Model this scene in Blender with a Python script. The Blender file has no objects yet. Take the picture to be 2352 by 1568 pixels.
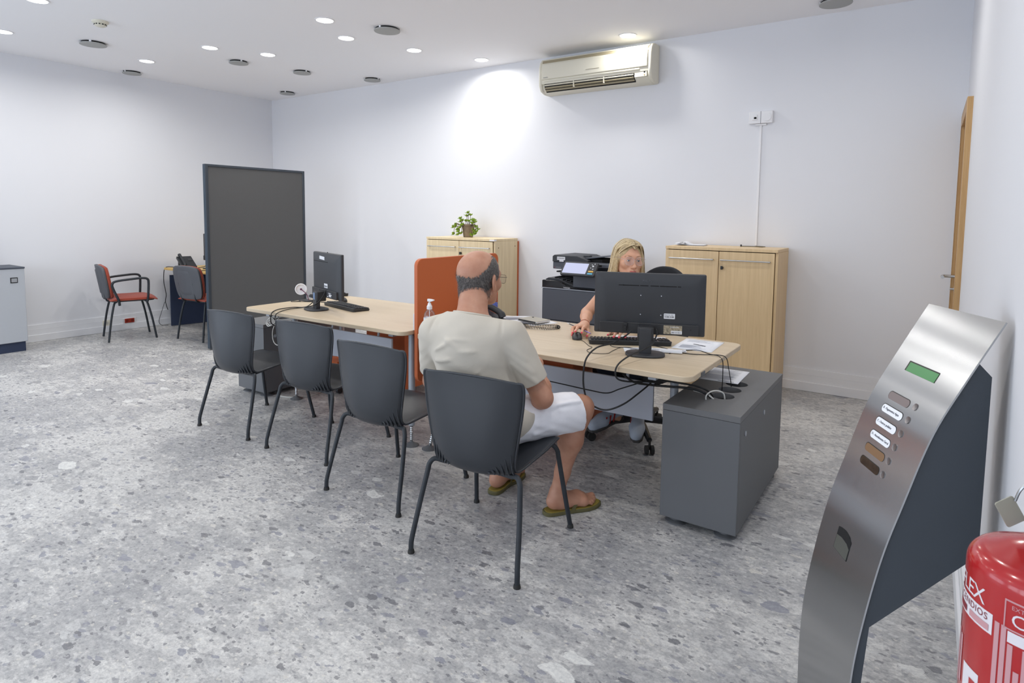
import bpy, bmesh, math, random
import numpy as np
from mathutils import Matrix, Vector

scene = bpy.context.scene
COL = scene.collection
R = math.radians
random.seed(7)

# ------------------------------------------------------------------ camera
F_PX, W_PX, H_PX, PY = 1412.66, 2352, 1568, 608.4
YAW, PIT, ROL = -0.5961377, 0.0809714, -0.0107
CAM = Vector((7.9957, -5.5372, 1.43))
fw = Vector((math.sin(YAW) * math.cos(PIT), math.cos(YAW) * math.cos(PIT), -math.sin(PIT)))
rt = Vector((math.cos(YAW), -math.sin(YAW), 0))
dn = fw.cross(rt)
c_, s_ = math.cos(ROL), math.sin(ROL)
rt2 = c_ * rt + s_ * dn
dn2 = -s_ * rt + c_ * dn
cd = bpy.data.cameras.new('camera')
cam = bpy.data.objects.new('camera', cd)
COL.objects.link(cam)
m3 = Matrix((rt2, -dn2, -fw)).transposed()
cam.matrix_world = Matrix.Translation(CAM) @ m3.to_4x4()
cd.sensor_fit = 'HORIZONTAL'
cd.sensor_width = 36.0
cd.lens = F_PX / W_PX * 36.0
cd.shift_y = -(H_PX / 2 - PY) / W_PX
cd.clip_start = 0.05
cd.dof.use_dof = True
cd.dof.focus_distance = 3.6
cd.dof.aperture_fstop = 28.0
scene.camera = cam

# ------------------------------------------------------------------ light
scene.view_settings.view_transform = 'Standard'
scene.view_settings.look = 'None'
scene.view_settings.gamma = 1.0
scene.view_settings.use_curve_mapping = False
scene.view_settings.exposure = 0.0
scene.cycles.max_bounces = 10
scene.cycles.diffuse_bounces = 6
scene.cycles.glossy_bounces = 4
scene.cycles.transmission_bounces = 8
scene.cycles.transparent_max_bounces = 8
scene.cycles.sample_clamp_indirect = 8.0
scene.cycles.caustics_reflective = False
scene.cycles.caustics_refractive = False

wd = bpy.data.worlds.new('sky')
scene.world = wd
wd.use_nodes = True
wd.node_tree.nodes['Background'].inputs[0].default_value = (0.62, 0.76, 1.0, 1)
wd.node_tree.nodes['Background'].inputs[1].default_value = 1.0

XR, YF, ZC = 8.166, -9.2, 3.042      # room: x 0..XR, y YF..0, z 0..ZC
DAY_W, DAY_LEFT_W, LAMP_W = 88.0, 80.0, 7.8

def area_light(name, loc, rot, sx, sy, watts, col, shape='RECTANGLE', spread=180):
    l = bpy.data.lights.new(name, 'AREA')
    l.shape = shape
    l.size = sx
    if shape in ('RECTANGLE', 'ELLIPSE'):
        l.size_y = sy
    l.energy = watts
    l.color = col
    l.spread = R(spread)
    o = bpy.data.objects.new(name, l)
    COL.objects.link(o)
    o.location = loc
    o.rotation_euler = rot
    return o

# daylight entering through the two shop windows of the street wall
for i, x0 in enumerate((2.25, 5.45)):
    area_light('daylight', (x0, YF - 0.12, 1.45), (R(90), 0, 0), 2.8, 2.3, DAY_W, (0.84, 0.91, 1.0))
# and through the long shop window in the left wall, beside the camera
area_light('daylight', (-0.12, -6.75, 1.45), (R(90), 0, R(-90)), 3.6, 2.3, DAY_LEFT_W, (0.80, 0.89, 1.0))

# ------------------------------------------------------------------ helpers
def lin(c):
    return tuple((v / 12.92 if v <= 0.04045 else ((v + 0.055) / 1.055) ** 2.4) for v in c)

def rgb(r, g, b):
    return (*lin((r / 255, g / 255, b / 255)), 1.0)

def new_mat(name):
    m = bpy.data.materials.new(name)
    m.use_nodes = True
    nt = m.node_tree
    return m, nt, nt.nodes['Principled BSDF']

def mat(name, col, rough=0.5, metal=0.0, spec=0.5, bump=0.0, bscale=200.0, vary=0.0, vscale=3.0, coat=0.0,
        trans=0.0, ior=1.45, emit=None, estr=0.0, sheen=0.0, aniso=0.0, sss=0.0, alpha=1.0):
    m, nt, b = new_mat(name)
    c = col if len(col) == 4 else (*col, 1)
    b.inputs['Base Color'].default_value = c
    b.inputs['Roughness'].default_value = rough
    b.inputs['Metallic'].default_value = metal
    b.inputs['Specular IOR Level'].default_value = spec
    b.inputs['Coat Weight'].default_value = coat
    b.inputs['Coat Roughness'].default_value = 0.1
    b.inputs['Transmission Weight'].default_value = trans
    b.inputs['IOR'].default_value = ior
    b.inputs['Sheen Weight'].default_value = sheen
    b.inputs['Anisotropic'].default_value = aniso
    b.inputs['Alpha'].default_value = alpha
    if sss:
        b.inputs['Subsurface Weight'].default_value = sss
        b.inputs['Subsurface Radius'].default_value = (0.012, 0.005, 0.003)
        b.inputs['Subsurface Scale'].default_value = 1.0
    if emit:
        b.inputs['Emission Color'].default_value = emit
        b.inputs['Emission Strength'].default_value = estr
    N = nt.nodes.new
    L = nt.links.new
    if bump or vary:
        tc = N('ShaderNodeTexCoord')
    if vary:
        n = N('ShaderNodeTexNoise')
        n.inputs['Scale'].default_value = vscale
        n.inputs['Detail'].default_value = 5
        L(tc.outputs['Object'], n.inputs['Vector'])
        mr = N('ShaderNodeMapRange')
        mr.inputs['From Min'].default_value = 0.3
        mr.inputs['From Max'].default_value = 0.7
        mr.inputs['To Min'].default_value = 1 - vary
        mr.inputs['To Max'].default_value = 1 + vary
        L(n.outputs['Fac'], mr.inputs['Value'])
        mx = N('ShaderNodeVectorMath')
        mx.operation = 'SCALE'
        mx.inputs[0].default_value = c[:3]
        L(mr.outputs[0], mx.inputs['Scale'])
        L(mx.outputs[0], b.inputs['Base Color'])
    if bump:
        n = N('ShaderNodeTexNoise')
        n.inputs['Scale'].default_value = bscale
        n.inputs['Detail'].default_value = 3
        L(tc.outputs['Object'], n.inputs['Vector'])
        bp = N('ShaderNodeBump')
        bp.inputs['Strength'].default_value = bump
        bp.inputs['Distance'].default_value = 0.004
        L(n.outputs['Fac'], bp.inputs['Height'])
        L(bp.outputs['Normal'], b.inputs['Normal'])
    return m

def thin_glass(name, tint=(1, 1, 1), gloss=0.06):
    """thin clear sheet: passes light straight through, with a little mirror reflection"""
    m = bpy.data.materials.new(name)
    m.use_nodes = True
    nt = m.node_tree
    N, L = nt.nodes.new, nt.links.new
    nt.nodes.remove(nt.nodes['Principled BSDF'])
    t = N('ShaderNodeBsdfTransparent')
    t.inputs[0].default_value = (*tint, 1)
    g = N('ShaderNodeBsdfGlossy')
    g.inputs['Roughness'].default_value = 0.03
    lw = N('ShaderNodeLayerWeight')
    lw.inputs['Blend'].default_value = 0.25
    ma = N('ShaderNodeMath')
    ma.operation = 'MULTIPLY_ADD'
    ma.inputs[1].default_value = 0.35
    ma.inputs[2].default_value = gloss
    L(lw.outputs['Fresnel'], ma.inputs[0])
    mx = N('ShaderNodeMixShader')
    L(ma.outputs[0], mx.inputs[0])
    L(t.outputs[0], mx.inputs[1])
    L(g.outputs[0], mx.inputs[2])
    L(mx.outputs[0], nt.nodes['Material Output'].inputs['Surface'])
    return m

def wood(name, c1, c2, axis='X', rough=0.42, scale=1.0):
    m, nt, b = new_mat(name)
    N, L = nt.nodes.new, nt.links.new
    tc = N('ShaderNodeTexCoord')
    mp = N('ShaderNodeMapping')
    s = {'X': (1.2, 26, 26), 'Z': (26, 26, 1.0), 'Y': (26, 1.2, 26)}[axis]
    mp.inputs['Scale'].default_value = tuple(v * scale for v in s)
    L(tc.outputs['Object'], mp.inputs['Vector'])
    n = N('ShaderNodeTexNoise')
    n.inputs['Scale'].default_value = 1.6
    n.inputs['Detail'].default_value = 8
    n.inputs['Roughness'].default_value = 0.62
    n.inputs['Distortion'].default_value = 0.5
    L(mp.outputs['Vector'], n.inputs['Vector'])
    n2 = N('ShaderNodeTexNoise')
    n2.inputs['Scale'].default_value = 9
    n2.inputs['Detail'].default_value = 4
    L(mp.outputs['Vector'], n2.inputs['Vector'])
    ad = N('ShaderNodeMath')
    ad.operation = 'MULTIPLY_ADD'
    ad.inputs[1].default_value = 0.35
    L(n2.outputs['Fac'], ad.inputs[0])
    L(n.outputs['Fac'], ad.inputs[2])
    cr = N('ShaderNodeValToRGB')
    cr.color_ramp.elements[0].position = 0.42
    cr.color_ramp.elements[0].color = c1
    cr.color_ramp.elements[1].position = 0.88
    cr.color_ramp.elements[1].color = c2
    L(ad.outputs[0], cr.inputs['Fac'])
    L(cr.outputs['Color'], b.inputs['Base Color'])
    b.inputs['Roughness'].default_value = rough
    b.inputs['Specular IOR Level'].default_value = 0.35
    return m

class G:
    """Collects simple solids as vertices and faces; build() links them as ONE mesh object."""
    def __init__(self):
        self.v, self.f = [], []

    def add(self, vs, fs, M=None):
        o = len(self.v)
        for p in vs:
            self.v.append(tuple(M @ Vector(p)) if M is not None else tuple(p))
        for f in fs:
            self.f.append(tuple(i + o for i in f))
        return self

    def box(self, x0, x1, y0, y1, z0, z1, M=None):
        vs = [(x, y, z) for z in (z0, z1) for y in (y0, y1) for x in (x0, x1)]
        return self.add(vs, [(0, 2, 3, 1), (4, 5, 7, 6), (0, 1, 5, 4), (2, 6, 7, 3), (0, 4, 6, 2), (1, 3, 7, 5)], M)

    def prism(self, poly, a0, a1, axis='Z', M=None):
        n = len(poly)
        def P(p, a):
            return {'Z': (p[0], p[1], a), 'X': (a, p[0], p[1]), 'Y': (p[0], a, p[1])}[axis]
        vs = [P(p, a0) for p in poly] + [P(p, a1) for p in poly]
        fs = [tuple(range(n - 1, -1, -1)), tuple(range(n, 2 * n))]
        fs += [(i, (i + 1) % n, n + (i + 1) % n, n + i) for i in range(n)]
        return self.add(vs, fs, M)

    def tube(self, pts, r, n=10, M=None, caps=True):
        pts = [Vector(p) for p in pts]
        rs = r if isinstance(r, (list, tuple)) else [r] * len(pts)
        vs, fs = [], []
        t0 = (pts[1] - pts[0]).normalized()
        up = Vector((0, 0, 1)) if abs(t0.z) < 0.9 else Vector((1, 0, 0))
        a = t0.cross(up).normalized()
        for i, p in enumerate(pts):
            t = (pts[min(i + 1, len(pts) - 1)] - pts[max(i - 1, 0)])
            if t.length < 1e-9:
                t = t0
            t = t.normalized()
            a = (a - t * a.dot(t))
            a = a.normalized() if a.length > 1e-6 else t.orthogonal().normalized()
            b = t.cross(a)
            for k in range(n):
                w = 2 * math.pi * k / n
                vs.append(p + (a * math.cos(w) + b * math.sin(w)) * rs[i])
        for i in range(len(pts) - 1):
            for k in range(n):
                k2 = (k + 1) % n
                fs.append((i * n + k, i * n + k2, (i + 1) * n + k2, (i + 1) * n + k))
        if caps:
            fs.append(tuple(range(n - 1, -1, -1)))
            fs.append(tuple(range((len(pts) - 1) * n, len(pts) * n)))
        return self.add(vs, fs, M)

    def cyl(self, p0, p1, r0, r1=None, n=24, M=None):
        return self.tube([p0, p1], [r0, r0 if r1 is None else r1], n, M)

    def lathe(self, prof, n=32, c=(0, 0, 0), M=None):
        vs, fs = [], []
        for r, z in prof:
            for k in range(n):
                w = 2 * math.pi * k / n
                vs.append((c[0] + r * math.cos(w), c[1] + r * math.sin(w), c[2] + z))
        for i in range(len(prof) - 1):
            for k in range(n):
                k2 = (k + 1) % n
                fs.append((i * n + k, i * n + k2, (i + 1) * n + k2, (i + 1) * n + k))
        if prof[0][0] > 1e-6:
            fs.append(tuple(range(n - 1, -1, -1)))
        if prof[-1][0] > 1e-6:
            fs.append(tuple(range((len(prof) - 1) * n, len(prof) * n)))
        return self.add(vs, fs, M)

    def ball(self, c, r, n=14, M=None, m=None):
        rx, ry, rz = (r, r, r) if not isinstance(r, (tuple, list)) else r
        m = m or n // 2 + 1
        vs, fs = [], []
        for i in range(m + 1):
            t = math.pi * i / m
            for k in range(n):
                w = 2 * math.pi * k / n
                vs.append((c[0] + rx * math.sin(t) * math.cos(w), c[1] + ry * math.sin(t) * math.sin(w), c[2] + rz * math.cos(t)))
        for i in range(m):
            for k in range(n):
                k2 = (k + 1) % n
                fs.append((i * n + k, (i + 1) * n + k, (i + 1) * n + k2, i * n + k2))
        return self.add(vs, fs, M)

    def grid(self, fn, nu, nv, M=None):
        vs = [fn(i / nu, j / nv) for j in range(nv + 1) for i in range(nu + 1)]
        fs = [(j * (nu + 1) + i, j * (nu + 1) + i + 1, (j + 1) * (nu + 1) + i + 1, (j + 1) * (nu + 1) + i)
              for j in range(nv) for i in range(nu)]
        return self.add(vs, fs, M)

    def build(self, name, m, parent=None, bevel=0.0, seg=2, sharp=38, merge=True, solid=0.0, loc=None, label=None):
        me = bpy.data.meshes.new(name)
        bm = bmesh.new()
        bv = [bm.verts.new(p) for p in self.v]
        for f in self.f:
            try:
                bm.faces.new([bv[i] for i in f])
            except ValueError:
                pass
        if merge:
            bmesh.ops.remove_doubles(bm, verts=bm.verts, dist=1e-6)
            bmesh.ops.dissolve_degenerate(bm, dist=1e-7, edges=bm.edges)
        bmesh.ops.recalc_face_normals(bm, faces=bm.faces)
        for f in bm.faces:
            f.smooth = True
        bm.to_mesh(me)
        bm.free()
        me.set_sharp_from_angle(angle=R(sharp))
        me.materials.append(m)
        o = bpy.data.objects.new(name, me)
        COL.objects.link(o)
        if parent is not None:
            o.parent = parent
        if loc is not None:
            o.location = loc
        if solid:
            md = o.modifiers.new('solid', 'SOLIDIFY')
            md.thickness = solid
            md.offset = 0
        if bevel:
            md = o.modifiers.new('bevel', 'BEVEL')
            md.width = bevel
            md.segments = seg
            md.limit_method = 'ANGLE'
            md.angle_limit = R(40)
        if label:
            o['label'] = label
        return o

def cr(pts, n=6, closed=False):
    """Catmull-Rom through points, n samples per span."""
    P = [Vector(p) for p in pts]
    out = []
    N = len(P)
    for i in range(N if closed else N - 1):
        g = (lambda k: P[k % N]) if closed else (lambda k: P[min(max(k, 0), N - 1)])
        a, b, c, d = g(i - 1), g(i), g(i + 1), g(i + 2)
        for k in range(n):
            t = k / n
            out.append(0.5 * ((2 * b) + (c - a) * t + (2 * a - 5 * b + 4 * c - d) * t * t + (3 * b - a - 3 * c + d) * t ** 3))
    if not closed:
        out.append(P[-1])
    return out

def rrect(x0, x1, y0, y1, r, n=6):
    """rounded rectangle outline, counter-clockwise"""
    rr = r if isinstance(r, (list, tuple)) else [r] * 4
    out = []
    for (cx, cy, a0, q) in ((x1, y0, -90, rr[0]), (x1, y1, 0, rr[1]), (x0, y1, 90, rr[2]), (x0, y0, 180, rr[3])):
        mx = cx - q if cx == x1 else cx + q
        my = cy - q if cy == y1 else cy + q
        for k in range(n + 1):
            a = R(a0 + 90 * k / n)
            out.append((mx + q * math.cos(a), my + q * math.sin(a)))
    return out

def tag(o, label, cat, group=None):
    o['label'] = label
    o['category'] = cat
    if group:
        o['group'] = group
    return o

def thing(name, label, cat, loc=(0, 0, 0), rz=0.0, group=None):
    o = bpy.data.objects.new(name, None)
    o.empty_display_size = 0.1
    COL.objects.link(o)
    o.location = loc
    o.rotation_euler = (0, 0, R(rz))
    return tag(o, label, cat, group)

def struct(o):
    o['kind'] = 'structure'
    return o

def dup(root, loc, rz, label, group=None):
    def cp(o, parent):
        c = o.copy()
        COL.objects.link(c)
        c.parent = parent
        for ch in o.children:
            cp(ch, c)
        return c
    r = cp(root, None)
    r.location = loc
    r.rotation_euler = (0, 0, R(rz))
    r['label'] = label
    if group:
        r['group'] = group
    return r

def text_geo(s, size, depth=0.0004, align='LEFT', spacing=1.0):
    cu = bpy.data.curves.new('text', 'FONT')
    cu.body = s
    cu.size = size
    cu.extrude = depth
    cu.align_x = align
    cu.space_character = spacing
    cu.resolution_u = 3
    o = bpy.data.objects.new('text', cu)
    COL.objects.link(o)
    bpy.context.view_layer.update()
    me = o.to_mesh()
    vs = [v.co.copy() for v in me.vertices]
    fs = [tuple(p.vertices) for p in me.polygons]
    o.to_mesh_clear()
    bpy.data.objects.remove(o)
    bpy.data.curves.remove(cu)
    return vs, fs

def frame(o, x, y, z):
    """matrix with the given axes and origin"""
    M = Matrix((Vector(x).normalized(), Vector(y).normalized(), Vector(z).normalized())).transposed().to_4x4()
    return Matrix.Translation(Vector(o)) @ M

# ------------------------------------------------------------------ materials
M_WALL = mat('wall_paint', rgb(226, 227, 231), 0.6, bump=0.02, bscale=90)
M_CEIL = mat('ceiling_paint', rgb(244, 244, 246), 0.75, bump=0.02, bscale=120)
M_TRIM = mat('trim_white', rgb(232, 233, 236), 0.45, bump=0.01)
M_CHAIR = mat('chair_plastic', rgb(47, 50, 55), 0.36, spec=0.5, bump=0.06, bscale=900)
M_LEG = mat('chair_leg_paint', rgb(46, 50, 55), 0.5, spec=0.4, bump=0.05, bscale=300, vary=0.15, vscale=20)
M_GLIDE = mat('rubber_black', rgb(45, 44, 43), 0.7)
M_DESK = wood('desk_maple', rgb(196, 177, 149), rgb(210, 193, 167), 'X', 0.38)
M_DESKEDGE = M_DESK
M_CAB = wood('cabinet_maple', rgb(214, 185, 141), rgb(231, 204, 161), 'Z', 0.42)
M_CABL = wood('cabinet_maple_pale', rgb(216, 195, 156), rgb(232, 213, 176), 'Z', 0.42)
M_STEEL = mat('satin_steel', rgb(196, 198, 200), 0.32, metal=1.0)
M_CHROME = mat('bright_metal', rgb(200, 203, 206), 0.22, metal=1.0)
M_GREYPAINT = mat('silver_paint', rgb(168, 174, 182), 0.45, metal=0.3)
M_PANEL = mat('modesty_grey', rgb(208, 214, 226), 0.5, bump=0.02, bscale=300)
M_PED = mat('pedestal_grey', rgb(98, 100, 103), 0.55, bump=0.05, bscale=700)
M_PEDTOP = mat('pedestal_top_grey', rgb(106, 107, 109), 0.55, bump=0.05, bscale=700)
M_DARK = mat('dark_void', rgb(22, 22, 23), 0.8)
M_ORANGE = mat('orange_laminate', rgb(192, 100, 56), 0.5, bump=0.04, bscale=500)
M_SCREENF = mat('partition_fabric', rgb(82, 82, 83), 0.95, bump=0.5, bscale=420, vary=0.30, vscale=330, sheen=0.1)
M_SCREENE = mat('partition_edge', rgb(62, 68, 76), 0.4, metal=0.4)
M_BLACKP = mat('black_plastic', rgb(48, 50, 53), 0.45, bump=0.05, bscale=600)
M_MON = mat('monitor_plastic', rgb(54, 56, 60), 0.5, bump=0.04, bscale=700)
M_MONL = mat('monitor_plastic_low', rgb(46, 47, 50), 0.5, bump=0.06, bscale=500)
M_GLOSS = mat('gloss_black', rgb(20, 20, 22), 0.12, coat=0.5)
M_CABLE = mat('cable_black', rgb(32, 33, 35), 0.5)
M_CABLEW = mat('cable_white', rgb(205, 205, 200), 0.5)
M_PAPER = mat('paper_white', rgb(236, 238, 243), 0.8)
M_INK = mat('ink_grey', rgb(70, 72, 80), 0.9)
M_INKL = mat('ink_pale', rgb(186, 190, 200), 0.9)
M_WHITEP = mat('white_plastic', rgb(232, 232, 234), 0.4)
M_NAVY = mat('navy_laminate', rgb(44, 54, 78), 0.55, bump=0.06, bscale=300)
M_RED_F = mat('red_fabric', rgb(152, 66, 48), 0.9, bump=0.3, bscale=350, sheen=0.2, vary=0.08, vscale=60)
M_KEY = mat('key_black', rgb(40, 41, 44), 0.5)
M_GREYCAB = mat('locker_grey', rgb(176, 180, 186), 0.5, bump=0.03, bscale=500)
M_GREYDK = mat('locker_dark', rgb(74, 80, 92), 0.55)
M_ACW = mat('cream_plastic', rgb(222, 218, 202), 0.4)
M_ACD = mat('cream_dark', rgb(160, 150, 124), 0.5)

# ------------------------------------------------------------------ floor material: printed terrazzo
def floor_material():
    m, nt, b = new_mat('terrazzo_vinyl')
    N, L = nt.nodes.new, nt.links.new
    geo = N('ShaderNodeNewGeometry')

    def mapping(scale, rot=0.0, off=(0, 0, 0)):
        mp = N('ShaderNodeMapping')
        mp.inputs['Scale'].default_value = scale
        mp.inputs['Rotation'].default_value = (0, 0, rot)
        mp.inputs['Location'].default_value = off
        L(geo.outputs['Position'], mp.inputs['Vector'])
        return mp.outputs['Vector']

    def noise(vec, scale, detail=4, rough=0.55):
        n = N('ShaderNodeTexNoise')
        n.inputs['Scale'].default_value = scale
        n.inputs['Detail'].default_value = detail
        n.inputs['Roughness'].default_value = rough
        L(vec, n.inputs['Vector'])
        return n

    def math_(op, a, b_, c=None):
        n = N('ShaderNodeMath')
        n.operation = op
        for i, v in enumerate((a, b_, c)):
            if v is None:
                continue
            if isinstance(v, (int, float)):
                n.inputs[i].default_value = v
            else:
                L(v, n.inputs[i])
        return n.outputs[0]

    def mix(fac, a, c):
        n = N('ShaderNodeMix')
        n.data_type = 'RGBA'
        if isinstance(fac, (int, float)):
            n.inputs[0].default_value = fac
        else:
            L(fac, n.inputs[0])
        for s, v in ((6, a), (7, c)):
            if isinstance(v, tuple):
                n.inputs[s].default_value = v
            else:
                L(v, n.inputs[s])
        return n.outputs[2]

    def ramp(fac, stops, const=False):
        n = N('ShaderNodeValToRGB')
        e = n.color_ramp.elements
        while len(e) < len(stops):
            e.new(0.5)
        for k, (p, c) in enumerate(stops):
            e[k].position = p
            e[k].color = c
        if const:
            n.color_ramp.interpolation = 'CONSTANT'
        L(fac, n.inputs['Fac'])
        return n.outputs['Color']

    def chips(scale, stretch, rot, amount, rmin, rmax, wob, stops, off):
        """isolated irregular chips: cells of a Voronoi, some of them filled"""
        base = mapping((scale, scale * stretch, scale), rot, off)
        d = noise(base, 1.7, 3)
        dv = N('ShaderNodeVectorMath')
        dv.operation = 'MULTIPLY_ADD'
        dv.inputs[1].default_value = (wob, wob, 0)
        L(d.outputs['Color'], dv.inputs[0])
        L(base, dv.inputs[2])
        v = N('ShaderNodeTexVoronoi')
        v.voronoi_dimensions = '2D'
        v.inputs['Scale'].default_value = 1
        v.distance = 'MINKOWSKI'
        v.inputs['Exponent'].default_value = 1.35
        L(dv.outputs[0], v.inputs['Vector'])
        sp = N('ShaderNodeSeparateColor')
        L(v.outputs['Color'], sp.inputs[0])
        pick = math_('LESS_THAN', sp.outputs[0], amount)
        rad = math_('MULTIPLY_ADD', sp.outputs[1], rmax - rmin, rmin)
        ins = math_('SUBTRACT', rad, v.outputs['Distance'])
        ms = N('ShaderNodeMapRange')
        ms.inputs['From Min'].default_value = 0.0
        ms.inputs['From Max'].default_value = 0.018
        L(ins, ms.inputs['Value'])
        mask = math_('MULTIPLY', pick, ms.outputs[0])
        col = ramp(sp.outputs[2], stops, True)
        return mask, col

    fine = mapping((1, 1, 1))
    n0 = noise(fine, 1.7, 4, 0.55)
    nb = noise(mapping((1, 1.7, 1), 0.3), 7.5, 7, 0.68)
    cl = math_('MULTIPLY_ADD', nb.outputs['Fac'], 0.9, n0.outputs['Fac'])
    c = ramp(cl, [(0.62, rgb(136, 137, 141)), (0.88, rgb(166, 166, 167)), (1.0, rgb(182, 181, 180)), (1.2, rgb(200, 199, 197))])
    # crushed grit: fine grain at two sizes plus faint crumbs
    n9 = noise(mapping((1, 1.6, 1), -0.25), 30, 9, 0.78)
    n7 = noise(fine, 110, 6, 0.75)
    gr = math_('MULTIPLY_ADD', n7.outputs['Fac'], 0.6, n9.outputs['Fac'])
    fn = ramp(gr, [(0.60, (0.34, 0.34, 0.37, 1)), (0.73, (0.80, 0.80, 0.81, 1)), (0.80, (0.98, 0.98, 0.97, 1)), (0.95, (1.38, 1.37, 1.33, 1))])
    mu = N('ShaderNodeMix')
    mu.data_type = 'RGBA'
    mu.blend_type = 'MULTIPLY'
    mu.inputs[0].default_value = 0.85
    L(c, mu.inputs[6])
    L(fn, mu.inputs[7])
    c = mu.outputs[2]
    v0 = N('ShaderNodeTexVoronoi')
    v0.voronoi_dimensions = '2D'
    v0.inputs['Scale'].default_value = 75
    wv = N('ShaderNodeVectorMath')
    wv.operation = 'MULTIPLY_ADD'
    wv.inputs[1].default_value = (0.05, 0.05, 0)
    L(noise(fine, 34, 4).outputs['Color'], wv.inputs[0])
    L(fine, wv.inputs[2])
    L(wv.outputs[0], v0.inputs['Vector'])
    s0 = N('ShaderNodeSeparateColor')
    L(v0.outputs['Color'], s0.inputs[0])
    grit = ramp(s0.outputs[0], [(0.0, rgb(128, 129, 132)), (0.2, rgb(166, 166, 166)), (0.8, rgb(180, 179, 178)), (1.0, rgb(212, 211, 208))])
    c = mix(0.26, c, grit)
    DK, BL, GR, PA, WH, CR = rgb(108, 109, 114), rgb(136, 138, 148), rgb(148, 148, 150), rgb(192, 192, 191), rgb(216, 216, 213), rgb(204, 201, 194)
    for args, op in (
        ((42, 1.5, 0.9, 0.36, 0.16, 0.46, 0.9, [(0.0, DK), (0.22, GR), (0.5, PA), (0.75, CR)], (3, 1, 0)), 0.7),
        ((24, 1.9, -0.4, 0.30, 0.12, 0.48, 1.0, [(0.0, BL), (0.25, DK), (0.45, PA), (0.8, GR)], (7, 2, 0)), 0.72),
        ((13, 2.0, 0.25, 0.20, 0.08, 0.42, 0.9, [(0.0, DK), (0.24, BL), (0.5, PA), (0.86, CR), (0.93, GR)], (1, 5, 0)), 0.82),
        ((7.5, 1.8, 0.6, 0.15, 0.10, 0.38, 0.8, [(0.0, GR), (0.2, BL), (0.4, PA), (0.80, WH), (0.9, GR)], (2, 3, 0)), 0.7),
        ((4.2, 1.7, -0.2, 0.13, 0.12, 0.31, 0.7, [(0.0, BL), (0.22, GR), (0.4, PA), (0.6, WH)], (4, 9, 0)), 0.85),
    ):
        mk, cc = chips(*args)
        # stones carry a little of the grain too
        cg = N('ShaderNodeMix')
        cg.data_type = 'RGBA'
        cg.blend_type = 'MULTIPLY'
        cg.inputs[0].default_value = 0.45
        L(cc, cg.inputs[6])
        L(fn, cg.inputs[7])
        mk = math_('MULTIPLY', mk, op)
        c = mix(mk, c, cg.outputs[2])
    L(c, b.inputs['Base Color'])
    b.inputs['Roughness'].default_value = 0.36
    b.inputs['Specular IOR Level'].default_value = 0.4
    bp = N('ShaderNodeBump')
    bp.inputs['Strength'].default_value = 0.08
    bp.inputs['Distance'].default_value = 0.002
    L(n9.outputs['Fac'], bp.inputs['Height'])
    L(bp.outputs['Normal'], b.inputs['Normal'])
    return m

# ------------------------------------------------------------------ room shell
T = 0.15
struct(G().box(-T, XR + T, YF - T, T, -0.12, 0).build('floor', floor_material()))
struct(G().box(-T, XR + T, YF - T, T, ZC, ZC + 0.12).build('ceiling', M_CEIL))
LW0, LW1 = -8.6, -4.85
struct(G().box(-T, 0, YF - T, LW0, 0, ZC).box(-T, 0, LW1, T, 0, ZC).box(-T, 0, LW0, LW1, 2.75, ZC).box(-T, 0, LW0, LW1, 0, 0.2).build('wall_left', M_WALL))
struct(G().box(0, XR, 0, T, 0, ZC).build('wall_back', M_WALL))
# right wall with the door opening
DY0, DY1, DZ = -0.845, -0.115, 2.09
struct(G().box(XR, XR + T, YF - T, DY0, 0, ZC).box(XR, XR + T, DY1, T, 0, ZC).box(XR, XR + T, DY0, DY1, DZ, ZC).build('wall_right', M_WALL))
# street wall with two shop windows, behind the camera
ws = G().box(0, XR, YF - T, YF, 2.75, ZC).box(0, XR, YF - T, YF, 0, 0.2)
for a, b_ in ((0, 0.7), (3.8, 3.95), (6.95, XR)):
    ws.box(a, b_, YF - T, YF, 0.2, 2.75)
struct(ws.build('wall_front', M_WALL))
M_ALU = mat('window_aluminium', rgb(120, 122, 126), 0.4, metal=0.8)
M_GLASS = thin_glass('window_glass')
for i, (a, b_) in enumerate(((0.7, 3.8), (3.95, 6.95))):
    w = G()
    for q in ((a, b_, 0.2, 0.26), (a, b_, 2.69, 2.75), (a, a + 0.06, 0.26, 2.69), (b_ - 0.06, b_, 0.26, 2.69)):
        w.box(q[0], q[1], YF - 0.09, YF - 0.03, q[2], q[3])
    wo = struct(w.build('window_%d' % (i + 1), M_ALU))
    G().box(a + 0.06, b_ - 0.06, YF - 0.064, YF - 0.056, 0.26, 2.69).build('pane', M_GLASS, wo)

w = G()
for q in ((LW0, LW1, 0.2, 0.26), (LW0, LW1, 2.69, 2.75), (LW0, LW0 + 0.06, 0.26, 2.69), (LW1 - 0.06, LW1, 0.26, 2.69), (-6.75, -6.69, 0.26, 2.69)):
    w.box(-0.09, -0.03, q[0], q[1], q[2], q[3])
wo = struct(w.build('window_3', M_ALU))
G().box(-0.064, -0.056, LW0 + 0.06, LW1 - 0.06, 0.26, 2.69).build('pane', M_GLASS, wo)

# baseboards: skirting with a flat cable duct above it
def baseboard(name, f):
    g = G()
    f(g, 0.0, 0.078, 0.022)
    o = struct(g.build(name, M_TRIM, bevel=0.004))
    g = G()
    f(g, 0.078, 0.187, 0.012)
    f(g, 0.137, 0.139, 0.0135)
    g.build('cable_duct', M_TRIM, o, bevel=0.002)
    return o
baseboard('baseboard_back', lambda g, z0, z1, t: g.box(0.0, XR, -t, -0.0005, z0, z1))
baseboard('baseboard_left', lambda g, z0, z1, t: g.box(0.0005, t, YF, -0.022, z0, z1))
baseboard('baseboard_right', lambda g, z0, z1, t: (g.box(XR - t, XR - 0.0005, YF, DY0 - 0.08, z0, z1)))

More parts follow.
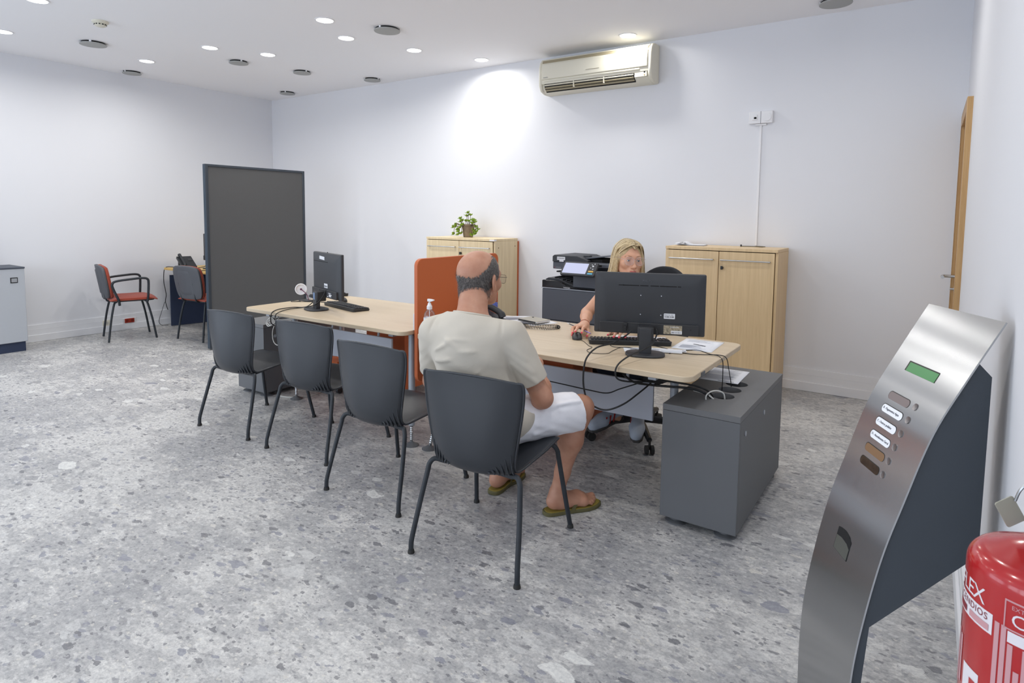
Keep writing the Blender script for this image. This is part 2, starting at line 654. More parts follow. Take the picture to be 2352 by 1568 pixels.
# door in the right wall
M_OAK = wood('door_oak', rgb(170, 132, 84), rgb(196, 160, 112), 'Z', 0.42)
M_OAKL = wood('door_oak_pale', rgb(186, 158, 120), rgb(205, 180, 146), 'Z', 0.45)
door = struct(G().box(XR + 0.008, XR + 0.045, DY0 + 0.005, DY1 - 0.005, 0.006, DZ - 0.005).build('door_1', M_OAKL, bevel=0.002))
cs = G()
cs.box(XR - 0.03, XR + 0.06, DY0 - 0.075, DY0 + 0.004, 0, DZ + 0.075)
cs.box(XR - 0.03, XR + 0.06, DY1 - 0.004, DY1 + 0.075, 0, DZ + 0.075)
cs.box(XR - 0.03, XR + 0.06, DY0 + 0.004, DY1 - 0.004, DZ - 0.004, DZ + 0.075)
cs.build('door_casing', M_OAK, door, bevel=0.003)
hd = G()
hd.cyl((XR + 0.008, -0.19, 1.03), (XR - 0.004, -0.19, 1.03), 0.026)
hd.tube(cr([(XR, -0.19, 1.03), (XR - 0.06, -0.19, 1.03), (XR - 0.08, -0.20, 1.03), (XR - 0.083, -0.25, 1.03), (XR - 0.083, -0.32, 1.03)], 5), 0.0105, 12)
hdl = hd.build('door_handle', M_STEEL, door)
G().cyl((XR + 0.008, -0.19, 0.94), (XR - 0.012, -0.19, 0.94), 0.02).cyl((XR - 0.012, -0.19, 0.94), (XR - 0.035, -0.19, 0.94), 0.009).build('lock', M_STEEL, door)
for z in (0.30, 0.89, 1.93):
    G().cyl((XR - 0.001, DY0 + 0.012, z - 0.05), (XR - 0.001, DY0 + 0.012, z + 0.05), 0.008, n=10).build('hinge', M_STEEL, door)

# ------------------------------------------------------------------ ceiling fittings
M_LED = mat('led_disc', (1, 1, 1, 1), 0.4, emit=(1.0, 0.97, 0.92, 1), estr=9.0)
LIGHTS = [
    (0.932, -3.402, 'round recessed ceiling light cut by the left picture edge'),
    (2.206, -3.561, 'recessed ceiling light behind the smoke detector, cut by the top picture edge'),
    (3.701, -2.042, 'recessed ceiling light, nearer one of the pair beside the round vent'),
    (3.441, -1.590, 'recessed ceiling light, farther one of the pair beside the round vent'),
    (2.031, -2.085, 'recessed ceiling light left of two, above the dark partition'),
    (2.286, -1.617, 'recessed ceiling light right of two, above the dark partition'),
    (0.913, -2.150, 'recessed ceiling light above the left wall, near two round vents'),
    (3.684, -0.944, 'recessed ceiling light between the large vent and the back wall'),
    (4.025, -0.292, 'recessed ceiling light left of the air conditioner, spotlighting the back wall'),
    (5.664, -0.296, 'recessed ceiling light directly above the air conditioner'),
    (7.40, -1.60, 'recessed ceiling light, out of frame over the corner by the door'),
    (5.60, -3.05, 'recessed ceiling light, out of frame over the seated man'),
    (7.15, -3.60, 'recessed ceiling light, out of frame over the ticket machine'),
    (3.90, -4.60, 'recessed ceiling light, out of frame over the open floor'),
    (1.60, -5.60, 'recessed ceiling light, out of frame over the left side floor'),
    (6.70, -5.30, 'recessed ceiling light, out of frame near the photographer'),
    (4.60, -6.80, 'recessed ceiling light, out of frame near the shop window'),
]
proto = None
for x, y, lab in LIGHTS:
    if proto is None:
        proto = t = thing('ceiling_light', lab, 'ceiling light', (x, y, ZC), 0, 'recessed ceiling lights')
        G().lathe([(0.068, 0.0), (0.082, 0.0), (0.081, -0.005), (0.070, -0.006), (0.068, 0.0)], 36).build('trim_ring', M_WHITEP, t)
        G().lathe([(0.0, -0.005), (0.05, -0.0045), (0.0685, -0.002), (0.0685, 0.0)], 36).build('light_lens', M_LED, t)
    else:
        dup(proto, (x, y, ZC), 0, lab)
    o = area_light('lamp', (x, y, ZC - 0.012), (0, 0, 0), 0.13, 0.13, LAMP_W, (1.0, 0.98, 0.94), 'DISK', 165)
    o.data.cycles.cast_shadow = True

M_VENT = mat('vent_grey', rgb(168, 169, 167), 0.6, bump=0.15, bscale=400)
VENTS = [
    (3.969, -1.588, 1.16, 'largest looking round grey ceiling vent, right of the light pair'),
    (1.224, -2.787, 1.16, 'round grey ceiling vent below the smoke detector'),
    (1.755, -1.608, 1.0, 'round grey ceiling vent between the two lights above the partition'),
    (1.950, -0.947, 1.0, 'round grey ceiling vent, middle of the row of three toward the back wall'),
    (2.353, -0.252, 1.0, 'round grey ceiling vent close against the back wall'),
    (0.743, -0.272, 1.0, 'round grey ceiling vent in the far room corner'),
    (0.215, -1.986, 1.0, 'round grey ceiling vent close against the left wall'),
    (7.322, -0.293, 1.16, 'round grey ceiling vent cut by the top picture edge, right of the air conditioner'),
]
proto = None
for x, y, s, lab in VENTS:
    if proto is None:
        proto = t = thing('ceiling_vent', lab, 'vent', (x, y, ZC), 0, 'round ceiling vents')
        G().lathe([(0.085, 0.0), (0.085, -0.012), (0.078, -0.014), (0.0, -0.014)], 36).build('vent_collar', M_DARK, t)
        G().lathe([(0.0, -0.014), (0.094, -0.014), (0.098, -0.018), (0.096, -0.024), (0.07, -0.028), (0.0, -0.029)], 40).build('vent_disc', M_VENT, t)
        for k in range(3):
            a = R(40 + 120 * k)
            G().box(-0.008, 0.008, -0.003, 0.003, -0.014, 0.0, Matrix.Translation((0.09 * math.cos(a), 0.09 * math.sin(a), 0))).build('clip', M_WHITEP, t)
    else:
        t = dup(proto, (x, y, ZC), 37 * x, lab)
    t.scale = (s, s, 1)
t = thing('smoke_detector', 'small cream smoke detector on the ceiling', 'smoke detector', (2.03, -3.053, ZC))
G().lathe([(0.0, 0), (0.062, 0), (0.062, -0.012), (0.05, -0.02), (0.05, -0.022)], 32).build('detector_base', M_ACW, t)
G().lathe([(0.046, -0.018), (0.044, -0.038), (0.03, -0.046), (0.0, -0.047)], 32).build('sensor_cap', M_ACW, t)
sg = G()
for k in range(12):
    a = 2 * math.pi * k / 12
    sg.box(0.043, 0.0475, -0.006, 0.006, -0.034, -0.026, Matrix.Rotation(a, 4, 'Z'))
sg.build('sensor_slot', M_DARK, t)

# ------------------------------------------------------------------ air conditioner on the back wall
ac = thing('air_conditioner', 'cream wall mounted air conditioner under the ceiling light', 'air conditioner', (5.262, 0, 2.645))
HW = 0.592
prof = [(0.0, 0.0), (-0.10, 0.0), (-0.165, 0.02), (-0.195, 0.07), (-0.20, 0.14), (-0.20, 0.25), (-0.185, 0.30), (-0.15, 0.335), (-0.10, 0.348), (0.0, 0.348)]
body_p = [(0.0, 0.0), (-0.09, 0.0), (-0.13, 0.014), (-0.165, 0.045), (-0.172, 0.08), (-0.19, 0.09), (-0.196, 0.14), (-0.19, 0.285), (-0.165, 0.33), (-0.10, 0.348), (0.0, 0.348)]
G().prism(body_p, -HW + 0.03, HW - 0.03, 'X').build('housing', M_ACW, ac, bevel=0.004)
for s in (-1, 1):
    g = G().prism(prof, -HW, -HW + 0.034, 'X') if s < 0 else G().prism(prof, HW - 0.034, HW, 'X')
    g.build('end_cap', M_ACW, ac, bevel=0.014, seg=4)
G().prism([(-0.188, 0.125), (-0.205, 0.13), (-0.208, 0.2), (-0.2, 0.275), (-0.186, 0.283)], -HW + 0.036, HW - 0.036, 'X').build('front_panel', M_ACW, ac, bevel=0.006)
G().prism([(-0.176, 0.29), (-0.192, 0.287), (-0.178, 0.318), (-0.165, 0.318)], -HW + 0.036, HW - 0.036, 'X').build('top_band', M_ACD, ac, bevel=0.003)
G().prism([(-0.188, 0.105), (-0.198, 0.107), (-0.202, 0.122), (-0.188, 0.124)], -HW + 0.06, HW - 0.11, 'X').build('lower_ridge', M_ACW, ac, bevel=0.004)
G().prism([(-0.128, 0.016), (-0.134, 0.013), (-0.176, 0.05), (-0.184, 0.088), (-0.174, 0.09), (-0.166, 0.05)], -HW + 0.06, HW - 0.17, 'X').build('outlet_recess', M_DARK, ac)
for z0, y0 in ((0.075, -0.186), (0.052, -0.180), (0.032, -0.162)):
    G().box(-HW + 0.065, HW - 0.175, -0.003, 0.016, -0.004, 0.004, Matrix.Translation((0, y0, z0)) @ Matrix.Rotation(R(-28), 4, 'X')).build('louver', M_ACW if z0 > 0.06 else M_ACD, ac, bevel=0.001)
for x in (-0.2, 0.12):
    G().box(x - 0.004, x + 0.004, -0.19, -0.16, 0.03, 0.09).build('louver_clip', M_ACW, ac)
G().box(HW - 0.165, HW - 0.045, -0.187, -0.17, 0.045, 0.1).build('control_panel', M_ACW, ac, bevel=0.003)
G().box(HW - 0.075, HW - 0.06, -0.1885, -0.18, 0.078, 0.09).build('sensor', M_DARK, ac)
G().cyl((HW - 0.068, -0.186, 0.06), (HW - 0.068, -0.1885, 0.06), 0.008).build('button', M_ACD, ac)
G().box(-0.06, 0.08, -0.2095, -0.2, 0.17, 0.173).build('emblem', M_ACD, ac)
vs, fs = text_geo('DAIKIN', 0.016)
G().add(vs, fs, frame((-HW + 0.06, -0.2068, 0.142), (1, 0, 0), (0, 0.05, 1), (0, -1, 0.05))).build('lettering', mat('logo_grey', rgb(140, 140, 138), 0.5), ac, merge=False)

# ------------------------------------------------------------------ double socket with its cable duct
t = thing('wall_socket', 'white double wall box with network and power socket above the right cabinet', 'socket', (6.766, 0, 2.27))
G().box(-0.095, 0.095, -0.032, -0.0005, -0.05, 0.05).build('back_box', M_WHITEP, t, bevel=0.004)
G().box(-0.001, 0.002, -0.0335, -0.03, -0.05, 0.05).build('joint', mat('joint_grey', rgb(120, 122, 130), 0.6), t)
G().box(-0.068, -0.026, -0.038, -0.032, -0.022, 0.024).build('network_plate', M_WHITEP, t, bevel=0.003)
G().box(-0.052, -0.032, -0.0395, -0.038, -0.012, 0.004).build('network_jack', M_DARK, t)
G().lathe([(0.022, 0.0), (0.034, 0.0), (0.034, 0.006), (0.022, 0.006)], 28, M=frame((0.05, -0.032, 0), (1, 0, 0), (0, 0, 1), (0, -1, 0))).build('socket_ring', M_WHITEP, t)
G().lathe([(0.0, 0.0005), (0.021, 0.0005)], 24, M=frame((0.05, -0.0325, 0), (1, 0, 0), (0, 0, 1), (0, -1, 0))).build('socket_well', mat('socket_grey', rgb(196, 197, 202), 0.5), t)
for sx in (-0.009, 0.009):
    G().cyl((0.05 + sx, -0.033, 0), (0.05 + sx, -0.0345, 0), 0.0028, n=10).build('pin_hole', M_DARK, t)
G().box(-0.045, 0.045, -0.018, -0.0005, -0.066, -0.051).build('duct_collar', M_WHITEP, t, bevel=0.003)
t = tag(G().box(-0.0095, 0.0095, -0.011, -0.0005, 1.19, 2.205).build('cable_duct', M_WHITEP, loc=(6.764, 0, 0), bevel=0.002), 'thin white vertical cable duct running down the wall to the right cabinet', 'duct')
for zz in (0.0,):
    pass

# red outlet in the left wall duct
t = thing('wall_outlet', 'white plate with red outlet low on the left wall behind the red armchair', 'outlet', (0.0135, -2.033, 0.108))
G().box(0.0, 0.006, -0.075, 0.075, -0.03, 0.03).build('plate', M_WHITEP, t, bevel=0.002)
G().box(0.006, 0.014, -0.054, 0.054, -0.026, 0.026).build('red_insert', mat('red_plastic', rgb(158, 52, 34), 0.4), t, bevel=0.003)
for y in (-0.03, 0.03):
    G().cyl((0.014, y, 0), (0.0146, y, 0), 0.017, n=20).build('socket_well', mat('red_dark', rgb(120, 34, 24), 0.5), t)
t = thing('wall_outlet', 'plain white outlet plate low on the left wall beside the chair leg', 'outlet', (0.0135, -2.28, 0.108))
G().box(0.0, 0.006, -0.045, 0.045, -0.035, 0.035).build('plate', M_ACW, t, bevel=0.002)
G().cyl((0.006, 0, 0), (0.0066, 0, 0), 0.018, n=20).build('socket_well', mat('socket_ivory', rgb(190, 188, 178), 0.5), t)

# ------------------------------------------------------------------ black moulded visitor chairs
def interp_rows(rows, n):
    P = [np.array(r, float) for r in rows]
    out = []
    N = len(P)
    for i in range(N - 1):
        a, b, c, d = P[max(i - 1, 0)], P[i], P[i + 1], P[min(i + 2, N - 1)]
        for k in range(n):
            t = k / n
            out.append(0.5 * ((2 * b) + (c - a) * t + (2 * a - 5 * b + 4 * c - d) * t * t + (3 * b - a - 3 * c + d) * t ** 3))
    out.append(P[-1])
    return np.array(out)

SHELL = interp_rows([
    # y, z, half width, edge forward, edge lift
    (-0.224, 0.791, 0.203, 0.022, -0.014), (-0.224, 0.787, 0.228, 0.026, -0.009), (-0.225, 0.760, 0.236, 0.032, -0.002), (-0.228, 0.71, 0.234, 0.040, 0),
    (-0.233, 0.64, 0.226, 0.046, 0), (-0.238, 0.56, 0.213, 0.052, 0), (-0.239, 0.50, 0.202, 0.056, 0), (-0.236, 0.448, 0.193, 0.058, 0.003),
    (-0.222, 0.406, 0.188, 0.056, 0.010), (-0.190, 0.384, 0.191, 0.044, 0.018), (-0.135, 0.380, 0.198, 0.022, 0.024), (-0.05, 0.392, 0.207, 0.006, 0.022), (0.05, 0.411, 0.215, 0, 0.012),
    (0.14, 0.428, 0.216, 0, 0.004), (0.20, 0.435, 0.212, 0, -0.002), (0.232, 0.430, 0.202, -0.008, -0.005), (0.246, 0.415, 0.188, -0.014, -0.004)], 4)

def shell_pt(u, v):
    """u in 0..1 across, v in 0..1 from the top of the back to the seat front"""
    w = 2 * u - 1
    f = v * (len(SHELL) - 1)
    i = min(int(f), len(SHELL) - 2)
    r = SHELL[i] * (1 - (f - i)) + SHELL[i + 1] * (f - i)
    e = abs(w) ** 2.4
    return Vector((w * r[2], r[0] + e * r[3], r[1] + e * r[4]))

def make_chair(label):
    t = thing('visitor_chair', label, 'chair', (0, 0, 0), 0, 'black moulded chairs along the two desks')
    g = G().grid(shell_pt, 20, len(SHELL) - 1)
    g.build('seat_shell', M_CHAIR, t, solid=0.007, bevel=0.0, sharp=60)
    # rolled rim
    rim = [shell_pt(0, v / 60) for v in range(61)] + [shell_pt(u / 20, 1) for u in range(1, 21)] + [shell_pt(1, v / 60) for v in range(60, -1, -1)] + [shell_pt(u / 20, 0) for u in range(19, -1, -1)]
    G().tube(rim, 0.0055, 8, caps=False).build('rim', M_CHAIR, t, sharp=80)
    # moulded fins at the lower back corners
    for s in (-1, 1):
        fg = G()
        for k in range(6):
            w = 0.955 - 0.085 * k
            v0, v1 = 0.39 + 0.022 * k, 0.53 - 0.006 * k
            pts, rr = [], []
            for j in range(9):
                q = j / 8
                v = v0 + (v1 - v0) * q
                ww = w - 0.05 * (1 - q) ** 2
                p = shell_pt((s * ww + 1) / 2, v)
                du = shell_pt((s * ww + 1) / 2 + 0.004, v) - p
                dv = shell_pt((s * ww + 1) / 2, min(v + 0.006, 1)) - p
                nrm = du.cross(dv).normalized()
                if nrm.y > 0 or (abs(nrm.y) < 0.3 and nrm.z > 0):
                    nrm = -nrm
                pts.append(p + nrm * (0.003 + 0.006 * q))
                rr.append(0.0012 + 0.0042 * math.sin(math.pi * min(q * 0.62 + 0.06, 1)))
            fg.tube(pts, rr, 6)
        fg.build('corner_fins', M_CHAIR, t, sharp=70)
    for s in (-1, 1):
        rear = cr([(s * 0.10, -0.125, 0.371), (s * 0.160, -0.150, 0.380), (s * 0.198, -0.168, 0.389), (s * 0.217, -0.181, 0.370), (s * 0.223, -0.189, 0.335),
                   (s * 0.238, -0.222, 0.21), (s * 0.250, -0.256, 0.085), (s * 0.2535, -0.264, 0.045), (s * 0.2535, -0.265, 0.006)], 5)
        lg = G().tube(rear, 0.0108, 12).build('leg', M_LEG, t, sharp=70)
        G().lathe([(0.0, 0), (0.0145, 0), (0.0145, 0.006), (0.012, 0.016), (0.0, 0.016)], 16, (s * 0.2535, -0.265, 0)).build('foot_glide', M_GLIDE, lg)
        front = cr([(s * 0.10, 0.165, 0.405), (s * 0.165, 0.18, 0.407), (s * 0.195, 0.187, 0.402), (s * 0.211, 0.196, 0.378), (s * 0.216, 0.20, 0.345),
                    (s * 0.236, 0.234, 0.16), (s * 0.251, 0.262, 0.02), (s * 0.2525, 0.264, 0.006)], 5)
        lg = G().tube(front, 0.0108, 12).build('leg', M_LEG, t, sharp=70)
        G().lathe([(0.0, 0), (0.0145, 0), (0.0145, 0.006), (0.012, 0.016), (0.0, 0.016)], 16, (s * 0.2525, 0.264, 0)).build('foot_glide', M_GLIDE, lg)
    G().tube([(-0.12, -0.125, 0.371), (0.12, -0.125, 0.371)], 0.0105, 10).tube([(-0.12, 0.165, 0.405), (0.12, 0.165, 0.405)], 0.0105, 10).tube([(-0.12, -0.125, 0.371), (-0.12, 0.165, 0.405)], 0.009, 8).tube([(0.12, -0.125, 0.371), (0.12, 0.165, 0.405)], 0.009, 8).build('under_frame', M_LEG, t)
    return t

ch = make_chair('black plastic chair the man in the beige shirt sits on')
ch.location = (6.474, -3.412, 0)
ch.rotation_euler = (0, 0, R(6))
dup(ch, (5.725, -3.247, 0), 1.0, 'empty black plastic chair directly beside the seated man')
dup(ch, (4.955, -3.07, 0), 4.5, 'empty black plastic chair, middle of the three empty ones')
dup(ch, (4.245, -3.095, 0), 3.5, 'empty black plastic chair farthest from the man, beside the dark partition')

# ------------------------------------------------------------------ desks
def desk(label, x0, x1, legs, panel, bulge=0.0):
    t = thing('desk', label, 'desk', ((x0 + x1) / 2, -2.49, 0))
    hw = (x1 - x0) / 2
    out = rrect(-hw, hw, -0.448, 0.448, 0.055, 6)
    G().prism(out, 0.709, 0.735, 'Z').build('tabletop', M_DESK, t, bevel=0.003)
    X = lambda x: x - (x0 + x1) / 2
    Y = lambda y: y + 2.49
    for fx, fy, tx, ty in legs:
        f = Vector((X(fx), Y(fy), 0.0))
        p = Vector((X(tx), Y(ty), 0.709))
        lp = lambda z: f + (p - f) * (z / 0.709)
        lg = G().tube([lp(0.13), lp(0.705)], 0.0205, 16).build('leg', M_GREYPAINT, t)
        sc = G()
        zz, rr = 0.012, []
        pts = [lp(0.012)]
        rr = [0.009]
        for k in range(9):
            z = 0.035 + 0.012 * k
            pts += [lp(z), lp(z + 0.004), lp(z + 0.008)]
            rr += [0.0095, 0.0135 if k > 3 else 0.0115, 0.0095]
        sc.tube(pts, rr, 12)
        sc.build('levelling_screw', M_CHROME, lg, sharp=80)
        G().lathe([(0.0, 0.0), (0.046, 0.0), (0.046, 0.004), (0.03, 0.011), (0.012, 0.022), (0.0, 0.022)], 24, tuple(f)).build('foot_disc', M_PED, lg)
        G().box(-0.045, 0.045, -0.045, 0.045, 0.700, 0.709, Matrix.Translation((p.x, p.y, 0))).build('leg_plate', M_GREYPAINT, lg)
    a, b_ = panel
    pn = G().box(X(a), X(b_), Y(-2.405), Y(-2.39), 0.322, 0.532).build('modesty_panel', M_PANEL, t, bevel=0.002)
    for xx in (a + 0.18, b_ - 0.16):
        G().tube(cr([(X(xx), Y(-2.385), 0.48), (X(xx), Y(-2.37), 0.6), (X(xx + 0.03), Y(-2.36), 0.709)], 4), 0.009, 8).build('panel_bracket', M_GREYPAINT, pn)
    G().box(-hw + 0.12, hw - 0.12, 0.06, 0.10, 0.665, 0.709).build('frame_rail', M_GREYPAINT, t, bevel=0.002)
    for a_, b2 in ((-hw + 0.10, -hw + 0.14), (hw - 0.24, hw - 0.20)):
        G().box(a_, b2, -0.33, 0.36, 0.665, 0.709).build('side_rail', M_GREYPAINT, t, bevel=0.002)
    return t

dL = desk('maple topped desk with the small turned monitor, by the three empty chairs', 3.85, 5.46,
          [(5.403, -2.806, 5.403, -2.80), (5.40, -2.10, 5.40, -2.12), (4.02, -2.62, 4.02, -2.62), (3.95, -2.10, 3.95, -2.12)], (3.98, 4.83))
dR = desk('maple topped desk between the seated man and the woman', 5.548, 7.172,
          [(5.532, -2.786, 5.66, -2.70), (5.60, -2.10, 5.64, -2.12), (6.972, -2.56, 6.972, -2.56), (7.0, -2.10, 7.0, -2.12)], (5.75, 6.803))
G().box(0.812, 0.816, -0.30, -0.25, 0.708, 0.728).build('corner_clip', M_PED, dR)

# low orange privacy screen between the two desks
t = thing('desk_divider', 'tall orange laminate privacy screen standing between the two desks', 'divider', (5.487, -2.45, 0))
G().prism(rrect(-0.405, 0.42, 0.42, 1.165, 0.045, 8), -0.013, 0.013, 'X').build('panel', M_ORANGE, t, bevel=0.003)
M_CLAMP = mat('clamp_pale', rgb(214, 216, 222), 0.4)
for y in (-0.20, 0.25):
    G().box(-0.026, -0.0135, y - 0.03, y + 0.03, 0.70, 0.83).build('clamp', M_CLAMP, t, bevel=0.003)
G().box(-0.0265, -0.0135, -0.40, -0.385, 0.735, 0.835).build('edge_strip', M_CLAMP, t, bevel=0.002)

# dark fabric partition
t = thing('partition_screen', 'tall dark grey fabric partition screen', 'partition', (1.872, -1.495, 0))
G().box(-0.018, 0.018, -0.57, 0.57, 0.225, 1.892).build('fabric_panel', M_SCREENF, t)
G().box(-0.018, 0.018, -0.57, 0.57, 0.022, 0.215).build('lower_panel', M_SCREENF, t)
G().box(-0.026, 0.026, -0.598, -0.568, 0.012, 1.915).box(-0.026, 0.026, 0.57, 0.598, 0.012, 1.915).build('post', M_SCREENE, t, bevel=0.004)
G().box(-0.026, 0.026, -0.57, 0.57, 1.89, 1.915).build('top_rail', M_SCREENE, t, bevel=0.003)
G().box(-0.02, 0.02, -0.57, 0.57, 0.212, 0.228).build('middle_rail', M_SCREENE, t, bevel=0.002)
G().box(-0.022, 0.022, -0.57, 0.57, 0.010, 0.026).build('bottom_rail', M_SCREENE, t, bevel=0.002)
g = G()
for k in (-1, 0, 1):
    g.box(0.0245 if k else 0.0, 0.0, 0, 0, 0, 0) if False else g.box(k * 0.014 - 0.003, k * 0.014 + 0.003, -0.6005, -0.597, 0.02, 1.91)
g.build('edge_groove', mat('edge_groove_blue', rgb(96, 110, 124), 0.35, metal=0.4), t)
for y in (-0.5, 0.5):
    G().box(-0.03, 0.03, y - 0.025, y + 0.025, 0.0, 0.013).build('foot', M_SCREENE, t, bevel=0.003)

# grey cable pedestals at the desk ends
def cable_pedestal(label, x0, x1, y0, y1):
    t = thing('cable_pedestal', label, 'pedestal', ((x0 + x1) / 2, (y0 + y1) / 2, 0), 0, 'grey cable pedestals')
    hx, hy = (x1 - x0) / 2, (y1 - y0) / 2
    top = G()
    # top board with three round cable holes, stitched from strips
    holes = [(0.0, hy - 0.42), (0.0, hy - 0.55), (0.0, hy - 0.685)]
    holes = [(0.02, 0.085), (0.02, -0.045), (0.02, -0.175)]
    rh = 0.055
    bm = bmesh.new()
    N = 20
    ys = [-hy] + [v for h in sorted(holes, key=lambda q: q[1]) for v in (h[1] - 0.063, h[1] + 0.063)] + [hy]
    zt, zb = 0.57, 0.543
    def quad(a, b_, c, d):
        top.add([a, b_, c, d], [(0, 1, 2, 3)])
    for i in range(len(ys) - 1):
        ya, yb = ys[i], ys[i + 1]
        hole = None
        for h in holes:
            if abs((ya + yb) / 2 - h[1]) < 0.01:
                hole = h
        if yb - ya < 1e-4:
            continue
        if hole is None:
            for z in (zt, zb):
                quad((-hx, ya, z), (hx, ya, z), (hx, yb, z), (-hx, yb, z))
        else:
            cx, cy = hole
            for z in (zt, zb):
                for k in range(N):
                    a0, a1 = 2 * math.pi * k / N, 2 * math.pi * (k + 1) / N
                    def outer(a):
                        dx, dy = math.cos(a), math.sin(a)
                        s = min(((hx - cx) if dx > 0 else (cx + hx)) / abs(dx) if abs(dx) > 1e-9 else 9,
                                ((yb - cy) if dy > 0 else (cy - ya)) / abs(dy) if abs(dy) > 1e-9 else 9)
                        return (cx + dx * s, cy + dy * s, z)
                    quad((cx + rh * math.cos(a0), cy + rh * math.sin(a0), z), outer(a0), outer(a1), (cx + rh * math.cos(a1), cy + rh * math.sin(a1), z))
                for sx in (-hx, hx):
                    for sy in (ya, yb):
                        # corner fan between the last ray on the side and on the edge
                        cand = []
                        for k in range(N):
                            a0, a1 = 2 * math.pi * k / N, 2 * math.pi * (k + 1) / N
                            p, q = outer(a0), outer(a1)
                            on = lambda w: 'x' if abs(abs(w[0]) - hx) < 1e-6 and abs(w[0] - sx) < 1e-6 else ('y' if abs(w[1] - sy) < 1e-6 else '')
                            if {on(p), on(q)} == {'x', 'y'}:
                                top.add([p, q, (sx, sy, z)], [(0, 1, 2)])
            for k in range(N):
                a0, a1 = 2 * math.pi * k / N, 2 * math.pi * (k + 1) / N
                c0, s0, c1, s1 = math.cos(a0), math.sin(a0), math.cos(a1), math.sin(a1)
                quad((cx + rh * c0, cy + rh * s0, zt), (cx + rh * c1, cy + rh * s1, zt), (cx + rh * c1, cy + rh * s1, zb), (cx + rh * c0, cy + rh * s0, zb))
    for sx in (-hx, hx):
        quad((sx, -hy, zb), (sx, hy, zb), (sx, hy, zt), (sx, -hy, zt))
    for sy in (-hy, hy):
        quad((-hx, sy, zb), (hx, sy, zb), (hx, sy, zt), (-hx, sy, zt))
    bm.free()
    top.build('top_board', M_PEDTOP, t, sharp=30)
    G().box(-hx, hx, -hy, -hy + 0.018, 0.035, 0.541).build('front_board', M_PED, t, bevel=0.0015)
    G().box(-hx, hx, hy - 0.018, hy, 0.035, 0.541).build('rear_board', M_PED, t, bevel=0.0015)
    sd = G().box(hx - 0.018, hx, -hy + 0.019, hy - 0.019, 0.035, 0.541).build('side_board', M_PED, t, bevel=0.0015)
    for yy, zz in ((-hy + 0.10, 0.47), (-hy + 0.47, 0.47)):
        G().cyl((hx, yy, zz), (hx + 0.003, yy, zz), 0.012, n=18).build('cap_screw', M_GREYPAINT, sd)
    G().box(-hx, -hx + 0.018, -hy + 0.019, hy - 0.019, 0.035, 0.541).build('side_board', M_PED, t, bevel=0.0015)
    G().box(-hx + 0.018, hx - 0.018, -hy + 0.018, hy - 0.018, 0.035, 0.05).build('base_board', M_PED, t)
    for sx in (-1, 1):
        for sy in (-1, 1):
            G().lathe([(0.0, 0.0), (0.05, 0.0), (0.05, 0.006), (0.03, 0.014), (0.02, 0.035), (0.0, 0.035)], 20, (sx * (hx - 0.06), sy * (hy - 0.06), 0)).build('foot', M_PED, t)
    return t

pR = cable_pedestal('dark grey cable pedestal at the right desk end, with paper on it', 7.015, 7.362, -2.835, -1.92)
pL = dup(pR, (3.63, -2.29, 0), 0, 'dark grey cable pedestal under the desk end near the partition')

# orange drawer units under the desks
def drawer_unit(label, x, y, h, rz=0):
    t = thing('drawer_unit', label, 'drawer unit', (x, y, 0), rz, 'orange drawer units under the desks')
    G().box(-0.21, 0.21, -0.28, 0.27, 0.07, h).build('carcass', M_ORANGE, t, bevel=0.003)
    n = 3 if h > 0.4 else 1
    for k in range(n):
        z0 = 0.075 + k * (h - 0.09) / n
        d = G().box(-0.205, 0.205, 0.272, 0.29, z0, z0 + (h - 0.09) / n - 0.006).build('drawer', M_ORANGE, t, bevel=0.002)
        G().box(-0.06, 0.06, 0.29, 0.303, z0 + 0.1, z0 + 0.112).build('handle', M_STEEL, d)
    for sx in (-0.17, 0.17):
        for sy in (-0.23, 0.22):
            c = G().cyl((sx - 0.011, sy, 0.026), (sx + 0.011, sy, 0.026), 0.026, n=18).box(sx - 0.014, sx + 0.014, sy - 0.012, sy + 0.012, 0.04, 0.07)
            c.build('caster', M_BLACKP, t)
    return t
drawer_unit('tall orange drawer unit glimpsed under the desk with the turned monitor', 4.49, -1.86, 0.59)
drawer_unit('low orange drawer unit on casters with papers, behind the middle empty chair', 4.00, -2.10, 0.27)
drawer_unit('orange drawer unit in shade under the desk beside the seated man', 5.98, -1.90, 0.59)
t = thing('paper_stack', 'few loose papers on the low orange drawer unit', 'paper', (4.02, -2.16, 0.2705), 20)
G().box(-0.15, 0.15, -0.105, 0.105, 0.0, 0.004).build('sheet', M_PAPER, t)
G().box(-0.15, 0.15, -0.105, 0.105, 0.0045, 0.008, Matrix.Rotation(R(9), 4, 'Z')).build('sheet', mat('paper_cream', rgb(214, 204, 184), 0.8), t)

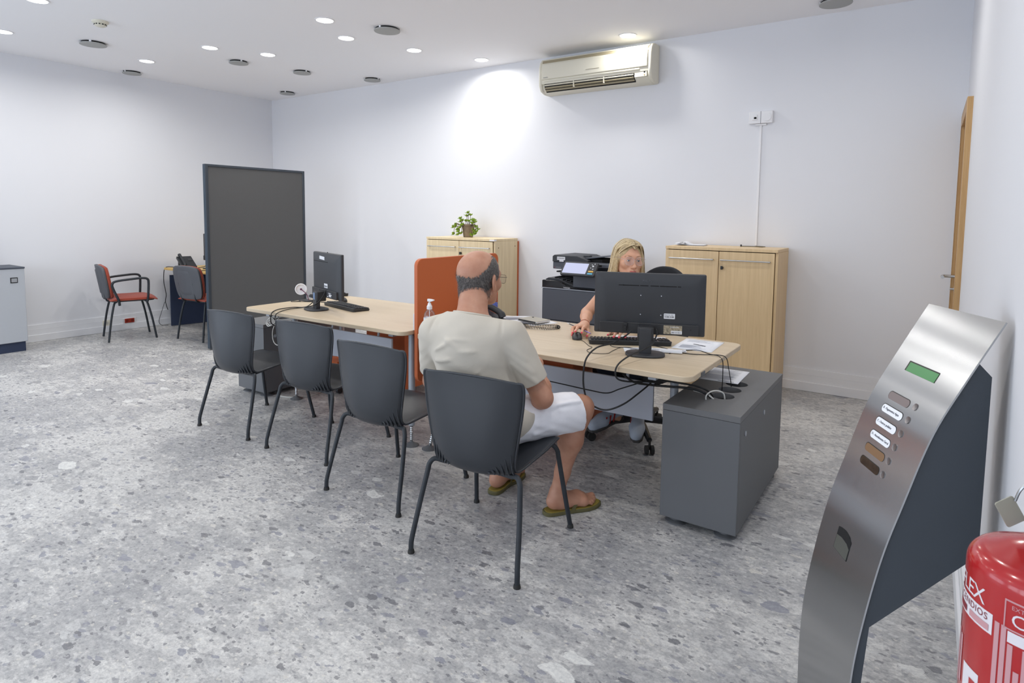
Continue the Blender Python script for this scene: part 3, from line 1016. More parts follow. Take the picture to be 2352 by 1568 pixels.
# ------------------------------------------------------------------ cabinets
def cabinet(label, x0, x1, wd, orange_back):
    t = thing('storage_cabinet', label, 'cabinet', ((x0 + x1) / 2, -0.235, 0))
    hx = (x1 - x0) / 2
    yb, yf = 0.215, -0.197
    G().box(-hx, hx, yf - 0.018, yb, 1.158, 1.183).build('top_board', wd, t, bevel=0.002)
    G().box(-hx, -hx + 0.02, yf, yb, 0.0, 1.157).box(hx - 0.02, hx, yf, yb, 0.0, 1.157).box(-hx + 0.02, hx - 0.02, yf + 0.01, yb, 0.0, 0.07).build('carcass', wd, t, bevel=0.0015)
    G().box(-hx + 0.021, hx - 0.021, yf + 0.004, yb - 0.02, 0.07, 1.157).build('inside', M_DARK, t)
    if orange_back:
        G().box(-hx, hx + 0.006, yb, yb + 0.018, 0.0, 1.15).build('back_board', M_ORANGE, t)
        G().box(hx - 0.06, hx + 0.0015, yf - 0.0195, yf + 0.02, 1.162, 1.176).build('sticker', M_PAPER, t)
        for y, z in ((yf + 0.06, 1.09), (yb - 0.05, 1.10)):
            G().cyl((hx, y, z), (hx + 0.0008, y, z), 0.006, n=12).build('screw_hole', mat('hole_brown', rgb(96, 70, 40), 0.8), t)
    else:
        G().box(-hx + 0.01, hx - 0.01, yb, yb + 0.01, 0.0, 1.15).build('back_board', wd, t)
    for s in (-1, 1):
        a, b_ = (-hx + 0.003, -0.0025) if s < 0 else (0.0025, hx - 0.003 - (0.02 if not orange_back else 0.02))
        d = G().box(a, b_, yf - 0.018, yf - 0.001, 0.045, 1.152).build('door', wd, t, bevel=0.0015)
        hx0, hx1 = (a + 0.05, b_ - 0.05) if s < 0 else (a + 0.03, b_ - 0.04)
        z = 1.085
        G().tube(cr([(hx0, yf - 0.018, z), (hx0, yf - 0.036, z), (hx0 + 0.012, yf - 0.044, z), (hx1 - 0.012, yf - 0.044, z), (hx1, yf - 0.036, z), (hx1, yf - 0.018, z)], 4), 0.0055, 10).build('handle', M_STEEL, d)
        if s > 0:
            k = G().cyl((a + 0.028, yf - 0.018, 1.022), (a + 0.028, yf - 0.028, 1.022), 0.011, n=16)
            k.box(a + 0.020, a + 0.036, yf - 0.045, yf - 0.028, 1.008, 1.036)
            k.build('lock', M_BLACKP, d, bevel=0.002)
    return t
cabinet('pale maple two door cabinet carrying the green plant', 3.398, 4.322, M_CABL, True)
cabinet('maple two door cabinet on the right with papers on top', 6.13, 7.03, M_CAB, False)

# grey steel locker cut by the left picture edge
t = thing('steel_cabinet', 'low grey steel cabinet with dark top, cut by the left picture edge', 'cabinet', (0.245, -3.66, 0))
G().box(-0.20, 0.205, -0.475, 0.475, 0.10, 0.842).build('body', M_GREYCAB, t, bevel=0.004)
G().box(-0.205, 0.212, -0.478, 0.478, 0.842, 0.858).build('top_board', M_GREYDK, t, bevel=0.004)
G().box(-0.19, 0.185, -0.46, 0.46, 0.0, 0.10).build('plinth', M_NAVY, t)
f = G().box(0.205, 0.209, 0.355, 0.415, 0.70, 0.755).build('lock_plate', M_DARK, t, bevel=0.001)
G().box(0.209, 0.2115, 0.362, 0.408, 0.708, 0.747).build('label_window', mat('label_grey', rgb(150, 152, 156), 0.3), f)
G().box(0.206, 0.2075, -0.004, 0.004, 0.11, 0.838).build('door_gap', M_DARK, t)

# ------------------------------------------------------------------ far corner desk and red visitor chairs
M_DESK2 = wood('desk_honey', rgb(206, 166, 88), rgb(226, 190, 112), 'X', 0.4)
t = thing('corner_desk', 'honey coloured desk with navy leg panel in the far corner behind the partition', 'desk', (0.95, -1.28, 0))
G().prism(rrect(-0.80, 0.80, -0.40, 0.40, 0.03), 0.709, 0.735, 'Z').build('tabletop', M_DESK2, t, bevel=0.003)
M1 = Matrix.Translation((-0.76, -0.345, 0)) @ Matrix.Rotation(R(-12), 4, 'Z')
G().box(-0.012, 0.012, 0.0, 0.74, 0.004, 0.64, M1).build('leg_panel', M_NAVY, t, bevel=0.002)
G().box(0.66, 0.69, -0.33, 0.33, 0.004, 0.709).build('leg_panel', M_NAVY, t, bevel=0.002)
G().box(-0.70, 0.66, 0.26, 0.28, 0.30, 0.70).build('modesty_panel', M_NAVY, t, bevel=0.002)
t = thing('storage_box', 'open box of beige papers and cables under the far corner desk', 'box', (1.12, -1.20, 0))
G().box(-0.22, 0.22, -0.20, 0.20, 0.0, 0.40).build('carton', M_DARK, t, bevel=0.004)
mp_ = mat('manila', rgb(196, 182, 146), 0.8)
for k in range(4):
    G().box(-0.17, 0.17, -0.02, 0.02, 0.0, 0.10, Matrix.Translation((0.0, -0.14 + 0.09 * k, 0.40)) @ Matrix.Rotation(R(14 * (k - 1)), 4, 'Y') @ Matrix.Rotation(R(20 - 11 * k), 4, 'X')).build('folder', mp_, t)

def red_chair(label, loc, rz, arms):
    t = thing('red_chair', label, 'chair', loc, rz)
    def cushion(u, v):
        a, b_ = 2 * u - 1, 2 * v - 1
        ex = lambda q: math.copysign(abs(q) ** 0.8, q)
        x = 0.235 * a
        y = 0.225 * b_ + 0.02
        z = 0.492 - 0.02 * abs(a) ** 4 - 0.018 * abs(b_) ** 5 - (0.035 * max(0, b_ - 0.55) ** 1.5 if b_ > 0.55 else 0)
        return Vector((x, y, z))
    sg = G().grid(cushion, 12, 12)
    low = G().grid(lambda u, v: Vector((0.235 * (2 * u - 1), 0.225 * (2 * v - 1) + 0.02, 0.448 + 0.004 * abs(2 * u - 1) ** 3)), 12, 12)
    sg.add(low.v, low.f)
    edge = [cushion(i / 12, 0) for i in range(13)] + [cushion(1, j / 12) for j in range(1, 13)] + [cushion(i / 12, 1) for i in range(11, -1, -1)] + [cushion(0, j / 12) for j in range(11, 0, -1)]
    n = len(edge)
    vs = [tuple(p) for p in edge] + [(p.x, p.y, 0.449) for p in edge]
    sg.add(vs, [(i, (i + 1) % n, n + (i + 1) % n, n + i) for i in range(n)])
    sg.build('seat', M_RED_F, t, sharp=55, bevel=0.004)
    G().prism(rrect(-0.225, 0.225, -0.19, 0.225, 0.06), 0.434, 0.449, 'Z').build('seat_pan', M_BLACKP, t, bevel=0.004)
    # backrest: curved padded front in a grey plastic shell
    def back(off, hw, hh):
        def fn(u, v):
            a, b_ = 2 * u - 1, 2 * v - 1
            k = 1 - 0.14 * abs(a) ** 4 * (1 if b_ > 0 else 0.6)
            z = 0.655 + hh * b_ * k
            y = -0.225 - 0.16 * (z - 0.47) + 0.035 * a * a + off
            return Vector((hw * a * (1 - 0.12 * abs(b_) ** 5 - (0.06 if b_ < 0 else 0) * abs(b_)), y, z))
        return fn
    G().grid(back(-0.012, 0.225, 0.185), 14, 12).build('back_shell', mat('shell_grey', rgb(86, 88, 93), 0.6, bump=0.1, bscale=400) if 'shell_grey' not in bpy.data.materials else bpy.data.materials['shell_grey'], t, solid=0.028, bevel=0.006, sharp=60)
    G().grid(back(0.020, 0.222, 0.183), 14, 12).build('back_cushion', M_RED_F, t, solid=0.032, bevel=0.008, sharp=60)
    G().grid(lambda u, v: back(-0.030, 0.16, 0.13)(u, v), 10, 8).build('back_plate', bpy.data.materials['shell_grey'], t, solid=0.008, bevel=0.003)
    ln = R(13)
    for s in (-1, 1):
        G().tube(cr([(s * 0.17, -0.14, 0.43), (s * 0.185, -0.165, 0.41), (s * 0.205, -0.20, 0.24), (s * 0.222, -0.232, 0.0)], 4), 0.011, 10).build('leg', M_LEG, t)
        G().tube(cr([(s * 0.17, 0.13, 0.43), (s * 0.185, 0.15, 0.41), (s * 0.2, 0.19, 0.24), (s * 0.215, 0.228, 0.0)], 4), 0.011, 10).build('leg', M_LEG, t)
        G().tube(cr([(s * 0.12, -0.08, 0.436), (s * 0.12, -0.20, 0.44), (s * 0.12, -0.232, 0.47), (s * 0.12, -0.245, 0.56), (s * 0.12, -0.262, 0.65)], 4), 0.009, 8).build('back_support', M_LEG, t)
        if arms:
            G().tube(cr([(s * 0.235, -0.12, 0.40), (s * 0.252, -0.13, 0.46), (s * 0.262, -0.175, 0.58), (s * 0.264, -0.185, 0.635), (s * 0.264, -0.15, 0.668), (s * 0.264, 0.0, 0.686), (s * 0.264, 0.10, 0.692),
                         (s * 0.264, 0.148, 0.678), (s * 0.262, 0.158, 0.63), (s * 0.255, 0.15, 0.47), (s * 0.235, 0.145, 0.425)], 5), 0.0125, 10).build('armrest', M_LEG, t)
    return t
red_chair('red upholstered chair with black armrests standing alone by the left wall', (0.52, -2.25, 0), -16, True)
red_chair('red upholstered chair seen from behind, half hidden by the dark partition', (1.235, -1.73, 0), 6, False)

# ------------------------------------------------------------------ monitors
M_STICK = mat('sticker_white', rgb(222, 224, 228), 0.6)
M_SCREEN = mat('screen_lit', rgb(20, 22, 26), 0.2, emit=(0.75, 0.85, 1.0, 1), estr=0.9)
M_LOGO = mat('logo_dark', rgb(82, 85, 90), 0.4)
M_PHOTO = mat('label_pattern', rgb(150, 140, 120), 0.6, vary=0.6, vscale=90)
BACKF = lambda o: frame(o, (1, 0, 0), (0, 0, 1), (0, -1, 0))

def stripes(g, x0, x1, y, z0, z1, n, seed):
    rr = random.Random(seed)
    x = x0
    while x < x1:
        w = rr.choice((0.0006, 0.0011, 0.0018))
        g.box(x, min(x + w, x1), y - 0.0003, y, z0, z1)
        x += w + rr.choice((0.0008, 0.0012, 0.002))
    return g

def monitor(label, loc, rz, w, h, z0, cx, kind, on=True):
    t = thing('monitor', label, 'monitor', loc, rz)
    yb, yf = 0.066, 0.102
    z1 = z0 + h
    zc = z0 + 0.062
    # rear shell with softly sloping sides
    g = G()
    x0, x1 = cx - w / 2, cx + w / 2
    rings = []
    for (ins, y) in ((0.0, yf), (0.0, yb + 0.020), (0.004, yb + 0.014), (0.03, yb + 0.004), (0.05, yb)):
        rings.append([(p[0], y, p[1]) for p in rrect(x0 + ins, x1 - ins, z0 + ins * 0.5, z1 - ins, max(0.008, ins * 0.5), 5)])
    n = len(rings[0])
    vs = [p for r in rings for p in r]
    fs = [(i * n + k, i * n + (k + 1) % n, (i + 1) * n + (k + 1) % n, (i + 1) * n + k) for i in range(len(rings) - 1) for k in range(n)]
    fs += [tuple(range(n)), tuple(range((len(rings) - 1) * n, len(rings) * n))]
    g.add(vs, fs)
    g.build('housing', M_MON, t, sharp=30)
    # lower connector panel standing a little proud
    G().prism(rrect(x0 + 0.03, x1 - 0.03, z0 + 0.006, zc, 0.006), yb - 0.010, yb + 0.006, 'Y').build('connector_panel', M_MONL, t, bevel=0.003)
    G().prism(rrect(x0 + 0.006, x1 - 0.006, z0 + 0.016, z1 - 0.006, 0.004), yf - 0.0005, yf + 0.0008, 'Y').build('screen', M_SCREEN if on else M_GLOSS, t)
    # stand: flat oval foot, neck and hinge block
    G().prism([(0.098 * math.copysign(abs(math.cos(a)) ** 0.75, math.cos(a)), 0.078 * math.copysign(abs(math.sin(a)) ** 0.75, math.sin(a))) for a in [2 * math.pi * k / 40 for k in range(40)]], 0.0, 0.011, 'Z').build('stand_base', M_MON, t, bevel=0.004)
    G().prism(rrect(-0.031, 0.031, -0.014, 0.018, 0.005), 0.010, z0 + 0.045, 'Z', Matrix.Shear('XZ', 4, (0, 0.0))).build('stand_neck', M_MON, t, bevel=0.002)
    G().box(-0.040, 0.040, -0.010, yb - 0.006, z0 - 0.020, z0 + 0.052).build('hinge_block', M_MONL, t, bevel=0.006)
    zs = z0 + h * 0.80
    if kind == 'wide':
        sl = G()
        for k in range(60):
            xa = cx - 0.155 + 0.31 * k / 60
            if k not in (20, 29, 30, 39, 56):
                sl.box(xa, xa + 0.31 / 60, yb - 0.0006, yb + 0.002, zs - 0.0025, zs + 0.0025)
        sl.build('vent_slot', M_DARK, t)
        for sx in (-0.052, 0.05):
            for sz in (0.105, 0.203):
                G().cyl((cx + sx + 0.01, yb + 0.001, z0 + sz), (cx + sx + 0.01, yb - 0.0012, z0 + sz), 0.0028, n=10).build('mount_screw', M_CHROME, t)
        vs, fs = text_geo('PHILIPS', 0.014)
        G().add(vs, fs, BACKF((cx - 0.035, yb - 0.0004, z0 + 0.273))).build('lettering', M_LOGO, t, merge=False)
        s1 = G().prism(rrect(cx + 0.075, cx + 0.130, z0 + 0.088, z0 + 0.115, 0.003), yb - 0.0008, yb, 'Y').build('sticker', M_STICK, t, label='white barcode sticker')
        stripes(G(), cx + 0.079, cx + 0.127, yb - 0.0008, z0 + 0.094, z0 + 0.102, 0, 3).build('barcode', M_INK, s1)
        vs, fs = text_geo('Polaris No 1032', 0.0066)
        G().add(vs, fs, BACKF((cx + 0.078, yb - 0.001, z0 + 0.106))).build('lettering', M_INK, s1, merge=False)
        yp = yb - 0.010
        s2 = G().box(cx + 0.075, cx + 0.166, yp - 0.0008, yp, z0 + 0.012, z0 + 0.056).build('sticker', M_PHOTO, t, label='brown and grey rating sticker')
        G().box(cx + 0.112, cx + 0.166, yp - 0.0014, yp - 0.0006, z0 + 0.014, z0 + 0.030).build('label_field', M_STICK, s2)
        stripes(G(), cx + 0.116, cx + 0.160, yp - 0.0014, z0 + 0.018, z0 + 0.024, 0, 5).build('barcode', M_INK, s2)
        vs, fs = text_geo('GARANTIA', 0.0085)
        G().add(vs, fs, BACKF((cx + 0.108, yp - 0.001, z0 + 0.045))).build('lettering', M_STICK, s2, merge=False)
        G().box(cx - 0.125, cx - 0.105, yp - 0.016, yp, z0 + 0.040, z0 + 0.062).box(cx - 0.122, cx - 0.108, yp - 0.026, yp - 0.012, z0 + 0.022, z0 + 0.045).build('power_plug', M_CABLE, t, bevel=0.002)
        G().box(cx + 0.205, cx + 0.211, yp - 0.0006, yp + 0.001, z0 + 0.036, z0 + 0.040).build('lock_slot', M_DARK, t)
        G().box(cx - 0.052, cx - 0.046, yp - 0.006, yp, z0 + 0.004, z0 + 0.060).box(cx + 0.046, cx + 0.052, yp - 0.006, yp, z0 + 0.004, z0 + 0.060).build('rib', M_MONL, t)
    elif kind == 'turned':
        G().box(cx - 0.205, cx + 0.06, yb - 0.0006, yb + 0.002, zs - 0.002, zs + 0.0025).build('vent_slot', M_DARK, t)
        G().box(cx - 0.115, cx - 0.02, yb - 0.001, yb, zs + 0.012, zs + 0.036, Matrix.Rotation(R(3), 4, 'Y')).build('sticker', M_STICK, t, label='plain white sticker')
        s1 = G().box(cx - 0.012, cx + 0.05, yb - 0.001, yb, z0 + 0.073, z0 + 0.104).build('sticker', M_STICK, t, label='white barcode sticker')
        stripes(G(), cx - 0.008, cx + 0.045, yb - 0.001, z0 + 0.08, z0 + 0.09, 0, 8).build('barcode', M_INK, s1)
        yp = yb - 0.010
        s2 = G().box(cx + 0.06, cx + 0.155, yp - 0.001, yp, z0 + 0.012, z0 + 0.05).build('sticker', M_INK, t, label='dark rating sticker with white marks')
        for a, b_, c, d in ((0.10, 0.135, 0.018, 0.036), (0.066, 0.085, 0.014, 0.02), (0.09, 0.13, 0.041, 0.045), (0.14, 0.152, 0.03, 0.034)):
            G().box(cx + a, cx + b_, yp - 0.0016, yp - 0.0008, z0 + c, z0 + d).build('label_field', M_STICK, s2)
        for k in range(4):
            G().box(cx - 0.09 + 0.03 * k, cx - 0.072 + 0.03 * k, yp - 0.003, yp, z0 + 0.04, z0 + 0.052).build('port', M_GLOSS, t)
        G().box(-0.012, 0.012, -0.0165, -0.012, 0.075, 0.125).build('neck_glint', mat('blue_glint', rgb(120, 146, 184), 0.25), t)  # thin pale blue plate: a glint on the neck put in as colour
        G().box(cx + 0.0, cx + 0.004, yb + 0.02, yb + 0.025, z1, z1 + 0.006).build('button', M_DARK, t)
    else:
        G().box(cx - 0.20, cx - 0.05, yb - 0.0006, yb + 0.002, zs - 0.002, zs + 0.0025).build('vent_slot', M_DARK, t)
    return t

DT = 0.7352
monitor('large black monitor seen from behind, in front of the woman', (6.84, -2.632, DT), 20.8, 0.556, 0.316, 0.090, 0.012, 'wide')
monitor('small black monitor turned sideways on the desk by the empty chairs', (4.362, -2.69, DT), -17.3, 0.515, 0.325, 0.082, 0.0, 'turned', False)
monitor('grey monitor edge peeking out behind the dark partition', (0.735, -1.40, DT), 2, 0.56, 0.335, 0.088, 0.0, 'far', False)

# ------------------------------------------------------------------ keyboards and mice
def keyboard(label, loc, rz, L_=0.445, D_=0.138):
    """typing side faces +Y"""
    t = thing('keyboard', label, 'keyboard', loc, rz)
    hx, hy = L_ / 2, D_ / 2
    # wedge: thicker along the rear edge (-Y)
    g = G()
    out = rrect(-hx, hx, -hy, hy, 0.012, 4)
    n = len(out)
    zt = lambda y: 0.012 + 0.012 * (hy - y) / (2 * hy)
    vs = [(x * 0.985, y * 0.97, 0.0) for x, y in out] + [(x, y, zt(y)) for x, y in out]
    g.add(vs, [tuple(range(n)), tuple(range(n, 2 * n))] + [(i, (i + 1) % n, n + (i + 1) % n, n + i) for i in range(n)])
    g.build('key_tray', M_BLACKP, t, bevel=0.002)
    kg = G()
    rows = 6
    for r in range(rows):
        y = -hy + 0.020 + r * 0.0195
        x = -hx + 0.012
        rr = random.Random(r)
        col = 0
        while x < hx - 0.02:
            w = 0.017
            if r == 5 and 5 < col < 7:
                w = 0.095
            gap = 0.0125 if col in (14, 17) else 0.0023
            z = zt(y)
            kg.add([(x, y, z), (x + w, y, z), (x + w, y + 0.016, z), (x, y + 0.016, z),
                    (x + 0.0018, y + 0.0012, z + 0.007), (x + w - 0.0018, y + 0.0012, z + 0.007), (x + w - 0.0018, y + 0.0135, z + 0.006), (x + 0.0018, y + 0.0135, z + 0.006)],
                   [(4, 5, 6, 7), (0, 1, 5, 4), (1, 2, 6, 5), (2, 3, 7, 6), (3, 0, 4, 7)])
            x += w + gap
            col += 1
    kg.build('keys', M_KEY, t, merge=False)
    for sx in (-hx + 0.03, hx - 0.06):
        G().box(sx, sx + 0.03, -hy + 0.012, -hy + 0.022, -0.0003, 0.004).build('foot', M_GLIDE, t)
    return t

keyboard('black keyboard under the fingers of the woman', (6.655, -2.405, DT + 0.0005), 29.7)
keyboard('black keyboard beside the stand of the turned monitor', (4.458, -2.497, DT + 0.0005), -13.0, 0.46, 0.135)
keyboard('black keyboard half hidden behind the turned monitor', (3.86, -2.17, DT + 0.0005), 70, 0.30, 0.13)

def mouse(label, loc, rz, cord):
    t = thing('computer_mouse', label, 'mouse', loc, rz)
    def fn(u, v):
        a = math.pi * u
        y = -0.056 + 0.112 * v
        w = 0.031 * (1 - abs(2 * v - 1) ** 3.2) ** 0.5 * (1 - 0.10 * math.sin(math.pi * v))
        hgt = 0.036 * (1 - abs(2 * v - 0.86) ** 2.4 * 0.82) if v < 0.43 else 0.036 * (1 - (abs(2 * v - 0.86) / 1.14) ** 2.0 * 0.70)
        return Vector((w * math.cos(a), y, max(0.004, hgt) * math.sin(a) ** 0.7 if 0 < u < 1 else 0.002))
    G().grid(fn, 16, 18).build('shell', M_BLACKP, t, sharp=70)
    G().box(-0.0012, 0.0012, 0.018, 0.054, 0.0255, 0.0275, Matrix.Rotation(R(-16), 4, 'X') @ Matrix.Translation((0, -0.005, 0.008))).build('button_gap', M_DARK, t)
    G().tube([(-0.0035, 0.032, 0.0285), (0.0035, 0.032, 0.0285)], 0.0075, 14).build('scroll_wheel', M_GLIDE, t)
    if cord:
        inv = (Matrix.Translation(loc) @ Matrix.Rotation(R(rz), 4, 'Z')).inverted()
        G().tube(cr([inv @ Vector(p) for p in cord], 5), 0.0014, 6).build('cord', M_CABLE, t)
    return t

zc = DT + 0.002
mouse('black mouse held by the right hand of the woman', (6.368, -2.472, DT + 0.0003), -150,
      [(6.397, -2.520, zc + 0.006), (6.437, -2.526, zc), (6.513, -2.612, zc), (6.543, -2.632, zc), (6.552, -2.665, zc), (6.555, -2.711, zc), (6.584, -2.752, zc),
       (6.632, -2.757, zc), (6.676, -2.724, zc), (6.672, -2.655, zc), (6.670, -2.56, zc), (6.70, -2.525, zc), (6.76, -2.53, zc)])
mouse('dark mouse beside the turned monitor', (4.19, -2.30, DT + 0.0003), 65, [(4.166, -2.355, zc + .006), (4.14, -2.40, zc), (4.08, -2.42, zc), (3.98, -2.46, zc)])

# ------------------------------------------------------------------ telephones
def phone_base(t, w=0.17, d=0.19):
    g = G()
    prof = [(-d / 2, 0.0), (d / 2, 0.0), (d / 2, 0.018), (-d / 2 + 0.02, 0.075), (-d / 2, 0.07)]
    G().prism(prof, -w / 2, w / 2, 'X').build('phone_body', M_BLACKP, t, bevel=0.006)
    sl = math.atan2(0.057, d - 0.02)
    top = frame((0, 0, 0.0465), (1, 0, 0), (0, math.cos(sl), -math.sin(sl)), (0, math.sin(sl), math.cos(sl)))
    G().box(0.005, 0.075, -0.07, -0.02, 0.0, 0.003, top).build('display', M_GLOSS, t)
    kg = G()
    for i in range(3):
        for j in range(4):
            kg.box(0.012 + 0.022 * i, 0.029 + 0.022 * i, 0.0 + 0.017 * j, 0.012 + 0.017 * j, 0.0, 0.004, top)
    kg.build('keypad', M_KEY, t)
    hs = G()
    hs.tube(cr([(-0.052, -0.085, 0.0), (-0.052, -0.06, 0.02), (-0.052, 0.0, 0.026), (-0.052, 0.06, 0.02), (-0.052, 0.085, 0.0)], 5), [0.024] * 5 + [0.02] * 11 + [0.024] * 5, 12, Matrix.Translation((0, 0, 0.014)) @ top)
    return hs

t = thing('telephone', 'black desk telephone with coiled cord beside the papers', 'telephone', (5.655, -2.36, DT), -90)
hs = phone_base(t)
hs.build('handset', M_BLACKP, t)
inv = (Matrix.Translation((5.655, -2.36, DT)) @ Matrix.Rotation(R(-90), 4, 'Z')).inverted()
path = cr([(5.67, -2.26, DT + 0.02), (5.76, -2.305, DT + 0.011), (5.90, -2.315, DT + 0.010), (6.02, -2.275, DT + 0.010), (6.105, -2.250, DT + 0.010), (6.138, -2.29, DT + 0.010), (6.09, -2.36, DT + 0.010), (5.99, -2.39, DT + 0.010), (5.90, -2.37, DT + 0.010), (5.80, -2.34, DT + 0.011), (5.72, -2.35, DT + 0.02)], 14)
coil = []
acc = 0.0
for i in range(len(path) - 1):
    p, q = path[i], path[i + 1]
    d = q - p
    tdir = d.normalized()
    sd = tdir.cross(Vector((0, 0, 1))).normalized()
    for k in range(8):
        a = acc + d.length * k / 8
        ph = 2 * math.pi * a / 0.0105
        coil.append(inv @ (p + d * (k / 8) + sd * 0.0075 * math.cos(ph) + Vector((0, 0, 0.0075 * math.sin(ph)))))
    acc += d.length
G().tube(coil, 0.0017, 5).build('coiled_cord', M_CABLE, t, sharp=80)

t = thing('telephone', 'black desk telephone on a raised stand on the far corner desk', 'telephone', (0.46, -1.55, DT), -8)
rot = Matrix.Translation((0, 0, 0.072)) @ Matrix.Rotation(R(30), 4, 'Y')
G().prism([(-0.115, -0.012), (0.115, -0.012), (0.115, 0.010), (-0.115, 0.018)], -0.085, 0.085, 'Y', rot).build('phone_body', M_BLACKP, t, bevel=0.004)
G().tube(cr([(-0.125, -0.05, 0.030), (-0.10, -0.05, 0.042), (0.0, -0.05, 0.040), (0.08, -0.05, 0.034), (0.10, -0.05, 0.024)], 4), [0.019] * 4 + [0.014] * 8 + [0.018] * 5, 10, rot).build('handset', M_BLACKP, t)
for y in (-0.06, 0.06):
    G().prism([(-0.095, 0.0), (-0.075, 0.0), (-0.055, 0.095), (-0.085, 0.115)], y - 0.008, y + 0.008, 'Y').build('stand', M_BLACKP, t, bevel=0.002)
    G().prism([(-0.03, 0.0), (-0.012, 0.0), (-0.035, 0.080), (-0.055, 0.085)], y - 0.008, y + 0.008, 'Y').build('stand', M_BLACKP, t, bevel=0.002)
G().box(-0.06, -0.01, 0.02, 0.07, 0.014, 0.018, rot).build('display', M_GLOSS, t)

# ------------------------------------------------------------------ papers, pens and small desk things
def sheet(label, loc, rz, w=0.21, d=0.297, lines=((0.3, 0.5),), name='paper_sheet', seed=0, tilt=0.0):
    t = thing(name, label, 'paper', loc, rz)
    g = G().grid(lambda u, v: Vector(((u - 0.5) * w, (v - 0.5) * d, 0.0006 + 0.0012 * (math.sin(3 * u + seed) * math.sin(4 * v)) ** 2)), 6, 8)
    g.build('sheet', M_PAPER, t, solid=0.0006)
    rr = random.Random(seed)
    for ci, (a, b_) in enumerate(lines):
        lg = G()
        y = a
        while y < b_:
            x0 = 0.12 + 0.02 * rr.random()
            lg.box((x0 - 0.5) * w, (x0 + 0.3 + 0.42 * rr.random() - 0.5) * w, (0.5 - y) * d, (0.5 - y) * d + 0.0022, 0.0022, 0.0024)
            y += 0.022
        lg.build('printed_lines', M_INKL, t)
    return t

t = sheet('white printed sheet at the right end of the desk behind the monitor', (6.985, -2.235, DT), 3, lines=((0.1, 0.3), (0.6, 0.9)), seed=1)
G().box(-0.03, 0.045, -0.005, 0.005, 0.0024, 0.0027, Matrix.Rotation(R(-20), 4, 'Z')).build('printed_heading', M_INK, t)
t = sheet('printed sheet lying on top of the grey cable pedestal', (7.105, -2.15, 0.5704), 2, lines=((0.08, 0.45), (0.55, 0.9)), seed=2)
G().box(0.0, 0.08, -0.135, -0.13, 0.0022, 0.0026).build('printed_heading', M_INK, t)
t = sheet('white sheet stack lying under the stand of the large monitor', (6.815, -2.515, DT), 28, 0.26, 0.10, ((0.2, 0.7),), seed=3)
t.location.z = DT
sheet('white sheet half under the keyboard of the woman', (6.66, -2.27, DT), 24, 0.297, 0.16, ((0.2, 0.6),), seed=4)
t = thing('letter_stack', 'few folded letters lying beside the large monitor stand', 'paper', (6.925, -2.49, DT), 18)
G().box(-0.06, 0.055, -0.035, 0.02, 0.003, 0.006).build('sheet', M_PAPER, t)
G().box(-0.05, 0.075, -0.02, 0.03, 0.0065, 0.0095, Matrix.Rotation(R(6), 4, 'Z')).build('sheet', M_PAPER, t)
G().box(0.055, 0.072, -0.006, 0.006, 0.0096, 0.010).build('stamp', M_INK, t)

sheet('white printed sheet under the tablet, nearest the printer', (5.86, -2.14, DT), 68, lines=((0.15, 0.5),), seed=5)
sheet('white printed sheet beside the telephone, partly covered', (5.74, -2.15, DT + 0.0022), 35, 0.2, 0.24, lines=((0.2, 0.7),), seed=6)
t = thing('document_folder', 'grey patterned leaflet under the white papers', 'leaflet', (5.80, -2.20, DT + 0.0048), 52)
G().box(-0.10, 0.10, -0.12, 0.10, 0.0, 0.002).build('cover', mat('leaflet_grey', rgb(122, 124, 134), 0.6), t)
G().box(-0.06, 0.01, -0.04, 0.03, 0.002, 0.0024).build('label_field', M_PAPER, t)
t = thing('notebook', 'small beige notebook with pen loop lying on the papers', 'notebook', (5.885, -2.165, DT + 0.0075), 76)
G().prism(rrect(-0.065, 0.065, -0.09, 0.09, 0.008), 0.0, 0.002, 'Z').prism(rrect(-0.065, 0.065, -0.09, 0.09, 0.008), 0.010, 0.0125, 'Z').build('cover', mat('notebook_cover', rgb(176, 172, 160), 0.6), t)
G().box(-0.061, 0.062, -0.087, 0.087, 0.0021, 0.0099).build('page_block', M_PAPER, t)
G().cyl((-0.066, -0.08, 0.008), (-0.066, 0.075, 0.008), 0.004, n=10).build('pen', M_BLACKP, t)
G().cyl((0.04, 0.05, 0.0125), (0.04, 0.05, 0.0155), 0.006, n=14).build('clasp', M_INK, t)

# hand sanitiser pump bottle in front of the orange screen
M_CLEAR = thin_glass('clear_plastic', (0.90, 0.92, 0.95), 0.05)
M_GEL = mat('clear_gel', rgb(225, 228, 238), 0.05, trans=0.9, ior=1.33)
t = thing('sanitizer_bottle', 'clear pump bottle of hand sanitizer in front of the orange screen', 'bottle', (5.602, -2.862, DT))
SZ = Matrix.Diagonal((1, 1, 1.2, 1))
G().lathe([(0.0, 0), (0.031, 0.0), (0.034, 0.004), (0.034, 0.085), (0.032, 0.098), (0.022, 0.112), (0.013, 0.118), (0.013, 0.122)], 32, M=SZ).build('bottle_body', M_CLEAR, t)
G().lathe([(0.0335, 0.02), (0.0345, 0.02), (0.0345, 0.06), (0.0335, 0.06)], 32, M=SZ).build('label_band', mat('label_pink', rgb(208, 150, 190), 0.5), t)
G().lathe([(0.0335, 0.062), (0.0344, 0.062), (0.0344, 0.078), (0.0335, 0.078)], 32, M=SZ).build('label_band', M_STICK, t)
G().lathe([(0.0, 0.119), (0.016, 0.119), (0.016, 0.134), (0.012, 0.138), (0.008, 0.15), (0.0, 0.15)], 24, M=SZ).build('pump_collar', M_WHITEP, t)
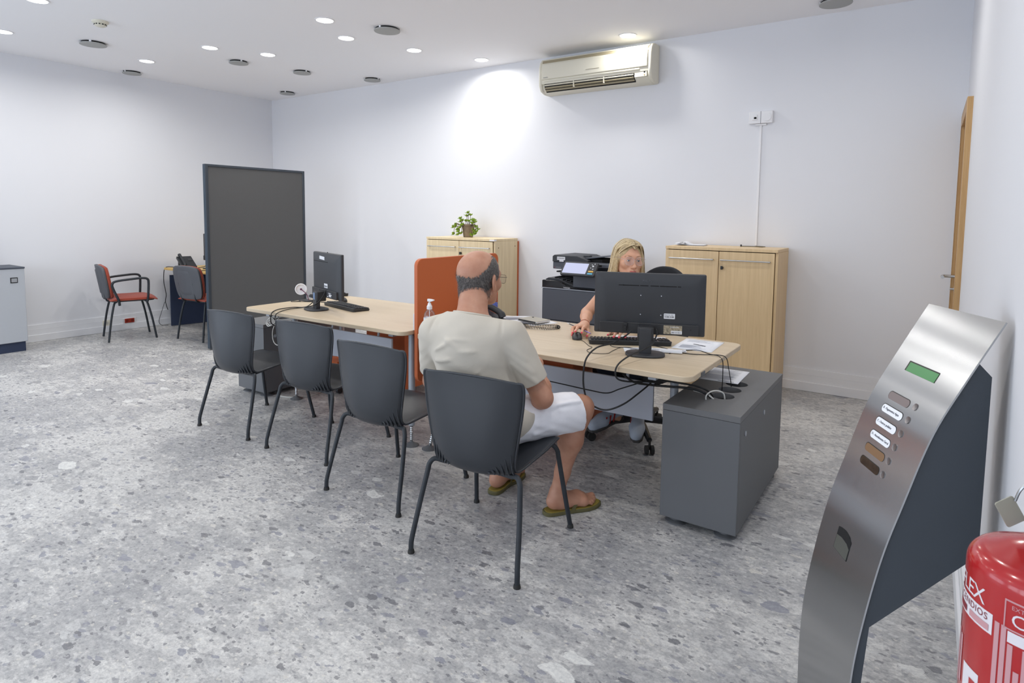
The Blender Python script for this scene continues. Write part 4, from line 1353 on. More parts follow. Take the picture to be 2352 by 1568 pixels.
G().cyl((0, 0, 0.15), (0, 0, 0.158), 0.005, n=12, M=SZ).prism([(-0.012, 0.156), (0.012, 0.156), (0.034, 0.162), (0.034, 0.167), (0.012, 0.169), (-0.012, 0.169)], -0.007, 0.007, 'Y', SZ).build('pump_nozzle', M_WHITEP, t, bevel=0.002)
G().cyl((0, 0, 0.01), (0, 0, 0.12), 0.0025, n=8, M=SZ).build('dip_tube', M_WHITEP, t)

# ribbed water bottle by the phone
t = thing('water_bottle', 'clear ribbed water bottle with blue label beside the telephone', 'bottle', (5.555, -2.165, DT))
pr = [(0.0, 0.0), (0.028, 0.0), (0.031, 0.006)]
for k in range(9):
    z = 0.012 + 0.014 * k
    pr += [(0.031, z), (0.0285, z + 0.006), (0.031, z + 0.012)]
pr += [(0.030, 0.15), (0.022, 0.175), (0.013, 0.19), (0.013, 0.20)]
G().lathe(pr, 24).build('bottle_body', M_CLEAR, t)
G().lathe([(0.0315, 0.05), (0.0322, 0.05), (0.0322, 0.10), (0.0315, 0.10)], 24).build('label_band', mat('label_blue', rgb(96, 112, 190), 0.5, vary=0.5, vscale=60), t)
G().lathe([(0.0, 0.196), (0.015, 0.196), (0.015, 0.21), (0.0, 0.211)], 20).build('cap', mat('cap_blue', rgb(90, 110, 180), 0.4), t)

# small white round fan lamp on a thin stem beside the turned monitor
t = thing('desk_fan', 'small white round device on a thin purple stem behind the turned monitor', 'fan', (3.93, -2.44, DT), 0)
ax = Vector((0.80, -0.58, 0.10)).normalized()
sd = ax.cross(Vector((0, 0, 1))).normalized()
cM = frame((-0.10, 0.02, 0.082), sd, ax.cross(sd) * -1, ax)
G().lathe([(0.0, -0.03), (0.040, -0.03), (0.046, -0.024), (0.046, 0.026), (0.043, 0.030), (0.038, 0.028), (0.034, 0.016), (0.0, 0.016)], 32, M=cM).build('fan_housing', M_WHITEP, t, sharp=35)
G().lathe([(0.0, 0.024), (0.007, 0.022), (0.008, 0.016)], 16, M=cM).build('hub', mat('plum', rgb(88, 36, 66), 0.5), t)
G().tube(cr([cM @ Vector((0, 0, 0.02)), (0.0, -0.005, 0.055), (0.03, -0.01, 0.02), (0.04, -0.01, 0.004)], 5), 0.0035, 8).build('stem', bpy.data.materials['plum'], t)
G().prism(rrect(-0.06, 0.06, -0.04, 0.03, 0.012), 0.0, 0.008, 'Z').build('fan_base', M_BLACKP, t, bevel=0.002)

# papers and charger lead on top of the right cabinet
t = thing('paper_stack', 'curled white papers on top of the right cabinet', 'paper', (6.27, -0.20, 1.1835), 8)
for k in range(3):
    G().grid(lambda u, v: Vector(((u - 0.5) * 0.25, (v - 0.5) * 0.19, 0.001 + 0.003 * k + 0.02 * max(0, 0.5 - u) ** 1.2 * (1 + k) * 0.5 + 0.016 * math.exp(-((u - 0.3) / 0.12) ** 2) * (0.4 + 0.4 * k))), 14, 4).build('sheet', M_PAPER, t, solid=0.0006)
t = thing('charger_cable', 'thin dark cable lying on top of the right cabinet below the duct', 'cable', (6.76, -0.10, 1.1835))
G().tube(cr([(-0.085, -0.02, 0.004), (-0.04, -0.01, 0.004), (0.02, 0.0, 0.004), (0.06, 0.02, 0.004), (0.09, 0.0, 0.004), (0.06, -0.02, 0.004), (0.03, 0.0, 0.006), (0.1, 0.01, 0.004)], 6), 0.0032, 6).build('cord', mat('cable_brown', rgb(96, 88, 66), 0.6), t)
G().box(-0.095, -0.083, -0.026, -0.014, 0.0, 0.018).build('plug', M_BLACKP, t, bevel=0.002)

# ------------------------------------------------------------------ cables (each run is a thing of its own)
def cable(label, pts, r, m=None, n=8):
    base = Vector(pts[0])
    t = thing('cable', label, 'cable', tuple(base))
    G().tube(cr([Vector(p) - base for p in pts], n), r, 8).build('sheath', m or M_CABLE, t, sharp=80)
    return t
cable('thick black power cable looping from the large monitor down past the desk front',
      [(6.765, -2.635, 0.85), (6.745, -2.665, 0.825), (6.715, -2.75, 0.80), (6.69, -2.87, 0.795), (6.682, -2.955, 0.765), (6.680, -2.985, 0.715), (6.680, -2.985, 0.63), (6.695, -2.97, 0.56), (6.735, -2.95, 0.525), (6.785, -2.93, 0.52),
       (6.84, -2.88, 0.545), (6.875, -2.80, 0.58), (6.90, -2.70, 0.615), (6.90, -2.6, 0.64)], 0.0042)
cable('black video cable sweeping from behind the large monitor over the desk edge',
      [(6.878, -2.585, 0.865), (6.888, -2.605, 0.84), (6.885, -2.66, 0.80), (6.868, -2.76, 0.783), (6.850, -2.86, 0.772), (6.838, -2.94, 0.752), (6.833, -2.968, 0.722), (6.84, -2.96, 0.685), (6.865, -2.90, 0.662), (6.90, -2.80, 0.645), (6.97, -2.72, 0.632)], 0.0040)
cable('thin black cable sagging along the front of the grey desk panel toward the man',
      [(6.15, -2.50, 0.47), (6.30, -2.47, 0.455), (6.45, -2.47, 0.45), (6.56, -2.47, 0.452), (6.64, -2.47, 0.49), (6.76, -2.47, 0.545), (6.82, -2.47, 0.57)], 0.0033)
cable('black cable bundle running under the desk end to the grey pedestal',
      [(6.72, -2.62, 0.615), (6.80, -2.67, 0.598), (6.90, -2.69, 0.604), (7.00, -2.69, 0.612), (7.08, -2.675, 0.615), (7.14, -2.65, 0.60), (7.175, -2.625, 0.57), (7.19, -2.615, 0.52)], 0.006)
cable('black cable running under the desk above the bundle, ending in the pedestal',
      [(6.76, -2.60, 0.635), (6.86, -2.63, 0.622), (6.98, -2.66, 0.628), (7.10, -2.64, 0.622), (7.165, -2.605, 0.59), (7.19, -2.595, 0.53)], 0.0045)
cable('white cable end curling out of the front hole of the pedestal',
      [(7.10, -2.66, 0.605), (7.15, -2.64, 0.592), (7.18, -2.63, 0.575), (7.20, -2.615, 0.545), (7.21, -2.60, 0.53)], 0.0042, M_CABLEW)
cable('white cable loop standing up in the front hole of the pedestal',
      [(7.165, -2.655, 0.545), (7.160, -2.66, 0.585), (7.175, -2.64, 0.605), (7.20, -2.61, 0.607), (7.222, -2.585, 0.59), (7.228, -2.58, 0.545)], 0.0035, M_CABLEW)
cable('thin black cable from the letters over the desk edge into the rear pedestal hole',
      [(6.93, -2.535, zc), (6.951, -2.45, zc), (6.98, -2.40, zc), (7.03, -2.37, zc), (7.10, -2.42, zc), (7.155, -2.455, zc + 0.003), (7.178, -2.462, 0.72), (7.178, -2.45, 0.66), (7.170, -2.42, 0.59), (7.165, -2.405, 0.545)], 0.0021)
cable('second thin black cable crossing the white sheet into the rear pedestal hole',
      [(6.80, -2.40, zc), (6.855, -2.42, zc), (6.93, -2.46, zc), (7.01, -2.48, zc), (7.09, -2.46, zc + 0.002), (7.15, -2.43, zc + 0.003), (7.182, -2.41, 0.725), (7.192, -2.39, 0.66), (7.198, -2.365, 0.59), (7.20, -2.355, 0.545)], 0.0021)
cable('black keyboard cord lying in front of the keyboard of the woman', [(6.60, -2.53, zc), (6.64, -2.56, zc), (6.70, -2.535, zc), (6.755, -2.545, zc), (6.80, -2.565, zc), (6.83, -2.56, zc)], 0.0016)
cable('black cable looping from the turned monitor over the desk front edge',
      [(4.44, -2.665, 0.88), (4.43, -2.70, 0.82), (4.38, -2.72, 0.775), (4.25, -2.71, 0.745), (4.18, -2.745, 0.742), (4.17, -2.83, 0.742), (4.20, -2.91, 0.742), (4.215, -2.955, 0.725), (4.20, -2.95, 0.66), (4.15, -2.88, 0.62)], 0.0036)
cable('second black cable from the turned monitor over the desk front edge',
      [(4.33, -2.675, 0.80), (4.28, -2.70, 0.755), (4.235, -2.73, 0.742), (4.225, -2.79, 0.742), (4.25, -2.88, 0.742), (4.27, -2.952, 0.73), (4.265, -2.962, 0.70), (4.22, -2.92, 0.65)], 0.0032)
cable('thin dark cable lying on the desk between the turned monitor and the partition',
      [(4.15, -2.42, zc), (4.05, -2.45, zc), (3.95, -2.52, zc), (3.90, -2.56, zc), (3.87, -2.53, zc), (3.93, -2.50, zc)], 0.002)
M_BUNDLE = M_CABLEW
cable('tangle of white cables tied up under the end of the desk with the turned monitor',
      [(4.00, -2.77, 0.66), (3.93, -2.76, 0.645), (3.86, -2.74, 0.62), (3.85, -2.75, 0.59), (3.90, -2.77, 0.575), (3.97, -2.77, 0.60), (3.99, -2.76, 0.64), (3.92, -2.73, 0.635), (3.88, -2.76, 0.60), (3.94, -2.78, 0.59), (4.01, -2.76, 0.63), (3.98, -2.74, 0.66)], 0.0036, M_CABLEW)
cable('white cable hanging in a loop below the tied white cables',
      [(3.98, -2.765, 0.60), (3.95, -2.765, 0.55), (3.945, -2.765, 0.50), (3.96, -2.765, 0.46), (3.99, -2.76, 0.44), (4.03, -2.75, 0.45)], 0.0034, M_CABLEW)
cable('black cable tie bundle gripping the white cables under the desk',
      [(4.02, -2.79, 0.68), (3.97, -2.78, 0.665), (3.93, -2.77, 0.65), (3.90, -2.76, 0.66), (3.95, -2.75, 0.63), (4.0, -2.77, 0.61), (4.02, -2.78, 0.65)], 0.003)
cable('white cable curled on the floor beside the far grey pedestal',
      [(3.86, -2.66, 0.004), (3.98, -2.62, 0.004), (4.05, -2.50, 0.004), (4.02, -2.35, 0.004), (3.94, -2.30, 0.004), (3.90, -2.32, 0.004)], 0.004, M_CABLEW)
cable('black cable drooping off the left end of the far corner desk',
      [(0.40, -1.60, DT + 0.004), (0.26, -1.63, DT + 0.012), (0.16, -1.645, DT + 0.004), (0.11, -1.65, 0.69), (0.095, -1.65, 0.55), (0.12, -1.64, 0.40), (0.10, -1.64, 0.30), (0.13, -1.63, 0.20)], 0.0045)
cable('thin cable hanging from the far desk to the floor along the left wall',
      [(0.11, -1.655, 0.30), (0.06, -1.67, 0.18), (0.045, -1.70, 0.06), (0.06, -1.68, 0.006), (0.11, -1.62, 0.004)], 0.003)
cable('dark cable crossing the front of the far corner desk top',
      [(0.62, -1.50, DT + 0.003), (0.66, -1.60, DT + 0.003), (0.70, -1.675, DT + 0.004), (0.705, -1.69, 0.71), (0.70, -1.685, 0.60)], 0.004)
cable('second dark cable crossing the far corner desk top beside the partition',
      [(1.02, -1.42, DT + 0.003), (0.95, -1.55, DT + 0.003), (0.94, -1.675, DT + 0.004), (0.94, -1.69, 0.71), (0.93, -1.685, 0.58)], 0.004)
cable('black cable rising from the far telephone to the grey monitor', [(0.60, -1.50, 0.745), (0.68, -1.46, 0.76), (0.75, -1.43, 0.80), (0.79, -1.405, 0.83)], 0.004)

# ------------------------------------------------------------------ office copier
M_COP = mat('copier_grey', rgb(80, 84, 92), 0.5, bump=0.06, bscale=600)
M_COPD = mat('copier_dark', rgb(48, 50, 55), 0.5, bump=0.06, bscale=600)
M_SCR2 = mat('touch_screen', rgb(60, 60, 70), 0.2, emit=(0.66, 0.70, 0.95, 1), estr=0.85)
t = thing('copier', 'dark grey office copier with lit touch panel behind the woman', 'copier', (5.375, -0.455, 0))
for sx_ in (-0.22, 0.22):
    for sy_ in (-0.25, 0.25):
        G().lathe([(0.0, 0.0), (0.028, 0.0), (0.028, 0.05), (0.02, 0.061), (0.0, 0.061)], 16, (sx_, sy_, 0)).build('foot', M_GLIDE, t)
hx, yf, yb = 0.275, -0.315, 0.31
G().box(-hx, hx, yf + 0.01, yb, 0.06, 0.775).build('body', M_COP, t, bevel=0.006)
for k, (z0, z1) in enumerate(((0.08, 0.27), (0.275, 0.488), (0.493, 0.772))):
    d = G().box(-hx + 0.002, hx - 0.002, yf - 0.008, yf + 0.012, z0, z1).build('paper_drawer' if k < 2 else 'front_cover', M_COP, t, bevel=0.005)
    if k < 2:
        G().prism(rrect(-0.066, 0.05, z1 - 0.088, z1 - 0.045, 0.008), yf - 0.0092, yf - 0.006, 'Y').build('handle_recess', M_DARK, d)
G().box(-hx - 0.003, hx + 0.003, yf - 0.012, yf + 0.012, 0.775, 0.782).build('pale_strip', M_GREYPAINT, t)
G().prism([(-hx, 0.782), (hx, 0.782), (hx, 0.800), (0.03, 0.800), (-0.03, 0.812), (-0.10, 0.842), (-0.15, 0.848), (-hx + 0.01, 0.85), (-hx, 0.845)], yf - 0.008, yf + 0.05, 'Y').build('gloss_band', M_GLOSS, t, bevel=0.003)
G().prism([(-hx, 0.782), (hx, 0.782), (hx, 0.80), (0.05, 0.805), (-0.06, 0.83), (-0.13, 0.862), (-hx + 0.03, 0.866), (-hx, 0.85)], yf + 0.05, yb, 'Y').build('output_tray', M_COPD, t, bevel=0.003)
for k in range(5):
    G().box(-hx + 0.09 + 0.04 * k, -hx + 0.098 + 0.04 * k, yf + 0.06, yb - 0.1, 0.86 - 0.006 * k, 0.876 - 0.006 * k).build('tray_rib', M_COPD, t, bevel=0.002)
G().box(0.03, hx, yf + 0.015, yb, 0.80, 0.935).build('side_tower', M_COP, t, bevel=0.004)
G().box(-hx + 0.03, 0.03, yb - 0.10, yb, 0.80, 0.935).build('rear_tower', M_COPD, t)
# scanner and document feeder
G().box(-hx + 0.0, hx + 0.05, yf + 0.18, yb, 0.938, 1.003).build('scanner', M_COP, t, bevel=0.006)
G().prism([(-hx, 1.004), (0.10, 1.004), (0.09, 1.03), (-0.02, 1.064), (-hx + 0.02, 1.068), (-hx, 1.055)], yf + 0.17, yb - 0.05, 'Y').build('document_feeder', M_COPD, t, bevel=0.005)
st = G().box(-hx + 0.05, -hx + 0.135, yf + 0.1685, yf + 0.170, 1.022, 1.052).box(-hx + 0.075, -hx + 0.12, yf + 0.1685, yf + 0.170, 1.006, 1.022).build('sticker', M_STICK, t, label='white service sticker')
vs, fs = text_geo('COPIADORA', 0.0125)
G().add(vs, fs, frame((-hx + 0.053, yf + 0.168, 1.034), (1, 0, 0), (0, 0, 1), (0, -1, 0))).build('lettering', M_NAVY, st, merge=False)
G().box(-hx + 0.018, -hx + 0.024, yf + 0.1785, yf + 0.18, 0.948, 0.955).build('red_mark', mat('red_mark', rgb(170, 40, 50), 0.5), t)
vs, fs = text_geo('e-STUDIO', 0.014)
G().add(vs, fs, frame((-hx + 0.028, yf + 0.1792, 0.947), (1, 0, 0), (0, 0, 1), (0, -1, 0))).build('lettering', mat('logo_grey2', rgb(170, 172, 178), 0.5), t, merge=False)
G().prism([(0.02, 1.035), (0.14, 1.05), (0.33, 1.078), (0.33, 1.083), (0.13, 1.062), (0.02, 1.048)], yf + 0.22, yb - 0.08, 'Y').build('feeder_tray', M_COP, t, bevel=0.003)
G().box(0.09, 0.20, yf + 0.24, yb - 0.1, 1.004, 1.04).build('tray_support', M_DARK, t)
G().box(0.0, 0.06, yf + 0.26, yf + 0.32, 1.045, 1.068).build('feeder_guide', M_COPD, t, bevel=0.003)
G().prism([(0.11, 0.97), (0.36, 0.985), (0.40, 1.0), (0.40, 1.012), (0.10, 1.012)], yf + 0.05, yf + 0.24, 'Y').build('side_tray', M_COP, t, bevel=0.004)
G().box(0.24, 0.29, yf + 0.048, yf + 0.052, 0.992, 1.006).build('tray_slot', M_DARK, t)
G().box(-hx + 0.085, -hx + 0.14, yf + 0.10, yf + 0.17, 0.915, 0.928).build('feeder_lever', M_DARK, t, bevel=0.003)
# tilted control panel
tl = R(42)
pm = frame((0.135, yf - 0.075, 0.978), (1, 0, 0), (0, math.sin(tl), math.cos(tl)), (0, -math.cos(tl), math.sin(tl)))
G().prism(rrect(-0.165, 0.165, -0.073, 0.073, 0.012), -0.022, 0.0, 'Z', pm).build('control_panel', M_COPD, t, bevel=0.004)
G().prism(rrect(-0.148, 0.078, -0.055, 0.055, 0.003), 0.0, 0.0012, 'Z', pm).build('touch_screen', M_SCR2, t)
G().prism(rrect(0.098, 0.145, -0.034, -0.020, 0.003), 0.0, 0.003, 'Z', pm).build('button', mat('button_amber', rgb(214, 172, 84), 0.4), t, label='amber button')
G().prism(rrect(0.098, 0.145, -0.058, -0.044, 0.003), 0.0, 0.003, 'Z', pm).build('button', mat('button_cyan', rgb(96, 176, 206), 0.4), t, label='cyan button')
for x, y, r in ((0.112, 0.045, 0.004), (0.135, 0.055, 0.004), (0.125, 0.03, 0.008), (0.108, 0.012, 0.004), (0.132, 0.0, 0.005), (0.108, -0.006, 0.003)):
    G().cyl((x, y, 0), (x, y, 0.002), r, n=14, M=pm).build('button', M_STICK if r > 0.0035 else M_COP, t)
G().box(0.03, 0.25, yf - 0.03, yf + 0.12, 0.905, 0.94).build('panel_arm', M_COPD, t, bevel=0.006)
vs, fs = text_geo('TOSHIBA', 0.0165, spacing=1.05)
G().add(vs, fs, frame((-0.055, yf - 0.0088, 0.786), (1, 0, 0), (0, 0, 1), (0, -1, 0))).build('lettering', M_STICK, t, merge=False)

# ------------------------------------------------------------------ woman's swivel chair
M_TASK = mat('task_fabric', rgb(40, 42, 47), 0.9, bump=0.3, bscale=400)
t = thing('swivel_chair', 'black office swivel chair the woman sits on', 'chair', (6.47, -1.80, 0), -55)
Minv = Matrix.Rotation(R(55), 4, 'Z')
for k in range(5):
    a = R(72 * k)
    d = Vector((math.cos(a), math.sin(a), 0))
    sdv = Vector((-d.y, d.x, 0))
    s = G().tube([d * 0.03 + Vector((0, 0, 0.115)), d * 0.18 + Vector((0, 0, 0.11)), d * 0.33 + Vector((0, 0, 0.085))], [0.028, 0.024, 0.017], 8).build('base_arm', M_BLACKP, t)
    c = G()
    p = d * 0.34
    for s2 in (-1, 1):
        q = p + sdv * 0.017 * s2
        c.cyl(tuple(q - sdv * 0.009 + Vector((0, 0, 0.0275))), tuple(q + sdv * 0.009 + Vector((0, 0, 0.0275))), 0.0275, n=18)
    c.cyl(tuple(p + Vector((0, 0, 0.03))), tuple(p + Vector((0, 0, 0.085))), 0.008, n=10)
    c.build('caster', M_GLIDE, s)
G().cyl((0, 0, 0.09), (0, 0, 0.26), 0.028).cyl((0, 0, 0.26), (0, 0, 0.40), 0.018).build('gas_column', M_BLACKP, t)
rt_ = Matrix.Rotation(R(55 - 12), 4, 'Z')      # seat faces the desk
G().prism(rrect(-0.24, 0.24, -0.24, 0.23, 0.09), 0.40, 0.455, 'Z', rt_).build('seat', M_TASK, t, bevel=0.02, seg=3)
def bk(u, v):
    a, b_ = 2 * u - 1, v
    w = 0.225 * (1 - 0.16 * abs(2 * b_ - 0.9) ** 2.2)
    z = 0.53 + 0.565 * b_ - 0.09 * abs(a) ** 2.2 * b_ ** 3
    y = 0.235 + 0.06 * b_ - 0.05 * a * a
    return rt_ @ Vector((w * a, y, z))
G().grid(bk, 16, 14).build('backrest', M_TASK, t, solid=0.045, bevel=0.012, sharp=60)
G().tube(cr([(0, 0.05, 0.40), (0, 0.22, 0.40), (0, 0.285, 0.44), (0, 0.30, 0.60)], 5), 0.018, 10, rt_).build('back_support', M_BLACKP, t)

# ------------------------------------------------------------------ potted succulent on the left cabinet
M_LEAF = mat('leaf_green', rgb(122, 150, 40), 0.55, vary=0.25, vscale=40)
M_STEM = mat('stem_brown', rgb(96, 84, 62), 0.8)
t = thing('potted_plant', 'bright green succulent in a small grey brown pot on the left cabinet', 'plant', (3.815, -0.235, 1.1835))
G().lathe([(0.0, 0.0), (0.050, 0.0), (0.053, 0.01), (0.070, 0.125), (0.0755, 0.127), (0.0755, 0.142), (0.069, 0.142), (0.066, 0.125), (0.0, 0.12)], 28).build('pot', mat('pot_clay', rgb(134, 118, 98), 0.8, bump=0.2, bscale=120, vary=0.15, vscale=30), t)
rr = random.Random(5)
rosettes = [(-0.02, 0, 0.225), (0.02, -0.01, 0.17), (-0.10, 0, 0.20), (-0.085, -0.02, 0.165), (-0.045, -0.04, 0.175), (-0.15, -0.03, 0.13), (-0.19, -0.02, 0.10), (-0.125, -0.05, 0.115), (-0.10, -0.06, 0.075),
            (-0.14, -0.07, 0.03), (-0.035, -0.09, 0.10), (-0.045, -0.10, 0.06), (-0.055, -0.10, 0.025), (-0.02, -0.095, 0.035), (0.07, -0.01, 0.175), (0.095, -0.01, 0.16), (0.075, -0.03, 0.145), (0.125, -0.03, 0.11),
            (0.145, -0.02, 0.085), (0.12, -0.05, 0.07), (0.125, -0.06, 0.035), (0.105, -0.07, 0.02), (0.14, -0.05, 0.055), (0.0, 0.0, 0.26), (0.02, 0.01, 0.235), (-0.055, 0.03, 0.17), (0.04, 0.05, 0.18), (-0.01, -0.085, 0.13)]
leafbm = G()
# one leaf mesh, copied per leaf
def leaf_fn(u, v):
    w = 0.0085 * math.sin(math.pi * min(0.06 + 0.94 * v, 1) ** 1.15) + 0.0008
    a = 2 * u - 1
    return Vector((w * a, 0.036 * v, 0.010 * v * v + 0.003 * a * a))
first_leaf = G().grid(leaf_fn, 4, 5).build('leaf', M_LEAF, t, solid=0.0022, sharp=80)
n_leaf = 0
sg = G()
for x, y, z in rosettes:
    c = Vector((x, y, z))
    up = (Vector((x * 0.6, y * 0.6 - 0.02, 0.11)) + Vector((rr.uniform(-.04, .04), rr.uniform(-.04, .04), 0))).normalized()
    q = Vector((0, 0, 1)).rotation_difference(up).to_matrix().to_4x4()
    root_ = Vector((max(-0.055, min(0.055, x * 0.45)), max(-0.05, y * 0.4), 0.125))
    mid = (root_ + c) / 2 + Vector((x * 0.25, -0.02 if y < -0.02 else 0, 0.025 if z < 0.14 else 0.0))
    sg.tube(cr([root_, mid, c], 5), [0.0028] * 11, 6)
    for k in range(10):
        a = 2 * math.pi * (k / 10) * 3.09
        lift = 0.25 + 0.085 * k
        s = (1.0 - 0.035 * k) * rr.uniform(0.85, 1.1)
        Mx = Matrix.Translation(c) @ q @ Matrix.Rotation(a, 4, 'Z') @ Matrix.Translation((0, 0.002, 0)) @ Matrix.Rotation(lift, 4, 'X') @ Matrix.Scale(s, 4)
        if n_leaf == 0:
            o = first_leaf
        else:
            o = first_leaf.copy()
            COL.objects.link(o)
        o.parent = t
        o.matrix_local = Mx
        n_leaf += 1
sg.build('stems', M_STEM, t)

# ------------------------------------------------------------------ ticket machine
def brushed():
    m, nt, b = new_mat('brushed_steel')
    N, L = nt.nodes.new, nt.links.new
    b.inputs['Base Color'].default_value = rgb(186, 187, 188)
    b.inputs['Metallic'].default_value = 1.0
    b.inputs['Roughness'].default_value = 0.36
    tc = N('ShaderNodeTexCoord')
    mp = N('ShaderNodeMapping')
    mp.inputs['Scale'].default_value = (900, 6, 6)
    L(tc.outputs['Object'], mp.inputs['Vector'])
    n = N('ShaderNodeTexNoise')
    n.inputs['Scale'].default_value = 1.0
    n.inputs['Detail'].default_value = 4
    L(mp.outputs['Vector'], n.inputs['Vector'])
    mr = N('ShaderNodeMapRange')
    mr.inputs['To Min'].default_value = 0.21
    mr.inputs['To Max'].default_value = 0.26
    L(n.outputs['Fac'], mr.inputs['Value'])
    L(mr.outputs[0], b.inputs['Roughness'])
    bp = N('ShaderNodeBump')
    bp.inputs['Strength'].default_value = 0.012
    bp.inputs['Distance'].default_value = 0.0005
    L(n.outputs['Fac'], bp.inputs['Height'])
    L(bp.outputs['Normal'], b.inputs['Normal'])
    tg = N('ShaderNodeTangent')
    tg.direction_type = 'RADIAL'
    tg.axis = 'X'
    L(tg.outputs[0], b.inputs['Tangent'])
    b.inputs['Anisotropic'].default_value = 0.93
    b.inputs['Anisotropic Rotation'].default_value = 0.25
    return m
M_BRUSH = brushed()
M_KIOSK = mat('kiosk_charcoal', rgb(64, 70, 77), 0.6, bump=0.08, bscale=900)
t = thing('ticket_machine', 'curved brushed steel queue ticket machine with green display', 'ticket machine', (8.076, -3.637, 0), -61)
KP = interp_rows([(-0.294, 0.012), (-0.296, 0.07), (-0.2965, 0.228), (-0.284, 0.389), (-0.2425, 0.61), (-0.195, 0.771), (-0.142, 0.931), (-0.077, 1.06), (0.0, 1.2)], 6)
KA = np.concatenate([[0], np.cumsum(np.linalg.norm(np.diff(KP, axis=0), axis=1))])
def kpt(s):
    return np.array([np.interp(s, KA, KP[:, 0]), np.interp(s, KA, KP[:, 1])])
def ks(z):
    return float(np.interp(z, KP[:, 1], KA))
def kframe(x, z, off=0.0):
    """surface frame at local x and height z: X across, Y up along the panel, Z outward"""
    s = ks(z)
    p, q = kpt(s - 0.004), kpt(s + 0.004)
    ty = Vector((0, q[0] - p[0], q[1] - p[1])).normalized()
    nz = Vector((1, 0, 0)).cross(ty)
    c = kpt(s)
    return frame(Vector((x, c[0], c[1])) + nz * off, (1, 0, 0), ty, nz)
KW = 0.15
g = G()
SN = 54
def kp3(x, s, off):
    p, q = kpt(max(s - 0.004, 0)), kpt(min(s + 0.004, KA[-1]))
    ty = Vector((0, q[0] - p[0], q[1] - p[1])).normalized()
    nz = Vector((1, 0, 0)).cross(ty)
    c = kpt(s)
    return Vector((x, c[0], c[1])) + nz * off
vs, fs = [], []
for i in range(SN + 1):
    s = KA[-1] * i / SN
    vs += [kp3(-KW, s, 0), kp3(KW, s, 0), kp3(KW, s, -0.004), kp3(-KW, s, -0.004)]
for i in range(SN):
    for k in range(4):
        fs.append((i * 4 + k, i * 4 + (k + 1) % 4, (i + 1) * 4 + (k + 1) % 4, (i + 1) * 4 + k))
fs += [(0, 3, 2, 1), (SN * 4, SN * 4 + 1, SN * 4 + 2, SN * 4 + 3)]
g.add(vs, fs)
g.build('steel_panel', M_BRUSH, t, bevel=0.0, sharp=30)
side = [tuple(kpt(s)) for s in np.linspace(0, ks(1.103), 30)]
side = [(y + 0.006, z) for y, z in side]
side += [(-0.017, 1.071), (-0.018, 0.644), (-0.252, 0.450), (-0.264, 0.30), (-0.266, 0.012)]
G().prism(side, -KW + 0.006, KW - 0.006, 'X').build('housing', M_KIOSK, t, bevel=0.0)
G().prism(rrect(-0.19, 0.19, -0.42, 0.02, 0.02), 0.0, 0.012, 'Z').build('foot_plate', M_KIOSK, t, bevel=0.002)
G().box(-0.012, 0.012, -0.019, -0.012, 0.965, 1.0).build('rear_lock', M_STEEL, t)
M_RECESS_SHADE = mat('recess_shade', rgb(52, 50, 46), 0.5)  # dark plates laid on the flat panel; their rims paint the shade of recesses
d = G().prism(rrect(-0.066, 0.066, -0.0145, 0.0145, 0.002), 0.0002, 0.0009, 'Z', kframe(-0.008, 1.0435)).build('display_window', M_RECESS_SHADE, t)
G().prism(rrect(-0.060, 0.066, -0.0145, 0.011, 0.001), 0.0009, 0.0014, 'Z', kframe(-0.008, 1.0435)).build('lcd', mat('lcd_green', rgb(78, 140, 84), 0.3), d)
rows = [(0.9645, mat('slot_mauve', rgb(128, 116, 114), 0.5), None), (0.9305, M_PAPER, 'B - Pagamentos Agua'), (0.8945, M_PAPER, 'C - Outros pedidos'),
        (0.8585, M_PAPER, 'D - Atendimento Geral'), (0.822, mat('slot_brown', rgb(130, 100, 72), 0.5), None), (0.786, mat('slot_dark', rgb(58, 46, 36), 0.3, vary=0.5, vscale=70), None)]
for k, (z, m_, txt) in enumerate(rows):
    fr = kframe(-0.0265, z)
    w = G().prism(rrect(-0.049, 0.049, -0.0115, 0.0115, 0.0110, 6), 0.0002, 0.0007, 'Z', fr).build('label_slot', M_RECESS_SHADE, t)
    c = G().prism(rrect(-0.047, 0.049, -0.0115, 0.0095, 0.0100, 6), 0.0007, 0.0011, 'Z', fr).build('label_card', m_, w)
    if txt:
        v_, f_ = text_geo(txt, 0.0088)
        G().add(v_, f_, fr @ Matrix.Translation((-0.041, -0.003, 0.0012))).build('lettering', M_INK, w, merge=False)
    bt = kframe(0.0475 - 0.0012 * k, z + 0.002)
    G().lathe([(0.0, 0.001), (0.0078, 0.001), (0.0092, 0.0015), (0.0092, 0.0002), (0.0, 0.0002)], 20, M=bt).build('push_button', mat('button_metal', rgb(150, 146, 146), 0.35, metal=0.9) if 'button_metal' not in bpy.data.materials else bpy.data.materials['button_metal'], t)
# ticket outlet with an arched top edge
fr = kframe(-0.017, 0.575)
out = [(-0.038, -0.033), (0.038, -0.033), (0.038, 0.018), (0.024, 0.028), (0.0, 0.0325), (-0.024, 0.030), (-0.038, 0.026)]
o = G().prism(out, 0.0002, 0.0008, 'Z', fr).build('ticket_outlet', M_DARK, t)  # flat near-black plate on the panel, painting the shade inside the opening
G().prism([(-0.036, -0.032), (0.036, -0.032), (0.036, -0.002), (0.02, 0.006), (-0.01, 0.008), (-0.036, 0.004)], 0.0008, 0.0014, 'Z', fr).build('outlet_chute', mat('chute_grey', rgb(112, 114, 108), 0.35, metal=0.5), o)

